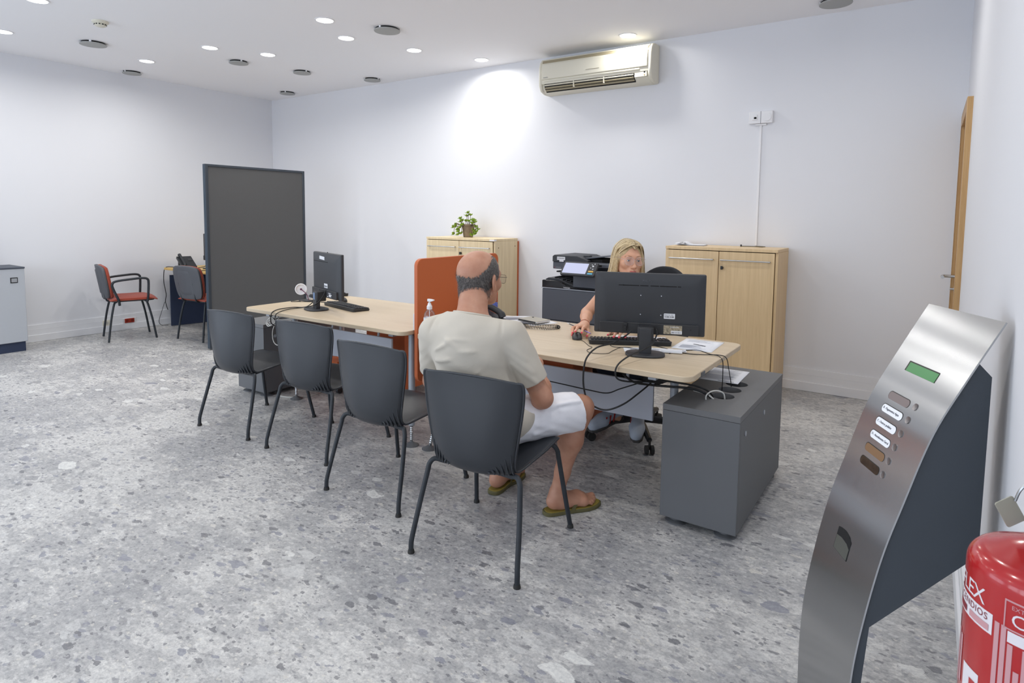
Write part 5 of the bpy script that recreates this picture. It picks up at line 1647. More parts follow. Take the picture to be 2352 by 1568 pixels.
# ------------------------------------------------------------------ fire extinguisher on the right wall, close to the camera
M_EXT = mat('extinguisher_red', rgb(176, 22, 26), 0.22, coat=0.6)
t = thing('fire_extinguisher', 'red fire extinguisher hanging on the right wall, cut by the picture edge', 'fire extinguisher', (8.101, -4.823, 0.671))
ER = 0.060
pe = [(0.0, 0.0), (ER - 0.008, 0.0), (ER, 0.008), (ER, 0.438)]
for k in range(1, 8):
    a = R(82 * k / 7)
    pe.append((ER - 0.019 + 0.019 * math.cos(a), 0.438 + 0.019 * math.sin(a)))
pe += [(0.030, 0.4645), (0.018, 0.468), (0.018, 0.474), (0.0, 0.474)]
G().lathe(pe, 64).build('cylinder', M_EXT, t, sharp=50)
G().lathe([(0.0, 0.47), (0.0165, 0.47), (0.0165, 0.49), (0.013, 0.494), (0.013, 0.55), (0.0, 0.55)], 24).build('valve', M_GLOSS, t)
G().lathe([(0.0168, 0.472), (0.0175, 0.473), (0.0175, 0.480), (0.0168, 0.481)], 24).build('valve_ring', mat('ring_blue', rgb(58, 96, 170), 0.4), t)
hb = frame((0, 0, 0.535), (0.55, -0.835, 0), (0.835, 0.55, 0), (0, 0, 1))
G().prism([(-0.02, 0.0), (0.075, 0.004), (0.085, 0.012), (0.075, 0.018), (-0.02, 0.016)], -0.012, 0.012, 'Y', hb).prism([(-0.02, 0.02), (0.06, 0.040), (0.078, 0.058), (0.062, 0.054), (-0.028, 0.036)], -0.011, 0.011, 'Y', hb).build('lever_handle', M_GLOSS, t, bevel=0.002)
G().prism(rrect(-0.0085, 0.0085, -0.013, 0.013, 0.002), -0.0006, 0.0006, 'Z', frame((-0.031, -0.006, 0.493), (0.76, 0.42, 0.5), (-0.44, -0.25, 0.86), (0.4, -0.9, 0.1))).build('seal_tag', mat('tag_olive', rgb(168, 166, 150), 0.6), t)
G().tube(cr([(-0.012, -0.004, 0.530), (-0.024, -0.008, 0.518), (-0.028, -0.006, 0.504)], 5), 0.0012, 6).build('seal_wire', M_STEEL, t)
G().tube(cr([(0.010, -0.014, 0.515), (0.045, -0.045, 0.515), (0.060, -0.062, 0.43), (0.050, -0.072, 0.25), (0.035, -0.072, 0.06)], 6), 0.008, 10).build('hose', M_GLIDE, t)
G().box(0.055, 0.0645, -0.02, 0.02, 0.30, 0.42).build('wall_bracket', M_STEEL, t)
M_XW = mat('print_white', rgb(226, 220, 224), 0.5)
M_XP = mat('print_pink', rgb(200, 150, 154), 0.5)
M_XM = mat('print_maroon', rgb(130, 44, 54), 0.5)
def wrap(vs, fs, ang, mat_, parent, name='lettering', lift=0.0):
    """flat artwork (x along the girth in metres, y = local height) wrapped on the cylinder from angle ang in degrees"""
    out = []
    for v in vs:
        a = R(ang) + v[0] / ER
        r = ER + 0.0003 + lift
        out.append((r * math.cos(a), r * math.sin(a), v[1]))
    return G().add(out, fs).build(name, mat_, parent, merge=False, sharp=60)
def patch(a0, a1, z0, z1, mat_, parent, name, lift=0.0):
    w = R(a1 - a0) * ER
    g = G().grid(lambda u, v: (w * u, z0 - 0.671 + (z1 - z0) * v, 0.0), 10, 2)
    return wrap(g.v, g.f, a0, mat_, parent, name, lift)
def words(s, size, ang, z, mat_, parent, lift=0.0, right=False, spacing=1.0):
    vs, fs = text_geo(s, size, 0.0, spacing=spacing)
    w = max(v[0] for v in vs)
    return wrap([(v[0], v[1] + z - 0.671) for v in vs], fs, ang - (math.degrees(w / ER) if right else 0), mat_, parent, 'lettering', lift)
words('FLEX', 0.0205, -141, 1.0850, M_XW, t, 0, True, 0.88)
p1 = patch(-215, -133, 1.0625, 1.0815, M_XW, t, 'label_panel')
words('INCENDIOS', 0.0088, -137.5, 1.0735, M_XM, p1, 0.0003, True, 1.1)
patch(-190, -163, 1.0645, 1.0705, M_XM, p1, 'label_field', 0.0003)
patch(-158, -136, 1.0645, 1.0705, M_XP, p1, 'label_field', 0.0003)
for a0, a1, z0, z1 in ((-124.5, -60, 1.1015, 1.1030), (-124.5, -123.5, 1.0765, 1.1030), (-124.5, -60, 1.0765, 1.0778)):
    patch(a0, a1, z0, z1, M_XP, t, 'label_border')
words('CO', 0.0165, -119.5, 1.0815, M_XW, t)
words('EXTINTOR', 0.0052, -119.5, 1.0955, M_XP, t)
patch(-121, -70, 1.0655, 1.0755, M_XW, t, 'label_panel')
for k in range(8):
    patch(-131 + 5.2 * k, -127.2 + 5.2 * k, 0.955, 1.078 - (0.014 if k > 1 else 0) - (0.022 if k in (3, 5) else 0), M_XP, t, 'text_column')
p2 = patch(-162, -142, 0.984, 1.0170, M_XW, t, 'label_panel')
patch(-152, -145, 0.992, 1.008, M_EXT, p2, 'label_field', 0.0003)
for k in range(5):
    patch(-198 + 6.5 * k, -193.5 + 6.5 * k, 0.975 + 0.004 * k, 1.050 - 0.003 * k, M_XP, t, 'text_column')

# ------------------------------------------------------------------ figures: implicit surfaces polygonised once
class Field:
    """distance field on a rectilinear grid; local shapes are placed through self.M (rotation * scale) and self.T"""
    def __init__(self, xs, ys, zs):
        self.ax = (np.array(xs, np.float32), np.array(ys, np.float32), np.array(zs, np.float32))
        self.D = np.full(tuple(len(a) for a in self.ax), 0.5, np.float32)
        self.M, self.T, self.s = np.eye(3), np.zeros(3), 1.0

    def place(self, M=None, T=(0, 0, 0), s=1.0):
        self.M, self.T, self.s = (np.eye(3) if M is None else np.array(M)), np.array(T, float), s
        return self

    def W(self, p):
        return self.M @ (np.array(p, float) * self.s) + self.T

    def _win(self, lo, hi, m):
        sl = []
        for k in range(3):
            a = int(np.searchsorted(self.ax[k], lo[k] - m))
            b = int(np.searchsorted(self.ax[k], hi[k] + m))
            sl.append(slice(a, max(b, a)))
        sl = tuple(sl)
        X, Y, Z = (self.ax[0][sl[0]][:, None, None], self.ax[1][sl[1]][None, :, None], self.ax[2][sl[2]][None, None, :])
        return sl, X, Y, Z

    def _mix(self, sl, d, k, op):
        a = self.D[sl]
        if a.size == 0:
            return
        d = d.astype(np.float32)
        if op == 'sub':
            d = -d
            h = np.clip(0.5 - 0.5 * (a - d) / k, 0, 1)
            self.D[sl] = a * (1 - h) + d * h + k * h * (1 - h)
        else:
            h = np.clip(0.5 + 0.5 * (a - d) / k, 0, 1)
            self.D[sl] = a * (1 - h) + d * h - k * h * (1 - h)

    def cap(self, a, b, ra, rb=None, k=0.02, op='add', flat=None):
        rb = ra if rb is None else rb
        a, b = self.W(a), self.W(b)
        ra, rb, k = ra * self.s, rb * self.s, k * self.s
        R_ = max(ra, rb)
        sl, X, Y, Z = self._win(np.minimum(a, b) - R_, np.maximum(a, b) + R_, k + 0.015)
        ab = b - a
        L2 = float(ab @ ab) + 1e-12
        px, py, pz = X - a[0], Y - a[1], Z - a[2]
        t = np.clip((px * ab[0] + py * ab[1] + pz * ab[2]) / L2, 0, 1)
        qx, qy, qz = px - t * ab[0], py - t * ab[1], pz - t * ab[2]
        if flat is not None:
            n = self.M @ np.array(flat[0], float)
            n = n / np.linalg.norm(n)
            e = (qx * n[0] + qy * n[1] + qz * n[2]) * (flat[1] - 1)
            qx, qy, qz = qx + e * n[0], qy + e * n[1], qz + e * n[2]
        d = np.sqrt(qx * qx + qy * qy + qz * qz) - (ra + (rb - ra) * t)
        if flat is not None and flat[1] > 1:
            d = d / (1 + 0.5 * (flat[1] - 1))
        self._mix(sl, d, k, op)
        return self

    def ell(self, c, r, k=0.02, op='add', rot=None):
        c = self.W(c)
        r = np.array(r, float) * self.s
        k = k * self.s
        A = self.M if rot is None else self.M @ np.array(rot)
        R_ = max(r)
        sl, X, Y, Z = self._win(c - R_, c + R_, k + 0.015)
        px, py, pz = X - c[0], Y - c[1], Z - c[2]
        l = [(px * A[0, i] + py * A[1, i] + pz * A[2, i]) for i in range(3)]
        k0 = np.sqrt(sum((l[i] / r[i]) ** 2 for i in range(3)))
        k1 = np.sqrt(sum((l[i] / (r[i] * r[i])) ** 2 for i in range(3))) + 1e-9
        d = k0 * (k0 - 1) / k1
        self._mix(sl, d, k, op)
        return self

    def coords(self):
        return self.ax[0][:, None, None], self.ax[1][None, :, None], self.ax[2][None, None, :]

    def local(self):
        X, Y, Z = self.coords()
        px, py, pz = X - self.T[0], Y - self.T[1], Z - self.T[2]
        return [(px * self.M[0, i] + py * self.M[1, i] + pz * self.M[2, i]) / self.s for i in range(3)]

    def cut(self, p, n):
        """keep the side the normal points away from"""
        p, n = np.array(p, float), np.array(n, float)
        n = n / np.linalg.norm(n)
        X, Y, Z = self.coords()
        self.D = np.maximum(self.D, ((X - p[0]) * n[0] + (Y - p[1]) * n[1] + (Z - p[2]) * n[2]).astype(np.float32))
        return self

    def cutlocal(self, p, n, rad):
        """plane cut only within rad of p"""
        p, n = np.array(p, float), np.array(n, float)
        n = n / np.linalg.norm(n)
        sl, X, Y, Z = self._win(p - rad, p + rad, 0)
        dd = (X - p[0]) * n[0] + (Y - p[1]) * n[1] + (Z - p[2]) * n[2]
        rr = np.sqrt((X - p[0]) ** 2 + (Y - p[1]) ** 2 + (Z - p[2]) ** 2)
        self.D[sl] = np.where(rr < rad, np.maximum(self.D[sl], dd), self.D[sl]).astype(np.float32)
        return self

    def mesh(self):
        D = self.D
        ins = D < 0
        nx, ny, nz = D.shape
        c = np.zeros((nx - 1, ny - 1, nz - 1), np.uint8)
        for dx in (0, 1):
            for dy in (0, 1):
                for dz in (0, 1):
                    c += ins[dx:nx - 1 + dx, dy:ny - 1 + dy, dz:nz - 1 + dz]
        act = (c > 0) & (c < 8)
        I, J, K = np.nonzero(act)
        idx = np.full(act.shape, -1, np.int32)
        idx[I, J, K] = np.arange(len(I))
        P = np.zeros((len(I), 3))
        n = np.zeros(len(I))
        offs = [(0, 0, 0), (1, 0, 0), (0, 1, 0), (1, 1, 0), (0, 0, 1), (1, 0, 1), (0, 1, 1), (1, 1, 1)]
        xs, ys, zs = self.ax
        vals = [D[I + o[0], J + o[1], K + o[2]] for o in offs]
        pos = [np.stack([xs[I + o[0]], ys[J + o[1]], zs[K + o[2]]], 1) for o in offs]
        for a, b in ((0, 1), (2, 3), (4, 5), (6, 7), (0, 2), (1, 3), (4, 6), (5, 7), (0, 4), (1, 5), (2, 6), (3, 7)):
            m = (vals[a] < 0) != (vals[b] < 0)
            t = np.where(m, vals[a] / np.where(m, vals[a] - vals[b], 1), 0)
            p = pos[a] + (pos[b] - pos[a]) * t[:, None]
            P[m] += p[m]
            n[m] += 1
        P /= n[:, None]
        Q = []
        for axis in range(3):
            s0 = [slice(1, -1)] * 3
            lo, hi = list(s0), list(s0)
            lo[axis] = slice(0, -1)
            hi[axis] = slice(1, None)
            A, B = ins[tuple(lo)], ins[tuple(hi)]
            for flip, msk in ((False, A & ~B), (True, ~A & B)):
                i, j, k = np.nonzero(msk)
                i = i + (1 if axis != 0 else 0)
                j = j + (1 if axis != 1 else 0)
                k = k + (1 if axis != 2 else 0)
                if axis == 0:
                    q = [idx[i, j - 1, k - 1], idx[i, j, k - 1], idx[i, j, k], idx[i, j - 1, k]]
                elif axis == 1:
                    q = [idx[i - 1, j, k - 1], idx[i - 1, j, k], idx[i, j, k], idx[i, j, k - 1]]
                else:
                    q = [idx[i - 1, j - 1, k], idx[i, j - 1, k], idx[i, j, k], idx[i - 1, j, k]]
                q = np.stack(q, 1)
                Q.append(q[:, ::-1] if flip else q)
        F = np.concatenate(Q)
        F = F[(F >= 0).all(1)]
        return P, F

    def build(self, name, m, parent, smooth=2, sharp=None):
        P, F = self.mesh()
        base = np.array(parent.matrix_world.translation) if parent else np.zeros(3)
        if smooth:
            E_ = np.concatenate([F[:, [0, 1]], F[:, [1, 2]], F[:, [2, 3]], F[:, [3, 0]]])
            for it in range(smooth):
                S = np.zeros_like(P)
                cnt = np.zeros(len(P))
                np.add.at(S, E_[:, 0], P[E_[:, 1]])
                np.add.at(S, E_[:, 1], P[E_[:, 0]])
                np.add.at(cnt, E_[:, 0], 1)
                np.add.at(cnt, E_[:, 1], 1)
                P = P * 0.5 + 0.5 * S / cnt[:, None]
        me = bpy.data.meshes.new(name)
        me.vertices.add(len(P))
        me.vertices.foreach_set('co', (P - base).astype(np.float32).ravel())
        me.loops.add(len(F) * 4)
        me.loops.foreach_set('vertex_index', F.astype(np.int32).ravel())
        me.polygons.add(len(F))
        me.polygons.foreach_set('loop_start', np.arange(0, len(F) * 4, 4, dtype=np.int32))
        me.update(calc_edges=True)
        me.polygons.foreach_set('use_smooth', np.ones(len(F), bool))
        me.validate()
        me.materials.append(m)
        o = bpy.data.objects.new(name, me)
        COL.objects.link(o)
        o.parent = parent
        return o

def axis(lo, hi, step, fine=()):
    out = [lo]
    while out[-1] < hi:
        s = step
        for a, b, fs in fine:
            if a - fs <= out[-1] < b:
                s = min(s, fs)
        nxt = out[-1] + s
        for a, b, fs in fine:
            if out[-1] < a - fs and nxt > a:
                nxt = a
        out.append(nxt)
    return out

def rotm(yaw, pitch=0, roll=0):
    """head facing +Y turned by yaw about z, then nodding (pitch > 0 looks down) and tilting"""
    return np.array(Matrix.Rotation(R(yaw), 3, 'Z') @ Matrix.Rotation(R(-pitch), 3, 'X') @ Matrix.Rotation(R(roll), 3, 'Y'))

def head(f, M, T, s, male=True):
    f.place(M, T, s)
    f.ell((0, -0.018, 0.026), (0.0845, 0.107, 0.091) if male else (0.0765, 0.098, 0.088), 0.02)
    f.ell((0, 0.028, -0.030), (0.064, 0.066, 0.080), 0.03)
    f.ell((0, 0.045, -0.086), (0.040, 0.040, 0.030), 0.03)
    for sx in (-1, 1):
        f.cap((sx * 0.054, 0.0, -0.058), (sx * 0.022, 0.062, -0.096), 0.019, 0.018, 0.025)
        f.ell((sx * 0.043, 0.062, -0.028), (0.023, 0.022, 0.022), 0.02)
    f.cap((-0.036, 0.080, 0.020), (0.036, 0.080, 0.020), 0.0125 if male else 0.0105, None, 0.018)
    for sx in (-1, 1):
        f.ell((sx * 0.032, 0.104, -0.001), (0.019, 0.018, 0.0135), 0.012, 'sub')
    f.cap((0, 0.088, 0.006), (0, 0.107, -0.034), 0.0085, 0.0115, 0.012)
    f.ell((0, 0.110, -0.039), (0.0135, 0.013, 0.011), 0.008)
    for sx in (-1, 1):
        f.ell((sx * 0.0125, 0.100, -0.043), (0.0085, 0.010, 0.008), 0.006)
        f.ell((sx * 0.0075, 0.108, -0.050), (0.0038, 0.0045, 0.003), 0.003, 'sub')
    f.ell((0, 0.086, -0.069), (0.030, 0.016, 0.018), 0.014)
    for sx in (-1, 1):
        f.cap((0, 0.1005, -0.0655), (sx * 0.021, 0.0905, -0.070), 0.0058, 0.0035, 0.005)
        f.cap((0, 0.0990, -0.0755), (sx * 0.020, 0.0905, -0.072), 0.0068, 0.0035, 0.005)
        f.cap((0, 0.1075, -0.0705), (sx * 0.021, 0.097, -0.0712), 0.0022, 0.0018, 0.004, 'sub')
    # eyelids round the eyeball, opened by an almond slit
    for sx in (-1, 1):
        f.ell((sx * 0.032, 0.0770, -0.001), (0.0145, 0.0142, 0.0140), 0.006)
        f.ell((sx * 0.032, 0.094, -0.0015 if male else -0.0030), (0.0125, 0.013, 0.0048 if male else 0.0041), 0.003, 'sub')
    # ears
    for sx in (-1, 1):
        er = np.array(Matrix.Rotation(R(sx * 24), 3, 'Z') @ Matrix.Rotation(R(14), 3, 'X'))
        ex = 0.006 if male else 0.0
        f.ell((sx * (0.082 + ex), -0.012, -0.012), (0.0085, 0.0195, 0.034), 0.008, 'add', er)
        f.ell((sx * (0.0885 + ex), -0.006, -0.010), (0.0065, 0.010, 0.019), 0.005, 'sub', er)
        f.ell((sx * (0.080 + ex), -0.004, -0.042), (0.0075, 0.009, 0.010), 0.006)
    f.place()

def eyes(parent, M, T, s, iris, look=(0, 1, 0)):
    base = np.array(parent.matrix_world.translation)
    for sx in (-1, 1):
        c = Vector(M @ (np.array((sx * 0.032, 0.0765, -0.001)) * s) + np.array(T) - base)
        d = Vector(M @ np.array(look)).normalized()
        e = G().ball(tuple(c), 0.0128 * s, 20).build('eyeball', M_EYE, parent)
        Mx = Vector((0, 0, 1)).rotation_difference(d).to_matrix().to_4x4()
        Mx = Matrix.Translation(c) @ Mx
        G().lathe([(0.0, 0.01292 * s), (0.003 * s, 0.0126 * s), (0.0061 * s, 0.0114 * s)], 20, M=Mx).build('iris', iris, e)
        G().lathe([(0.0, 0.0132 * s), (0.0027 * s, 0.0129 * s)], 16, M=Mx).build('pupil', M_DARK, e)

M_EYE = mat('eye_white', rgb(232, 228, 224), 0.15)

def skin(name, c, var=0.10):
    m, nt, b = new_mat(name)
    N, L = nt.nodes.new, nt.links.new
    geo = N('ShaderNodeTexCoord')
    n = N('ShaderNodeTexNoise')
    n.inputs['Scale'].default_value = 24
    n.inputs['Detail'].default_value = 6
    L(geo.outputs['Object'], n.inputs['Vector'])
    r = N('ShaderNodeValToRGB')
    r.color_ramp.elements[0].position = 0.32
    r.color_ramp.elements[1].position = 0.70
    r.color_ramp.elements[0].color = (c[0] * (1 - var * 0.8), c[1] * (1 - var * 1.7), c[2] * (1 - var * 1.9), 1)
    r.color_ramp.elements[1].color = (c[0] * (1 + var * 0.7), c[1] * (1 + var * 0.7), c[2] * (1 + var * 0.7), 1)
    L(n.outputs['Fac'], r.inputs['Fac'])
    L(r.outputs['Color'], b.inputs['Base Color'])
    b.inputs['Roughness'].default_value = 0.48
    b.inputs['Specular IOR Level'].default_value = 0.4
    b.inputs['Subsurface Weight'].default_value = 0.12
    b.inputs['Subsurface Radius'].default_value = (0.010, 0.004, 0.002)
    b.inputs['Subsurface Scale'].default_value = 1.0
    n2 = N('ShaderNodeTexNoise')
    n2.inputs['Scale'].default_value = 260
    L(geo.outputs['Object'], n2.inputs['Vector'])
    bp = N('ShaderNodeBump')
    bp.inputs['Strength'].default_value = 0.12
    bp.inputs['Distance'].default_value = 0.002
    L(n2.outputs['Fac'], bp.inputs['Height'])
    L(bp.outputs['Normal'], b.inputs['Normal'])
    return m

def foot(f, heel, toe, z, side, s=1.0):
    """bare foot from heel to toe on a sole at height z; side +1 when the big toe is to the right of the direction"""
    h, t = np.array((*heel, 0.0)), np.array((*toe, 0.0))
    d = (t - h) / np.linalg.norm(t - h)
    r = np.array((d[1], -d[0], 0)) * side
    up = np.array((0, 0, 1.0))
    Lf = np.linalg.norm(t - h)
    P = lambda a, b, c: h + d * a * Lf + r * b + up * (z + c)
    f.cap(P(0.13, 0, 0.034), P(0.20, 0, 0.036), 0.033, 0.034, 0.02)
    f.cap(P(0.25, -0.004, 0.045), P(0.60, 0.006, 0.036), 0.036, 0.030, 0.03)
    f.cap(P(0.30, -0.012, 0.026), P(0.68, -0.022, 0.021), 0.024, 0.020, 0.03)
    f.cap(P(0.60, 0.014, 0.030), P(0.72, 0.020, 0.023), 0.028, 0.022, 0.025)
    f.cap(P(0.68, -0.026, 0.019), P(0.71, 0.022, 0.021), 0.018, 0.020, 0.02)
    toes = [(0.026, 0.985, 0.0125), (0.004, 0.97, 0.0095), (-0.011, 0.93, 0.0088), (-0.025, 0.885, 0.0084), (-0.037, 0.83, 0.0082)]
    for b, a, rr in toes:
        st = 0.70 - 0.02 * (toes.index((b, a, rr)))
        f.cap(P(st, b * 0.9, 0.022), P(a - 0.05, b, rr + 0.007), rr * 1.05, rr, 0.007)
        f.cap(P(a - 0.05, b, rr + 0.007), P(a - 0.025, b, rr + 0.001), rr, rr * 0.98, 0.005)
    return P

# ================================================================== the man
MAN = thing('person', 'bald man in beige t-shirt and white shorts, seated with his back turned', 'person', (6.42, -3.36, 0))
bpy.context.view_layer.update()
SK_M = skin('skin_tan', lin((186 / 255, 140 / 255, 116 / 255)))
hM, hT, hs_ = rotm(-2, 4, 2), (6.292, -3.285, 1.142), 1.05
f = Field(axis(5.93, 6.86, 0.0055, [(6.18, 6.40, 0.003), (6.52, 6.73, 0.0035)]),
          axis(-3.62, -2.72, 0.0055, [(-3.42, -3.12, 0.0035), (-3.10, -2.83, 0.0035)]),
          axis(-0.01, 1.30, 0.0055, [(0.0, 0.11, 0.003), (0.98, 1.29, 0.003)]))
TC = np.array((6.345, -3.415, 0))
rd, fd = np.array((0.961, 0.276, 0)), np.array((-0.276, 0.961, 0))
tp = lambda a, b, z: TC + rd * a + fd * b + np.array((0, 0, z))
tor = np.stack([rd, fd, (0, 0, 1)], 1)
f.ell((6.43, -3.395, 0.535), (0.165, 0.13, 0.10), 0.03, 'add', tor)
f.ell(tuple(tp(0.03, 0.03, 0.66)), (0.155, 0.125, 0.16), 0.05, 'add', tor)
f.ell(tuple(tp(0.0, 0.0, 0.83)), (0.165, 0.112, 0.165), 0.05, 'add', tor)
shR, shL = tp(0.175, 0.01, 0.915), tp(-0.175, -0.01, 0.905)
f.cap(tuple(tp(-0.12, 0, 0.905)), tuple(tp(0.12, 0, 0.905)), 0.055, None, 0.05)
f.cap(tuple(tp(0, 0.0, 0.90)), tuple(tp(-0.02, 0.06, 1.03)), 0.066, 0.058, 0.05)
f.cap(tuple(tp(-0.01, 0.03, 0.99)), (hT[0], hT[1] - 0.045, hT[2] - 0.045), 0.060, 0.062, 0.03)
elR, elL = (6.628, -3.272, 0.632), (6.055, -3.345, 0.635)
wrR, wrL = (6.46, -3.055, 0.718), (6.255, -3.095, 0.715)
for sh, el, wr in ((shR, elR, wrR), (shL, elL, wrL)):
    f.cap(tuple(sh), el, 0.053, 0.043, 0.04)
    m_ = np.array(el) * 0.72 + np.array(wr) * 0.28
    f.cap(el, tuple(m_), 0.041, 0.043, 0.03)
    f.cap(tuple(m_), wr, 0.042, 0.029, 0.03)
# hands, loosely folded in front of the desk edge
for wr, sx, tgt in ((wrR, -1, np.array((6.37, -3.00, 0.722))), (wrL, 1, np.array((6.335, -3.01, 0.745)))):
    w = np.array(wr)
    d = (tgt - w) / np.linalg.norm(tgt - w)
    up = np.array((0, 0, 1.0))
    r = np.cross(d, up)
    r /= np.linalg.norm(r)
    n = np.cross(r, d)
    k1 = w + d * 0.085
    f.cap(tuple(w), tuple(k1 - r * 0.018), 0.026, 0.019, 0.02).cap(tuple(w), tuple(k1 + r * 0.022), 0.026, 0.018, 0.02)
    for q, (off, ln) in enumerate(((-0.028, 0.066), (-0.009, 0.074), (0.010, 0.068), (0.028, 0.054))):
        a = k1 + r * off
        b_ = a + d * ln * 0.55 - n * 0.014
        c = b_ + d * ln * 0.30 - n * 0.026
        f.cap(tuple(a), tuple(b_), 0.0098, 0.0092, 0.008).cap(tuple(b_), tuple(c), 0.0092, 0.0082, 0.006)
    a = w + d * 0.03 - r * 0.028 * -sx
    f.cap(tuple(a), tuple(a + d * 0.035 + r * 0.02 * sx + n * 0.008), 0.014, 0.0115, 0.012).cap(tuple(a + d * 0.035 + r * 0.02 * sx + n * 0.008), tuple(a + d * 0.065 + r * 0.016 * sx + n * 0.006), 0.0112, 0.0095, 0.008)
# legs
knR, anR = (6.672, -2.992, 0.525), (6.572, -3.032, 0.095)
knL, anL = (6.215, -2.985, 0.525), (6.205, -3.005, 0.095)
for hip, kn, an in (((6.50, -3.34, 0.53), knR, anR), ((6.35, -3.37, 0.53), knL, anL)):
    f.cap(hip, kn, 0.084, 0.058, 0.04)
    kn, an = np.array(kn), np.array(an)
    dn_ = (an - kn) / np.linalg.norm(an - kn)
    back = np.array((0, -1, 0.0))
    f.cap(tuple(kn), tuple(kn + dn_ * 0.05), 0.055, 0.050, 0.03)
    f.cap(tuple(kn + dn_ * 0.03 + back * 0.004), tuple(kn + dn_ * 0.16 + back * 0.016), 0.050, 0.056, 0.03)
    f.cap(tuple(kn + dn_ * 0.16 + back * 0.016), tuple(kn + dn_ * 0.33 + back * 0.004), 0.055, 0.036, 0.03)
    f.cap(tuple(kn + dn_ * 0.33 + back * 0.004), tuple(an), 0.036, 0.033, 0.02)
    f.cap(tuple(an), tuple(an + np.array((0.0, -0.018, -0.03))), 0.035, 0.034, 0.02)
SOLE = 0.0235
PR = foot(f, (6.545, -3.082), (6.700, -2.850), SOLE, -1)
PL = foot(f, (6.208, -3.055), (6.196, -2.785), SOLE, 1)
head(f, hM, hT, hs_)
for z_, a0, a1, dz in ((1.040, -2.6, 0.3, 0.012), (1.022, -2.3, 0.1, -0.012)):
    ctr = np.array((hT[0] + 0.012, hT[1] - 0.05, 0))
    pr_ = None
    for k in range(13):
        a = a0 + (a1 - a0) * k / 12
        q = ctr + np.array((0.0605 * math.cos(a), 0.0605 * math.sin(a), z_ + dz * math.cos(a) + 0.004 * math.sin(3 * a)))
        if pr_ is not None:
            f.cap(tuple(pr_), tuple(q), 0.0022, None, 0.004, 'sub')
        pr_ = q
body = f.build('body', SK_M, MAN, 1)
eyes(MAN, hM, hT, hs_, mat('iris_brown', rgb(84, 60, 44), 0.2))

# hair: a horseshoe of cropped grey hair round the bald crown
M_HAIRG = mat('hair_grey', rgb(92, 88, 86), 0.7, vary=0.45, vscale=120)
M_HAIRG2 = mat('hair_grey_light', rgb(140, 134, 130), 0.65)
M_HAIRG3 = mat('hair_grey_dark', rgb(62, 60, 62), 0.65)
def hair_zone(x, y, z):
    """limits of the hair band in head space"""
    az = np.arctan2(np.abs(x), -y + 0.012)           # 0 at the back, pi/2 at the side
    q_ = np.clip((az - 0.35) / 1.05, 0, 1)
    zu = 0.002 + 0.092 * q_ * q_ * (3 - 2 * q_)
    zl = -0.122 + 0.108 * np.clip((az - 0.75) / 0.7, 0, 1) ** 1.2
    return zu, zl
hf = Field(axis(hT[0] - 0.11, hT[0] + 0.11, 0.003), axis(hT[1] - 0.13, hT[1] + 0.10, 0.003), axis(hT[2] - 0.13, hT[2] + 0.11, 0.003))
hf.place(hM, hT, hs_)
hf.ell((0, -0.018, 0.026), (0.0870, 0.1095, 0.093), 0.01)
hf.ell((0, -0.022, -0.045), (0.064, 0.080, 0.10), 0.03)
lx, ly, lz = hf.local()
zu, zl = hair_zone(lx, ly, lz)
nz_ = 0.004 * np.sin(lx * 260 + 2 * np.sin(lz * 90)) + 0.003 * np.sin(lx * 610 + ly * 300)
hf.D = np.maximum.reduce([hf.D, ((lz - zu - nz_) * 0.8), ((zl - lz + nz_) * 0.8), (ly - 0.034 - nz_) + 0 * lz]).astype(np.float32)
hair = hf.build('hair', M_HAIRG, MAN, 1)
# short strands
rr = random.Random(11)
inv_base = Vector(MAN.location)
strand = {0: G(), 1: G(), 2: G()}
HMm = Matrix([list(r_) for r_ in hM])
for k in range(6500):
    az = rr.uniform(-1.75, 1.75)
    zz = rr.uniform(-0.150, 0.10)
    x = math.sin(az) * 0.087
    y = -0.018 - math.cos(az) * 0.1095
    e = (zz - 0.026) / 0.093
    sc = math.sqrt(max(0.0, 1 - e * e)) if zz > -0.02 else max(0.72, 0.87 + (zz + 0.02) * 1.5)
    p = Vector((x * sc, -0.018 + (y + 0.018) * sc, zz))
    zu1, zl1 = hair_zone(np.array(p.x), np.array(p.y), np.array(zz))
    if not (float(zl1) - (0.028 if rr.random() < 0.3 else 0.008) < zz < float(zu1) + 0.008) or p.y > 0.036:
        continue
    nrm = Vector((p.x / 0.087 ** 2, (p.y + 0.018) / 0.1095 ** 2, (zz - 0.026) / 0.093 ** 2 * 0.6)).normalized()
    d = (nrm * 0.45 + Vector((0, 0, -1)) + Vector((rr.uniform(-.3, .3), rr.uniform(-.3, .3), 0))).normalized()
    L_ = rr.uniform(0.007, 0.014)
    s = nrm.cross(d).normalized() * 0.00055
    a, b_ = p - nrm * 0.0015, p + d * L_ * 0.5 + nrm * 0.0015
    c = p + d * L_ + nrm * 0.001
    W_ = lambda q: tuple(HMm @ (q * hs_) + Vector(hT) - inv_base)
    strand[rr.choice((0, 0, 1, 2))].add([W_(a - s), W_(a + s), W_(b_ + s * 0.8), W_(b_ - s * 0.8), W_(c)], [(0, 1, 2, 3), (3, 2, 4)])
for k, m_ in ((0, M_HAIRG), (1, M_HAIRG2), (2, M_HAIRG3)):
    o = strand[k].build('hair_strands', m_, hair, merge=False)
    o['kind'] = 'stuff'

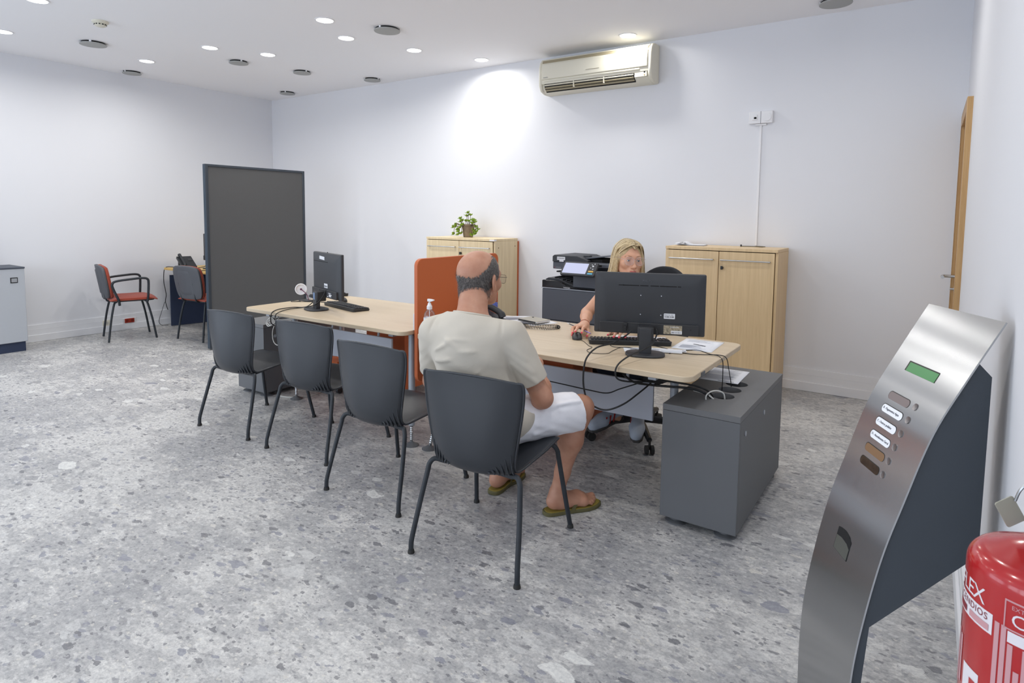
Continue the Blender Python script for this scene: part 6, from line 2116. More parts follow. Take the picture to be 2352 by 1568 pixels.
# glasses
def glasses(parent, M, T, s, mat_rim, rimless, lens_y=0.112, lw=0.025, lh=0.019, rad=(0.016, 0.010, 0.010, 0.016)):
    base = Vector(parent.matrix_world.translation)
    Mx = Matrix.Translation(Vector(T) - base) @ Matrix([list(r_) for r_ in M]).to_4x4() @ Matrix.Scale(s, 4)
    fr = None
    g = G()
    for sx in (-1, 1):
        rim = [(sx * 0.034 + q[0], lens_y - 0.012 * abs(q[0] / 0.029) ** 2 * (1 if q[0] * sx > 0 else 0.1), -0.004 + q[1]) for q in rrect(-lw, lw, -lh, lh, list(rad), 6)]
        g.tube(rim + [rim[0]], 0.0011 if not rimless else 0.0007, 6, Mx, caps=False)
    g.tube(cr([(-0.010, lens_y, 0.002), (0, lens_y + 0.003, 0.006), (0.010, lens_y, 0.002)], 4), 0.0011, 6, Mx)
    fo = g.build('glasses', mat_rim, parent, merge=False, sharp=80)
    for sx in (-1, 1):
        pts = [(sx * 0.0605, lens_y - 0.012, 0.006), (sx * 0.073, lens_y - 0.024, 0.007), (sx * 0.0805, 0.03, 0.010), (sx * 0.083, -0.012, 0.012), (sx * 0.084, -0.032, -0.002), (sx * 0.083, -0.040, -0.024)]
        G().tube(cr(pts, 4), 0.0012, 6, Mx).build('temple', mat_rim, fo, sharp=80)
        lens = [(sx * 0.034 + q[0], lens_y - 0.012 * abs(q[0] / 0.029) ** 2 * (1 if q[0] * sx > 0 else 0.1), -0.004 + q[1]) for q in rrect(-lw + 0.0005, lw - 0.0005, -lh + 0.0005, lh - 0.0005, [q * 0.97 for q in rad], 6)]
        n = len(lens)
        G().add([(x, y + 0.0006, z) for x, y, z in lens] + [(x, y - 0.0006, z) for x, y, z in lens],
                [tuple(range(n)), tuple(range(2 * n - 1, n - 1, -1))] + [(i, (i + 1) % n, n + (i + 1) % n, n + i) for i in range(n)], Mx).build('lens', M_LENS, fo, merge=False)
    return fo
M_LENS = thin_glass('lens_clear', (0.97, 0.98, 1.0), 0.02)
glasses(MAN, hM, hT, hs_, mat('dark_wire', rgb(70, 56, 50), 0.35, metal=0.8), True, 0.118)

# t-shirt
M_SHIRT = mat('shirt_beige', rgb(198, 191, 178), 0.9, bump=0.25, bscale=700, vary=0.03, vscale=8, sheen=0.15)
sf = Field(axis(5.98, 6.76, 0.0045), axis(-3.62, -3.10, 0.0045), axis(0.43, 1.04, 0.0045))
sf.ell((6.43, -3.395, 0.560), (0.205, 0.170, 0.135), 0.03, 'add', tor)
sf.ell(tuple(tp(0.03, 0.03, 0.67)), (0.178, 0.148, 0.17), 0.05, 'add', tor)
sf.ell(tuple(tp(0.0, 0.0, 0.83)), (0.186, 0.128, 0.165), 0.06, 'add', tor)
sf.cap(tuple(tp(-0.13, 0, 0.912)), tuple(tp(0.13, 0, 0.918)), 0.074, None, 0.06)
sf.cap(tuple(tp(0, 0.0, 0.90)), tuple(tp(-0.01, 0.03, 1.02)), 0.088, 0.080, 0.07)
cuts = []
for sh, el in ((shR, elR), (shL, elL)):
    e = np.array(sh) + (np.array(el) - np.array(sh)) * 0.80
    sf.cap(tuple(sh), tuple(e), 0.072, 0.063, 0.020)
    cuts.append((e - (np.array(el) - np.array(sh)) * 0.06, np.array(el) - np.array(sh)))
# folds: soft ridges and creases
def fold(a, b_, amp, sig):
    """soft ridge along a segment, pushed out of the cloth"""
    a, b_ = np.array(a, float), np.array(b_, float)
    sl, X, Y, Z = sf._win(np.minimum(a, b_), np.maximum(a, b_), 3 * sig)
    ab = b_ - a
    px, py, pz = X - a[0], Y - a[1], Z - a[2]
    tr = (px * ab[0] + py * ab[1] + pz * ab[2]) / float(ab @ ab)
    tt = np.clip(tr, 0, 1)
    d2 = (px - tt * ab[0]) ** 2 + (py - tt * ab[1]) ** 2 + (pz - tt * ab[2]) ** 2
    w = np.sin(np.pi * np.clip(0.15 + 0.7 * tr, 0, 1))
    sf.D[sl] = (sf.D[sl] - 1.5 * amp * w * np.exp(-d2 / (sig * sig))).astype(np.float32)
for a, b_, amp, sig in (
    (tp(0.165, -0.11, 0.83), tp(0.02, -0.15, 0.72), 0.0065, 0.013), (tp(0.17, -0.10, 0.785), tp(0.0, -0.16, 0.675), 0.006, 0.013),
    (tp(0.17, -0.09, 0.74), tp(0.03, -0.16, 0.64), 0.006, 0.013), (tp(0.17, -0.10, 0.865), tp(0.09, -0.14, 0.80), 0.005, 0.011),
    (tp(-0.175, -0.09, 0.82), tp(-0.06, -0.135, 0.885), 0.007, 0.013), (tp(-0.175, -0.085, 0.785), tp(-0.04, -0.14, 0.815), 0.007, 0.013),
    (tp(-0.17, -0.09, 0.745), tp(-0.03, -0.155, 0.75), 0.006, 0.013), (tp(-0.10, -0.15, 0.69), tp(0.07, -0.16, 0.67), 0.006, 0.014),
    (tp(-0.08, -0.13, 0.90), tp(0.06, -0.135, 0.905), 0.004, 0.012), (tp(-0.02, -0.14, 0.85), tp(0.11, -0.13, 0.86), 0.004, 0.013),
    (tp(0.185, -0.03, 0.60), tp(0.15, 0.10, 0.56), 0.009, 0.014), (tp(0.19, 0.0, 0.66), tp(0.13, -0.11, 0.60), 0.008, 0.014),
    (tp(0.20, 0.02, 0.56), tp(0.10, -0.12, 0.53), 0.009, 0.013), (tp(0.19, -0.02, 0.70), tp(0.18, 0.08, 0.62), 0.008, 0.013),
):
    fold(a, b_, amp, sig)
for sx in (-1, 1):
    fold(tp(sx * 0.150, -0.03, 0.985), tp(sx * 0.172, -0.105, 0.90), -0.0035, 0.008)
    fold(tp(sx * 0.168, -0.09, 0.925), tp(sx * 0.165, -0.115, 0.80), -0.006, 0.010)
for a, b_, amp, sig in ((tp(-0.14, -0.12, 0.66), tp(0.02, -0.165, 0.63), 0.005, 0.012), (tp(0.0, -0.15, 0.76), tp(0.14, -0.13, 0.77), 0.004, 0.012), (tp(-0.12, -0.12, 0.92), tp(-0.02, -0.13, 0.87), 0.004, 0.012)):
    fold(a, b_, amp, sig)
for sh, el, s in ((shR, elR, 1), (shL, elL, -1)):
    sh, el = np.array(sh), np.array(el)
    for t0, t1 in ((0.20, 0.55), (0.42, 0.72), (0.05, 0.35)):
        a = sh + (el - sh) * t0 - fd * 0.066 - rd * s * 0.03
        b_ = sh + (el - sh) * t1 - fd * 0.060 + rd * s * 0.04
        fold(a, b_, 0.006, 0.012)
for p, n in cuts:
    sf.cutlocal(p, n, 0.135)
sf.cut((6.36, -3.42, 0.992), (0.0, 0.25, 1.0))
sf.cut((6.42, -3.40, 0.462), (0, 0, -1))
X, Y, Z = sf.coords()
sf.D = (sf.D + 0.0016 * np.sin(38 * X + 22 * Z + 3 * np.sin(17 * Z + 9 * Y)) * np.sin(31 * Z - 19 * X)).astype(np.float32)
sh_o = sf.build('t_shirt', M_SHIRT, MAN, 1)
# ribbed collar, sleeve hems and sleeve seam
base = np.array(MAN.location)
nk = []
for k in range(40):
    a = 2 * math.pi * k / 40
    q = tp(0.081 * math.cos(a) - 0.006, 0.020 + 0.080 * math.sin(a), 0.0)
    z = 0.992 - 0.25 * (q[1] + 3.42) + 0.002
    nk.append(tuple(np.array((q[0], q[1], z)) - base))
G().tube(nk + [nk[0]], 0.0062, 8, caps=False).build('collar', M_SHIRT, sh_o, sharp=80)

# shorts
M_SHORT = mat('shorts_white', rgb(240, 241, 247), 0.9, bump=0.2, bscale=500, vary=0.03, vscale=20)
bf = Field(axis(6.10, 6.80, 0.0045), axis(-3.60, -2.92, 0.0045), axis(0.40, 0.66, 0.0045))
bf.ell((6.435, -3.39, 0.525), (0.178, 0.145, 0.105), 0.03, 'add', tor)
thR = (np.array(knR) - np.array((6.50, -3.34, 0.53)))
thL = (np.array(knL) - np.array((6.35, -3.37, 0.53)))
bf.cap((6.50, -3.34, 0.528), tuple(np.array((6.50, -3.34, 0.528)) + thR * 1.02), 0.104, 0.078, 0.03)
bf.cap((6.50, -3.34, 0.510), tuple(np.array((6.50, -3.34, 0.490)) + thR * 0.95), 0.085, 0.068, 0.03)
bf.cap((6.35, -3.37, 0.528), tuple(np.array((6.35, -3.37, 0.528)) + thL * 1.02), 0.104, 0.080, 0.03)
# creases running from the hip along the thigh
side_n = np.array((thR[1], -thR[0], 0)) / np.linalg.norm(thR[:2])
for t0, t1, a0, a1 in ((0.10, 0.45, 0.02, 0.05), (0.05, 0.42, 0.045, 0.02), (0.12, 0.5, -0.02, 0.0), (0.2, 0.6, -0.05, -0.03), (0.55, 0.9, 0.03, 0.01), (0.6, 0.95, -0.02, -0.045), (0.35, 0.85, 0.06, 0.055)):
    p0 = np.array((6.50, -3.34, 0.53)) + thR * t0 + side_n * (0.090 - 0.03 * t0) + np.array((0, 0, a0))
    p1 = np.array((6.50, -3.34, 0.53)) + thR * t1 + side_n * (0.088 - 0.03 * t1) + np.array((0, 0, a1))
    bf.cap(tuple(p0), tuple(p1), 0.009, 0.006, 0.014)
X, Y, Z = bf.coords()
bf.D = (bf.D + 0.0018 * np.sin(70 * (X * 0.9 + Y * 0.5) + 4 * np.sin(26 * Z)) * np.sin(40 * Z + 20 * X)).astype(np.float32)
for hip, th in (((6.50, -3.34, 0.53), thR), ((6.35, -3.37, 0.53), thL)):
    bf.cutlocal(np.array(hip) + th * 0.93, th + np.array((0, 0, 0.06)), 0.16)
bf.cut((6.43, -3.4, 0.437), (0, 0, -1)) if False else None
so = bf.build('shorts', M_SHORT, MAN, 1)
M_TATT = mat('print_dark', rgb(66, 58, 62), 0.8)
# flip-flops
M_OLIVE = mat('rubber_olive', rgb(98, 94, 62), 0.7)
M_OLIVEY = mat('rubber_yellow', rgb(150, 134, 62), 0.7)
def flip_flop(P, heel, toe, s):
    h, t_ = np.array((*heel, 0.0)), np.array((*toe, 0.0))
    d = (t_ - h) / np.linalg.norm(t_ - h)
    r = np.array((d[1], -d[0], 0)) * s
    L_ = np.linalg.norm(t_ - h)
    out = []
    for a, wi, wo in ((-0.06, 0.0, 0.0), (-0.045, 0.02, 0.02), (0.02, 0.034, 0.034), (0.16, 0.038, 0.038), (0.40, 0.032, 0.040), (0.62, 0.042, 0.047), (0.78, 0.048, 0.048), (0.92, 0.044, 0.038), (1.02, 0.034, 0.020), (1.065, 0.016, 0.004)):
        out.append((a, wi, wo))
    poly = [h + d * a * L_ + r * wi for a, wi, wo in out] + [h + d * a * L_ - r * wo for a, wi, wo in reversed(out[1:])]
    pts = cr([Vector((p[0] - base[0], p[1] - base[1], 0)) for p in poly], 3, True)
    o = G().prism([(p.x, p.y) for p in pts], 0.0, 0.019, 'Z').build('flip_flop', M_OLIVE, MAN, bevel=0.004)
    c = sum(pts, Vector()) / len(pts)
    G().prism([((p.x - c.x) * 0.93 + c.x, (p.y - c.y) * 0.95 + c.y) for p in pts], 0.019, 0.0215, 'Z').build('insole', M_OLIVEY, o)
    q = lambda a, b_, z: tuple(h + d * a * L_ + r * b_ + np.array((0, 0, z)) - base)
    for sgn, w in ((1, 0.036), (-1, 0.043)):
        pts = cr([q(0.80, 0.014, 0.022), q(0.79, 0.014, 0.046), q(0.70, 0.014 * 0.6 + sgn * 0.012, 0.064), q(0.58, sgn * w * 0.72, 0.058), q(0.47, sgn * w * 0.98, 0.036), q(0.42, sgn * w, 0.012)], 5)
        vs, fs = [], []
        for i, p in enumerate(pts):
            w_ = 0.004 + 0.006 * min(1, i / 8)
            dv = Vector(d) * w_
            n_ = Vector((0, 0, 0.0018))
            vs += [p - dv - n_, p + dv - n_, p + dv + n_, p - dv + n_]
        for i in range(len(pts) - 1):
            for k in range(4):
                fs.append((i * 4 + k, i * 4 + (k + 1) % 4, (i + 1) * 4 + (k + 1) % 4, (i + 1) * 4 + k))
        G().add(vs, fs).build('strap', M_OLIVE, o, sharp=60)
flip_flop(PR, (6.545, -3.082), (6.700, -2.850), -1)
flip_flop(PL, (6.208, -3.055), (6.196, -2.785), 1)

# ================================================================== the woman
WOM = thing('person', 'blonde woman in clear glasses and red earrings typing behind the large monitor', 'person', (6.42, -1.80, 0))
bpy.context.view_layer.update()
SK_W = skin('skin_fair', lin((208 / 255, 160 / 255, 132 / 255)), 0.07)
wM, wT, ws_ = rotm(-137, 4, -2), (6.413, -1.878, 1.163), 1.01
f = Field(axis(6.08, 6.78, 0.0055, [(6.24, 6.40, 0.0024), (6.40, 6.66, 0.003)]),
          axis(-2.56, -1.58, 0.0055, [(-2.52, -2.26, 0.0026), (-2.02, -1.78, 0.0026)]),
          axis(0.05, 1.30, 0.006, [(0.733, 0.83, 0.0026), (1.03, 1.28, 0.0026)]))
f.ell((6.44, -1.70, 0.56), (0.155, 0.12, 0.10), 0.03)
f.ell((6.435, -1.735, 0.68), (0.125, 0.10, 0.15), 0.05)
f.ell((6.43, -1.785, 0.86), (0.135, 0.10, 0.15), 0.05)
f.cap((6.30, -1.795, 0.965), (6.56, -1.795, 0.965), 0.050, None, 0.04)
f.cap((6.43, -1.79, 0.96), (6.415, -1.84, 1.06), 0.056, 0.050, 0.04)
f.cap((6.42, -1.82, 1.03), (wT[0] - 0.02, wT[1] + 0.02, wT[2] - 0.05), 0.049, 0.052, 0.03)
for sx in (-1, 1):
    f.ell((6.43 + sx * 0.068, -1.865, 0.845), (0.062, 0.06, 0.062), 0.03)
shR_, elR_, wrR_ = np.array((6.258, -1.80, 0.968)), np.array((6.178, -1.985, 0.800)), np.array((6.316, -2.283, 0.782))
HR, HL = np.array((0.014, -0.066, 0.0)), np.array((0.008, -0.022, 0.0))
shL_, elL_, wrL_ = np.array((6.60, -1.80, 0.968)), np.array((6.672, -1.985, 0.795)), np.array((6.618, -2.262, 0.795))
for sh, el, wr in ((shR_, elR_, wrR_), (shL_, elL_, wrL_)):
    f.cap(tuple(sh), tuple(el), 0.044, 0.036, 0.03)
    m_ = el * 0.7 + wr * 0.3
    f.cap(tuple(el), tuple(m_), 0.035, 0.036, 0.02)
    f.cap(tuple(m_), tuple(wr), 0.035, 0.0225, 0.02)
nails = []
def finger(a, b_, c, r0, k=0.006, nail=True):
    o_ = HR if a[0] < 6.45 else HL
    a, b_, c = np.array(a) + o_, np.array(b_) + o_, np.array(c) + o_
    f.cap(tuple(a), tuple(b_), r0 * 1.08, r0, k)
    f.cap(tuple(b_), tuple(c), r0, r0 * 0.86, 0.004)
    if nail:
        nails.append((b_, c, r0 * 0.86))
# right hand over the mouse, pointing at the camera
kn = [(6.296, -2.315, 0.780), (6.314, -2.325, 0.788), (6.335, -2.326, 0.790), (6.353, -2.315, 0.785)]
for p, w in zip(kn, (-0.012, -0.004, 0.005, 0.012)):
    f.cap((wrR_[0] + w, wrR_[1], wrR_[2]), tuple(np.array(p) + HR), 0.017, 0.0125, 0.014)
finger(kn[0], (6.292, -2.352, 0.772), (6.312, -2.388, 0.746), 0.0082)
finger(kn[1], (6.309, -2.372, 0.788), (6.328, -2.412, 0.764), 0.0086)
finger(kn[2], (6.340, -2.376, 0.793), (6.353, -2.425, 0.777), 0.0088)
finger(kn[3], (6.368, -2.362, 0.790), (6.383, -2.405, 0.770), 0.0086)
f.cap((wrR_[0] + 0.014, wrR_[1] - 0.03, wrR_[2] - 0.004), tuple(np.array((6.352, -2.275, 0.764)) + HR), 0.015, 0.012, 0.014)
finger((6.352, -2.275, 0.764), (6.385, -2.325, 0.756), (6.402, -2.376, 0.748), 0.0098)
# left hand on the keyboard
kl = [(6.575, -2.355, 0.796), (6.592, -2.363, 0.800), (6.610, -2.362, 0.798), (6.627, -2.352, 0.793)]
for p, w in zip(kl, (-0.012, -0.004, 0.005, 0.012)):
    f.cap((wrL_[0] + w, wrL_[1], wrL_[2]), tuple(np.array(p) + HL), 0.0165, 0.012, 0.014)
finger(kl[0], (6.556, -2.398, 0.798), (6.543, -2.428, 0.774), 0.0082)
finger(kl[1], (6.585, -2.415, 0.802), (6.588, -2.452, 0.772), 0.0086)
finger(kl[2], (6.611, -2.412, 0.800), (6.616, -2.446, 0.772), 0.0084)
finger(kl[3], (6.635, -2.395, 0.793), (6.642, -2.422, 0.772), 0.0078)
f.cap((wrL_[0] - 0.014, wrL_[1] - 0.03, wrL_[2] - 0.004), tuple(np.array((6.570, -2.305, 0.778)) + HL), 0.015, 0.0115, 0.014)
finger((6.570, -2.305, 0.778), (6.545, -2.345, 0.772), (6.530, -2.380, 0.769), 0.0092)
# legs
for hp, knee, an in (((6.38, -1.74, 0.55), (6.345, -2.08, 0.545), (6.39, -1.93, 0.19)), ((6.51, -1.74, 0.55), (6.54, -2.08, 0.545), (6.51, -1.895, 0.19))):
    f.cap(hp, knee, 0.072, 0.052, 0.03)
    f.cap(knee, an, 0.048, 0.032, 0.03)
    f.cap(an, (an[0], an[1] - 0.02, an[2] - 0.05), 0.032, 0.03, 0.02)
head(f, wM, wT, ws_, False)
f.build('body', SK_W, WOM, 1)
eyes(WOM, wM, wT, ws_, mat('iris_grey', rgb(92, 104, 116), 0.2), look=(-0.10, 0.93, -0.34))
wb = Vector(WOM.location)
M_NAIL = mat('nail_pink', rgb(226, 44, 84), 0.2, coat=0.6)
for b_, c, r in nails:
    d = Vector(c - b_).normalized()
    up = Vector((0, 0, 1))
    sdv = d.cross(up).normalized()
    n_ = sdv.cross(d).normalized()
    Mx = frame(Vector(c) - wb + n_ * r * 0.62 + d * r * 0.25, sdv, d, n_)
    G().ball((0, 0, 0), (r * 0.72, r * 1.15, r * 0.42), 12, Mx).build('fingernail', M_NAIL, WOM)
# lips and brows as thin coloured parts
WMm = Matrix([list(r_) for r_ in wM]).to_4x4()
HX = Matrix.Translation(Vector(wT) - wb) @ WMm @ Matrix.Scale(ws_, 4)
M_LIP = mat('lip_rose', rgb(178, 92, 88), 0.35)
G().tube(cr([(-0.0215, 0.0935, -0.0708), (-0.011, 0.1030, -0.0685), (0, 0.1055, -0.0690), (0.011, 0.1030, -0.0685), (0.0215, 0.0935, -0.0708)], 5), [0.0012 + 0.0028 * math.sin(math.pi * k / 20) for k in range(21)], 8, HX).build('upper_lip', M_LIP, WOM)
G().tube(cr([(-0.0205, 0.0935, -0.0720), (-0.010, 0.1020, -0.0755), (0, 0.1045, -0.0763), (0.010, 0.1020, -0.0755), (0.0205, 0.0935, -0.0720)], 5), [0.0012 + 0.0036 * math.sin(math.pi * k / 20) for k in range(21)], 8, HX).build('lower_lip', M_LIP, WOM)
M_BROW = mat('brow_brown', rgb(158, 122, 96), 0.8)
for sx in (-1, 1):
    G().tube(cr([(sx * 0.015, 0.0925, 0.0225), (sx * 0.029, 0.0915, 0.0265), (sx * 0.043, 0.082, 0.0265), (sx * 0.053, 0.070, 0.0195)], 5), [0.0012 + 0.0010 * math.sin(math.pi * min(1, k / 15)) for k in range(16)], 6, HX).build('eyebrow', M_BROW, WOM)
    G().tube(cr([(sx * 0.020, 0.0895, 0.0005), (sx * 0.032, 0.0922, 0.0024), (sx * 0.044, 0.0865, 0.0005)], 5), 0.0008, 6, HX).build('eyelash', mat('lash_brown', rgb(70, 54, 46), 0.7) if 'lash_brown' not in bpy.data.materials else bpy.data.materials['lash_brown'], WOM)
    ear = G()
    ear.lathe([(0.0, 0.012), (0.005, 0.010), (0.0095, 0.0), (0.0085, -0.008), (0.004, -0.013), (0.0, -0.014)], 16, M=HX @ Matrix.Translation((sx * 0.092, 0.006, -0.060)) @ Matrix.Scale(0.55, 4, (1, 0, 0)))
    ear.build('earring', mat('earring_red', rgb(214, 26, 34), 0.3) if 'earring_red' not in bpy.data.materials else bpy.data.materials['earring_red'], WOM)
glasses(WOM, wM, wT, ws_, mat('rim_clear_rose', rgb(206, 184, 180), 0.15, metal=0.3), False, 0.114, 0.0275, 0.0235, (0.022, 0.016, 0.016, 0.022))

# shoulder length blonde hair: base volume with separate swept locks over it
M_HB = mat('hair_blonde', rgb(178, 156, 118), 0.5, vary=0.22, vscale=90)
M_HL = mat('hair_blonde_light', rgb(214, 196, 158), 0.45, vary=0.12, vscale=90)
M_HR = mat('hair_root_brown', rgb(110, 92, 70), 0.55, vary=0.2, vscale=90)
hf = Field(axis(wT[0] - 0.17, wT[0] + 0.17, 0.0035), axis(wT[1] - 0.17, wT[1] + 0.17, 0.0035), axis(wT[2] - 0.21, wT[2] + 0.14, 0.0035))
hf.place(wM, wT, ws_)
hf.ell((0, -0.020, 0.029), (0.081, 0.104, 0.090), 0.01)
hf.ell((0, -0.075, -0.05), (0.076, 0.046, 0.12), 0.04)
for sx in (-1, 1):
    hf.ell((sx * 0.083, -0.028, -0.055), (0.021, 0.062, 0.11), 0.03)
hf.ell((0, 0.085, -0.05), (0.072, 0.085, 0.105), 0.01, 'sub')
hf.ell((-0.004, 0.105, 0.012), (0.062, 0.062, 0.074), 0.012, 'sub')
hb = hf.build('hair', M_HB, WOM, 2)
rr = random.Random(4)
locks = {0: G(), 1: G(), 2: G()}
PART = -0.014
def scalp(a, yy, infl=1.0):
    """point over the scalp: a = angle from the top (radians, + to her right), yy = front/back"""
    ry = math.sqrt(max(0.02, 1 - ((yy + 0.020) / 0.112) ** 2))
    return Vector((math.sin(a) * 0.089 * ry * infl, yy, 0.029 + math.cos(a) * 0.092 * ry * infl))
for sx in (-1, 1):
    for k in range(150):
        y0 = rr.uniform(-0.105, 0.082)
        a0 = (PART / 0.089)
        p = [scalp(a0, y0, 0.985)]
        front = max(0.0, (y0 - 0.03) / 0.052)
        jy = rr.uniform(-0.008, 0.008)
        drop = rr.uniform(0.125, 0.178) - 0.02 * front
        y1 = y0 - 0.010 - 0.022 * front + jy
        y2 = y0 * 0.80 - 0.016 - 0.040 * front + jy
        p.append(scalp(a0 + sx * 0.55, y1, 1.03 + 0.05 * front))
        p.append(scalp(sx * 1.25, y2, 1.05))
        w = (0.094 if sx > 0 else 0.099) + rr.uniform(-0.004, 0.007)
        bk_ = max(0.0, (-y0 - 0.04) / 0.065)
        xs = w * (1 - 0.55 * bk_ ** 1.5)
        ye = y2 * 0.85 - 0.012 - 0.02 * bk_
        p.append(Vector((sx * xs, ye, -0.035)))
        p.append(Vector((sx * (xs + 0.008), ye - 0.002, -0.085)))
        p.append(Vector((sx * (xs + 0.014 + rr.uniform(-0.01, 0.012)), ye + rr.uniform(-0.006, 0.012), -drop)))
        pts = cr(p, 5)
        r0 = rr.uniform(0.0022, 0.0042)
        n_ = len(pts)
        rad = [r0 * (0.7 + 0.5 * math.sin(math.pi * min(1, (i + 2) / n_))) * (1 if i < n_ - 4 else (n_ - i) / 4.0) + 0.0002 for i in range(n_)]
        m_ = rr.choice((0, 0, 1, 1, 2)) if rr.random() < 0.85 else 1
        locks[m_].tube(pts, rad, 5, HX)
# locks framing the face, swept off the forehead from the parting
for sx in (-1, 1):
    for k in range(75):
        q = rr.random()
        j = lambda a: rr.uniform(-a, a)
        beh = 0.020 if sx > 0 else 0.0            # tucked behind her right ear
        p = [Vector((PART + sx * 0.004, 0.070 - 0.02 * q, 0.088 + 0.014 * q)) + Vector((j(.002), j(.004), j(.003))),
             Vector((PART + sx * (0.022 + 0.004 * q), 0.078 - 0.022 * q, 0.094 + 0.010 * q + j(.002))),
             Vector((sx * (0.052 + 0.006 * q), 0.062 - 0.03 * q + j(.004), 0.068 + 0.016 * q)),
             Vector((sx * (0.074 + 0.008 * q), 0.034 - 0.03 * q - beh * 0.6 + j(.004), 0.026 + 0.010 * q)),
             Vector((sx * (0.085 + 0.008 * q + j(.003)), 0.020 - 0.035 * q - beh, -0.025)),
             Vector((sx * (0.094 + 0.010 * q + j(.004)), 0.012 - 0.035 * q - beh, -0.080)),
             Vector((sx * (0.104 + 0.012 * q + j(.010)), 0.012 - 0.03 * q - beh + j(.008), -0.125 - 0.045 * rr.random()))]
        pts = cr(p, 5)
        n_ = len(pts)
        r0 = rr.uniform(0.0018, 0.0034)
        rad = [r0 * (0.75 + 0.4 * math.sin(math.pi * min(1, (i + 2) / n_))) * (1 if i < n_ - 4 else (n_ - i) / 4.0) + 0.0002 for i in range(n_)]
        locks[rr.choice((0, 0, 1, 1, 2))].tube(pts, rad, 5, HX)
for k, m_ in ((0, M_HB), (1, M_HL), (2, M_HR)):
    o = locks[k].build('hair_locks', m_, hb, merge=False, sharp=80)
    o['kind'] = 'stuff'

# clothes
M_TOP = mat('top_black', rgb(28, 28, 32), 0.9, bump=0.2, bscale=500)
tf = Field(axis(6.24, 6.63, 0.005), axis(-1.96, -1.57, 0.005), axis(0.50, 1.02, 0.005))
tf.ell((6.44, -1.70, 0.58), (0.165, 0.13, 0.11), 0.03)
tf.ell((6.435, -1.735, 0.68), (0.137, 0.112, 0.15), 0.05)
tf.ell((6.43, -1.785, 0.86), (0.146, 0.111, 0.15), 0.05)
tf.cap((6.325, -1.795, 0.965), (6.535, -1.795, 0.965), 0.058, None, 0.04)
for sx in (-1, 1):
    tf.ell((6.43 + sx * 0.068, -1.868, 0.845), (0.070, 0.068, 0.070), 0.03)
tf.place()
tf.cap((6.425, -1.90, 1.02), (6.42, -1.80, 1.06), 0.085, 0.085, 0.01, 'sub')
tf.build('sleeveless_top', M_TOP, WOM, 1)
M_JEAN = mat('jeans_dark', rgb(38, 46, 62), 0.85, bump=0.25, bscale=600, vary=0.12, vscale=50)
jf = Field(axis(6.25, 6.66, 0.005), axis(-2.18, -1.56, 0.005), axis(0.18, 0.68, 0.005))
jf.ell((6.44, -1.70, 0.555), (0.168, 0.134, 0.10), 0.03)
for hp, knee, an in (((6.38, -1.74, 0.55), (6.345, -2.08, 0.545), (6.39, -1.93, 0.19)), ((6.51, -1.74, 0.55), (6.54, -2.08, 0.545), (6.51, -1.895, 0.19))):
    jf.cap(hp, knee, 0.084, 0.064, 0.03)
    jf.cap(knee, (an[0], an[1], an[2] + 0.0), 0.062, 0.050, 0.03)
jf.cut((0, 0, 0.205), (0, 0, -1))
jf.build('jeans', M_JEAN, WOM, 1)
M_SHOE = mat('shoe_pale', rgb(176, 186, 200), 0.7, bump=0.2, bscale=400)
M_STRIPE = mat('stripe_red', rgb(160, 40, 36), 0.6)
M_SOLE = mat('sole_dark', rgb(70, 68, 66), 0.7)
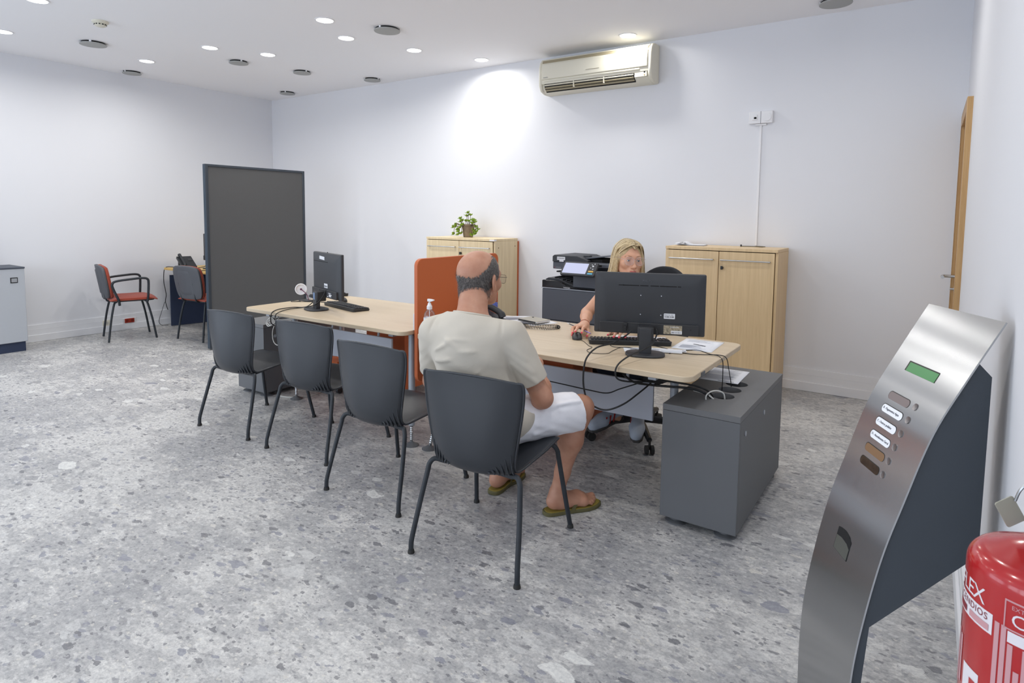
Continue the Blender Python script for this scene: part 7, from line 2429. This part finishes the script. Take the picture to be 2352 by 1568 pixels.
for heel, toe, sd_ in (((6.395, -1.905, 0.155), (6.300, -2.150, 0.110), -1), ((6.508, -1.875, 0.155), (6.598, -2.125, 0.100), 1)):
    h, t_ = np.array(heel), np.array(toe)
    d = (t_ - h) / np.linalg.norm(t_ - h)
    L_ = np.linalg.norm(t_ - h)
    r = np.cross(d, (0, 0, 1.0))
    r /= np.linalg.norm(r)
    u = np.cross(r, d)
    q = lambda a, b_, c: h + d * a * L_ + r * b_ + u * c
    lo = np.minimum(h, t_) - 0.09
    hi = np.maximum(h, t_) + 0.09
    xf = Field(axis(lo[0], hi[0], 0.004), axis(lo[1], hi[1], 0.004), axis(max(lo[2], 0.06), hi[2] + 0.05, 0.004))
    xf.cap(tuple(q(0.08, 0, 0.015)), tuple(q(0.10, 0, 0.07)), 0.036, 0.040, 0.02)
    xf.cap(tuple(q(0.15, 0, 0.035)), tuple(q(0.62, 0, 0.014)), 0.042, 0.038, 0.03)
    xf.cap(tuple(q(0.62, -0.008, 0.006)), tuple(q(0.90, 0.0, 0.000)), 0.036, 0.030, 0.03)
    xf.cap(tuple(q(0.62, 0.012, 0.006)), tuple(q(0.84, 0.008, 0.000)), 0.034, 0.030, 0.03)
    xf.cut(tuple(q(0, 0, -0.020)), tuple(-u))
    xf.cut(tuple(q(0, 0, 0.088)), tuple(u))
    so_ = xf.build('sneaker', M_SHOE, WOM, 1)
    fr = frame(Vector(h) - wb, r, d, u)
    out = []
    for a, wi in ((-0.05, 0.012), (0.0, 0.030), (0.15, 0.036), (0.45, 0.036), (0.70, 0.043), (0.90, 0.036), (1.01, 0.018)):
        out.append((wi, a * L_))
    G().prism(out + [(-x, y) for x, y in reversed(out)], -0.034, -0.017, 'Z', fr).build('sole', M_SOLE, so_, bevel=0.004)
    for k in range(3):
        G().box(0.0, 0.004, 0.0, 0.010, -0.010, 0.042, fr @ Matrix.Translation((sd_ * 0.0395 if sd_ > 0 else -0.0435, (0.36 + 0.13 * k) * L_, 0.0)) @ Matrix.Rotation(R(22), 4, 'X')).build('stripe', M_STRIPE, so_)
    lg = G()
    for k in range(5):
        a = 0.30 + 0.075 * k
        z = 0.078 - 0.011 * k
        lg.tube([tuple(fr @ Vector((-0.02, a * L_, z - 0.006))), tuple(fr @ Vector((0, a * L_ + 0.004, z + 0.001))), tuple(fr @ Vector((0.02, a * L_, z - 0.006)))], 0.0026, 6)
    lg.build('laces', M_PAPER, so_)
# bracelet
br = []
ax_ = Vector(wrR_ - (elR_ * 0.5 + wrR_ * 0.5)).normalized()
s1 = ax_.cross(Vector((0, 0, 1))).normalized()
s2 = s1.cross(ax_)
cc = Vector(wrR_) - ax_ * 0.022 - wb
for k in range(25):
    a = 2 * math.pi * k / 24
    br.append(cc + s1 * 0.0285 * math.cos(a) + s2 * 0.0265 * math.sin(a))
G().tube(br, 0.0022, 6, caps=False).build('bracelet', mat('rose_gold', rgb(198, 140, 120), 0.25, metal=0.8), WOM)

# pencil held between her fingers
t = thing('pen', 'purple and white pen tucked between the fingers of her mouse hand', 'pen', (6.305, -2.41, 0.80), 0)
p0, p1 = Vector((6.242, -2.365, 0.797)) - t.location, Vector((6.440, -2.445, 0.768)) - t.location
dd = (p1 - p0)
G().tube([p0 + dd * 0.10, p0 + dd * 0.62], 0.0034, 8).build('barrel', mat('pen_dark', rgb(84, 84, 94), 0.35), t)
G().tube([p0, p0 + dd * 0.10], [0.0012, 0.0034], 8).build('tip', M_STICK, t)
G().tube([p0 + dd * 0.62, p0 + dd * 0.96, p1], [0.0036, 0.0040, 0.0030], 8).build('cap', mat('pen_purple', rgb(150, 136, 186), 0.3), t)
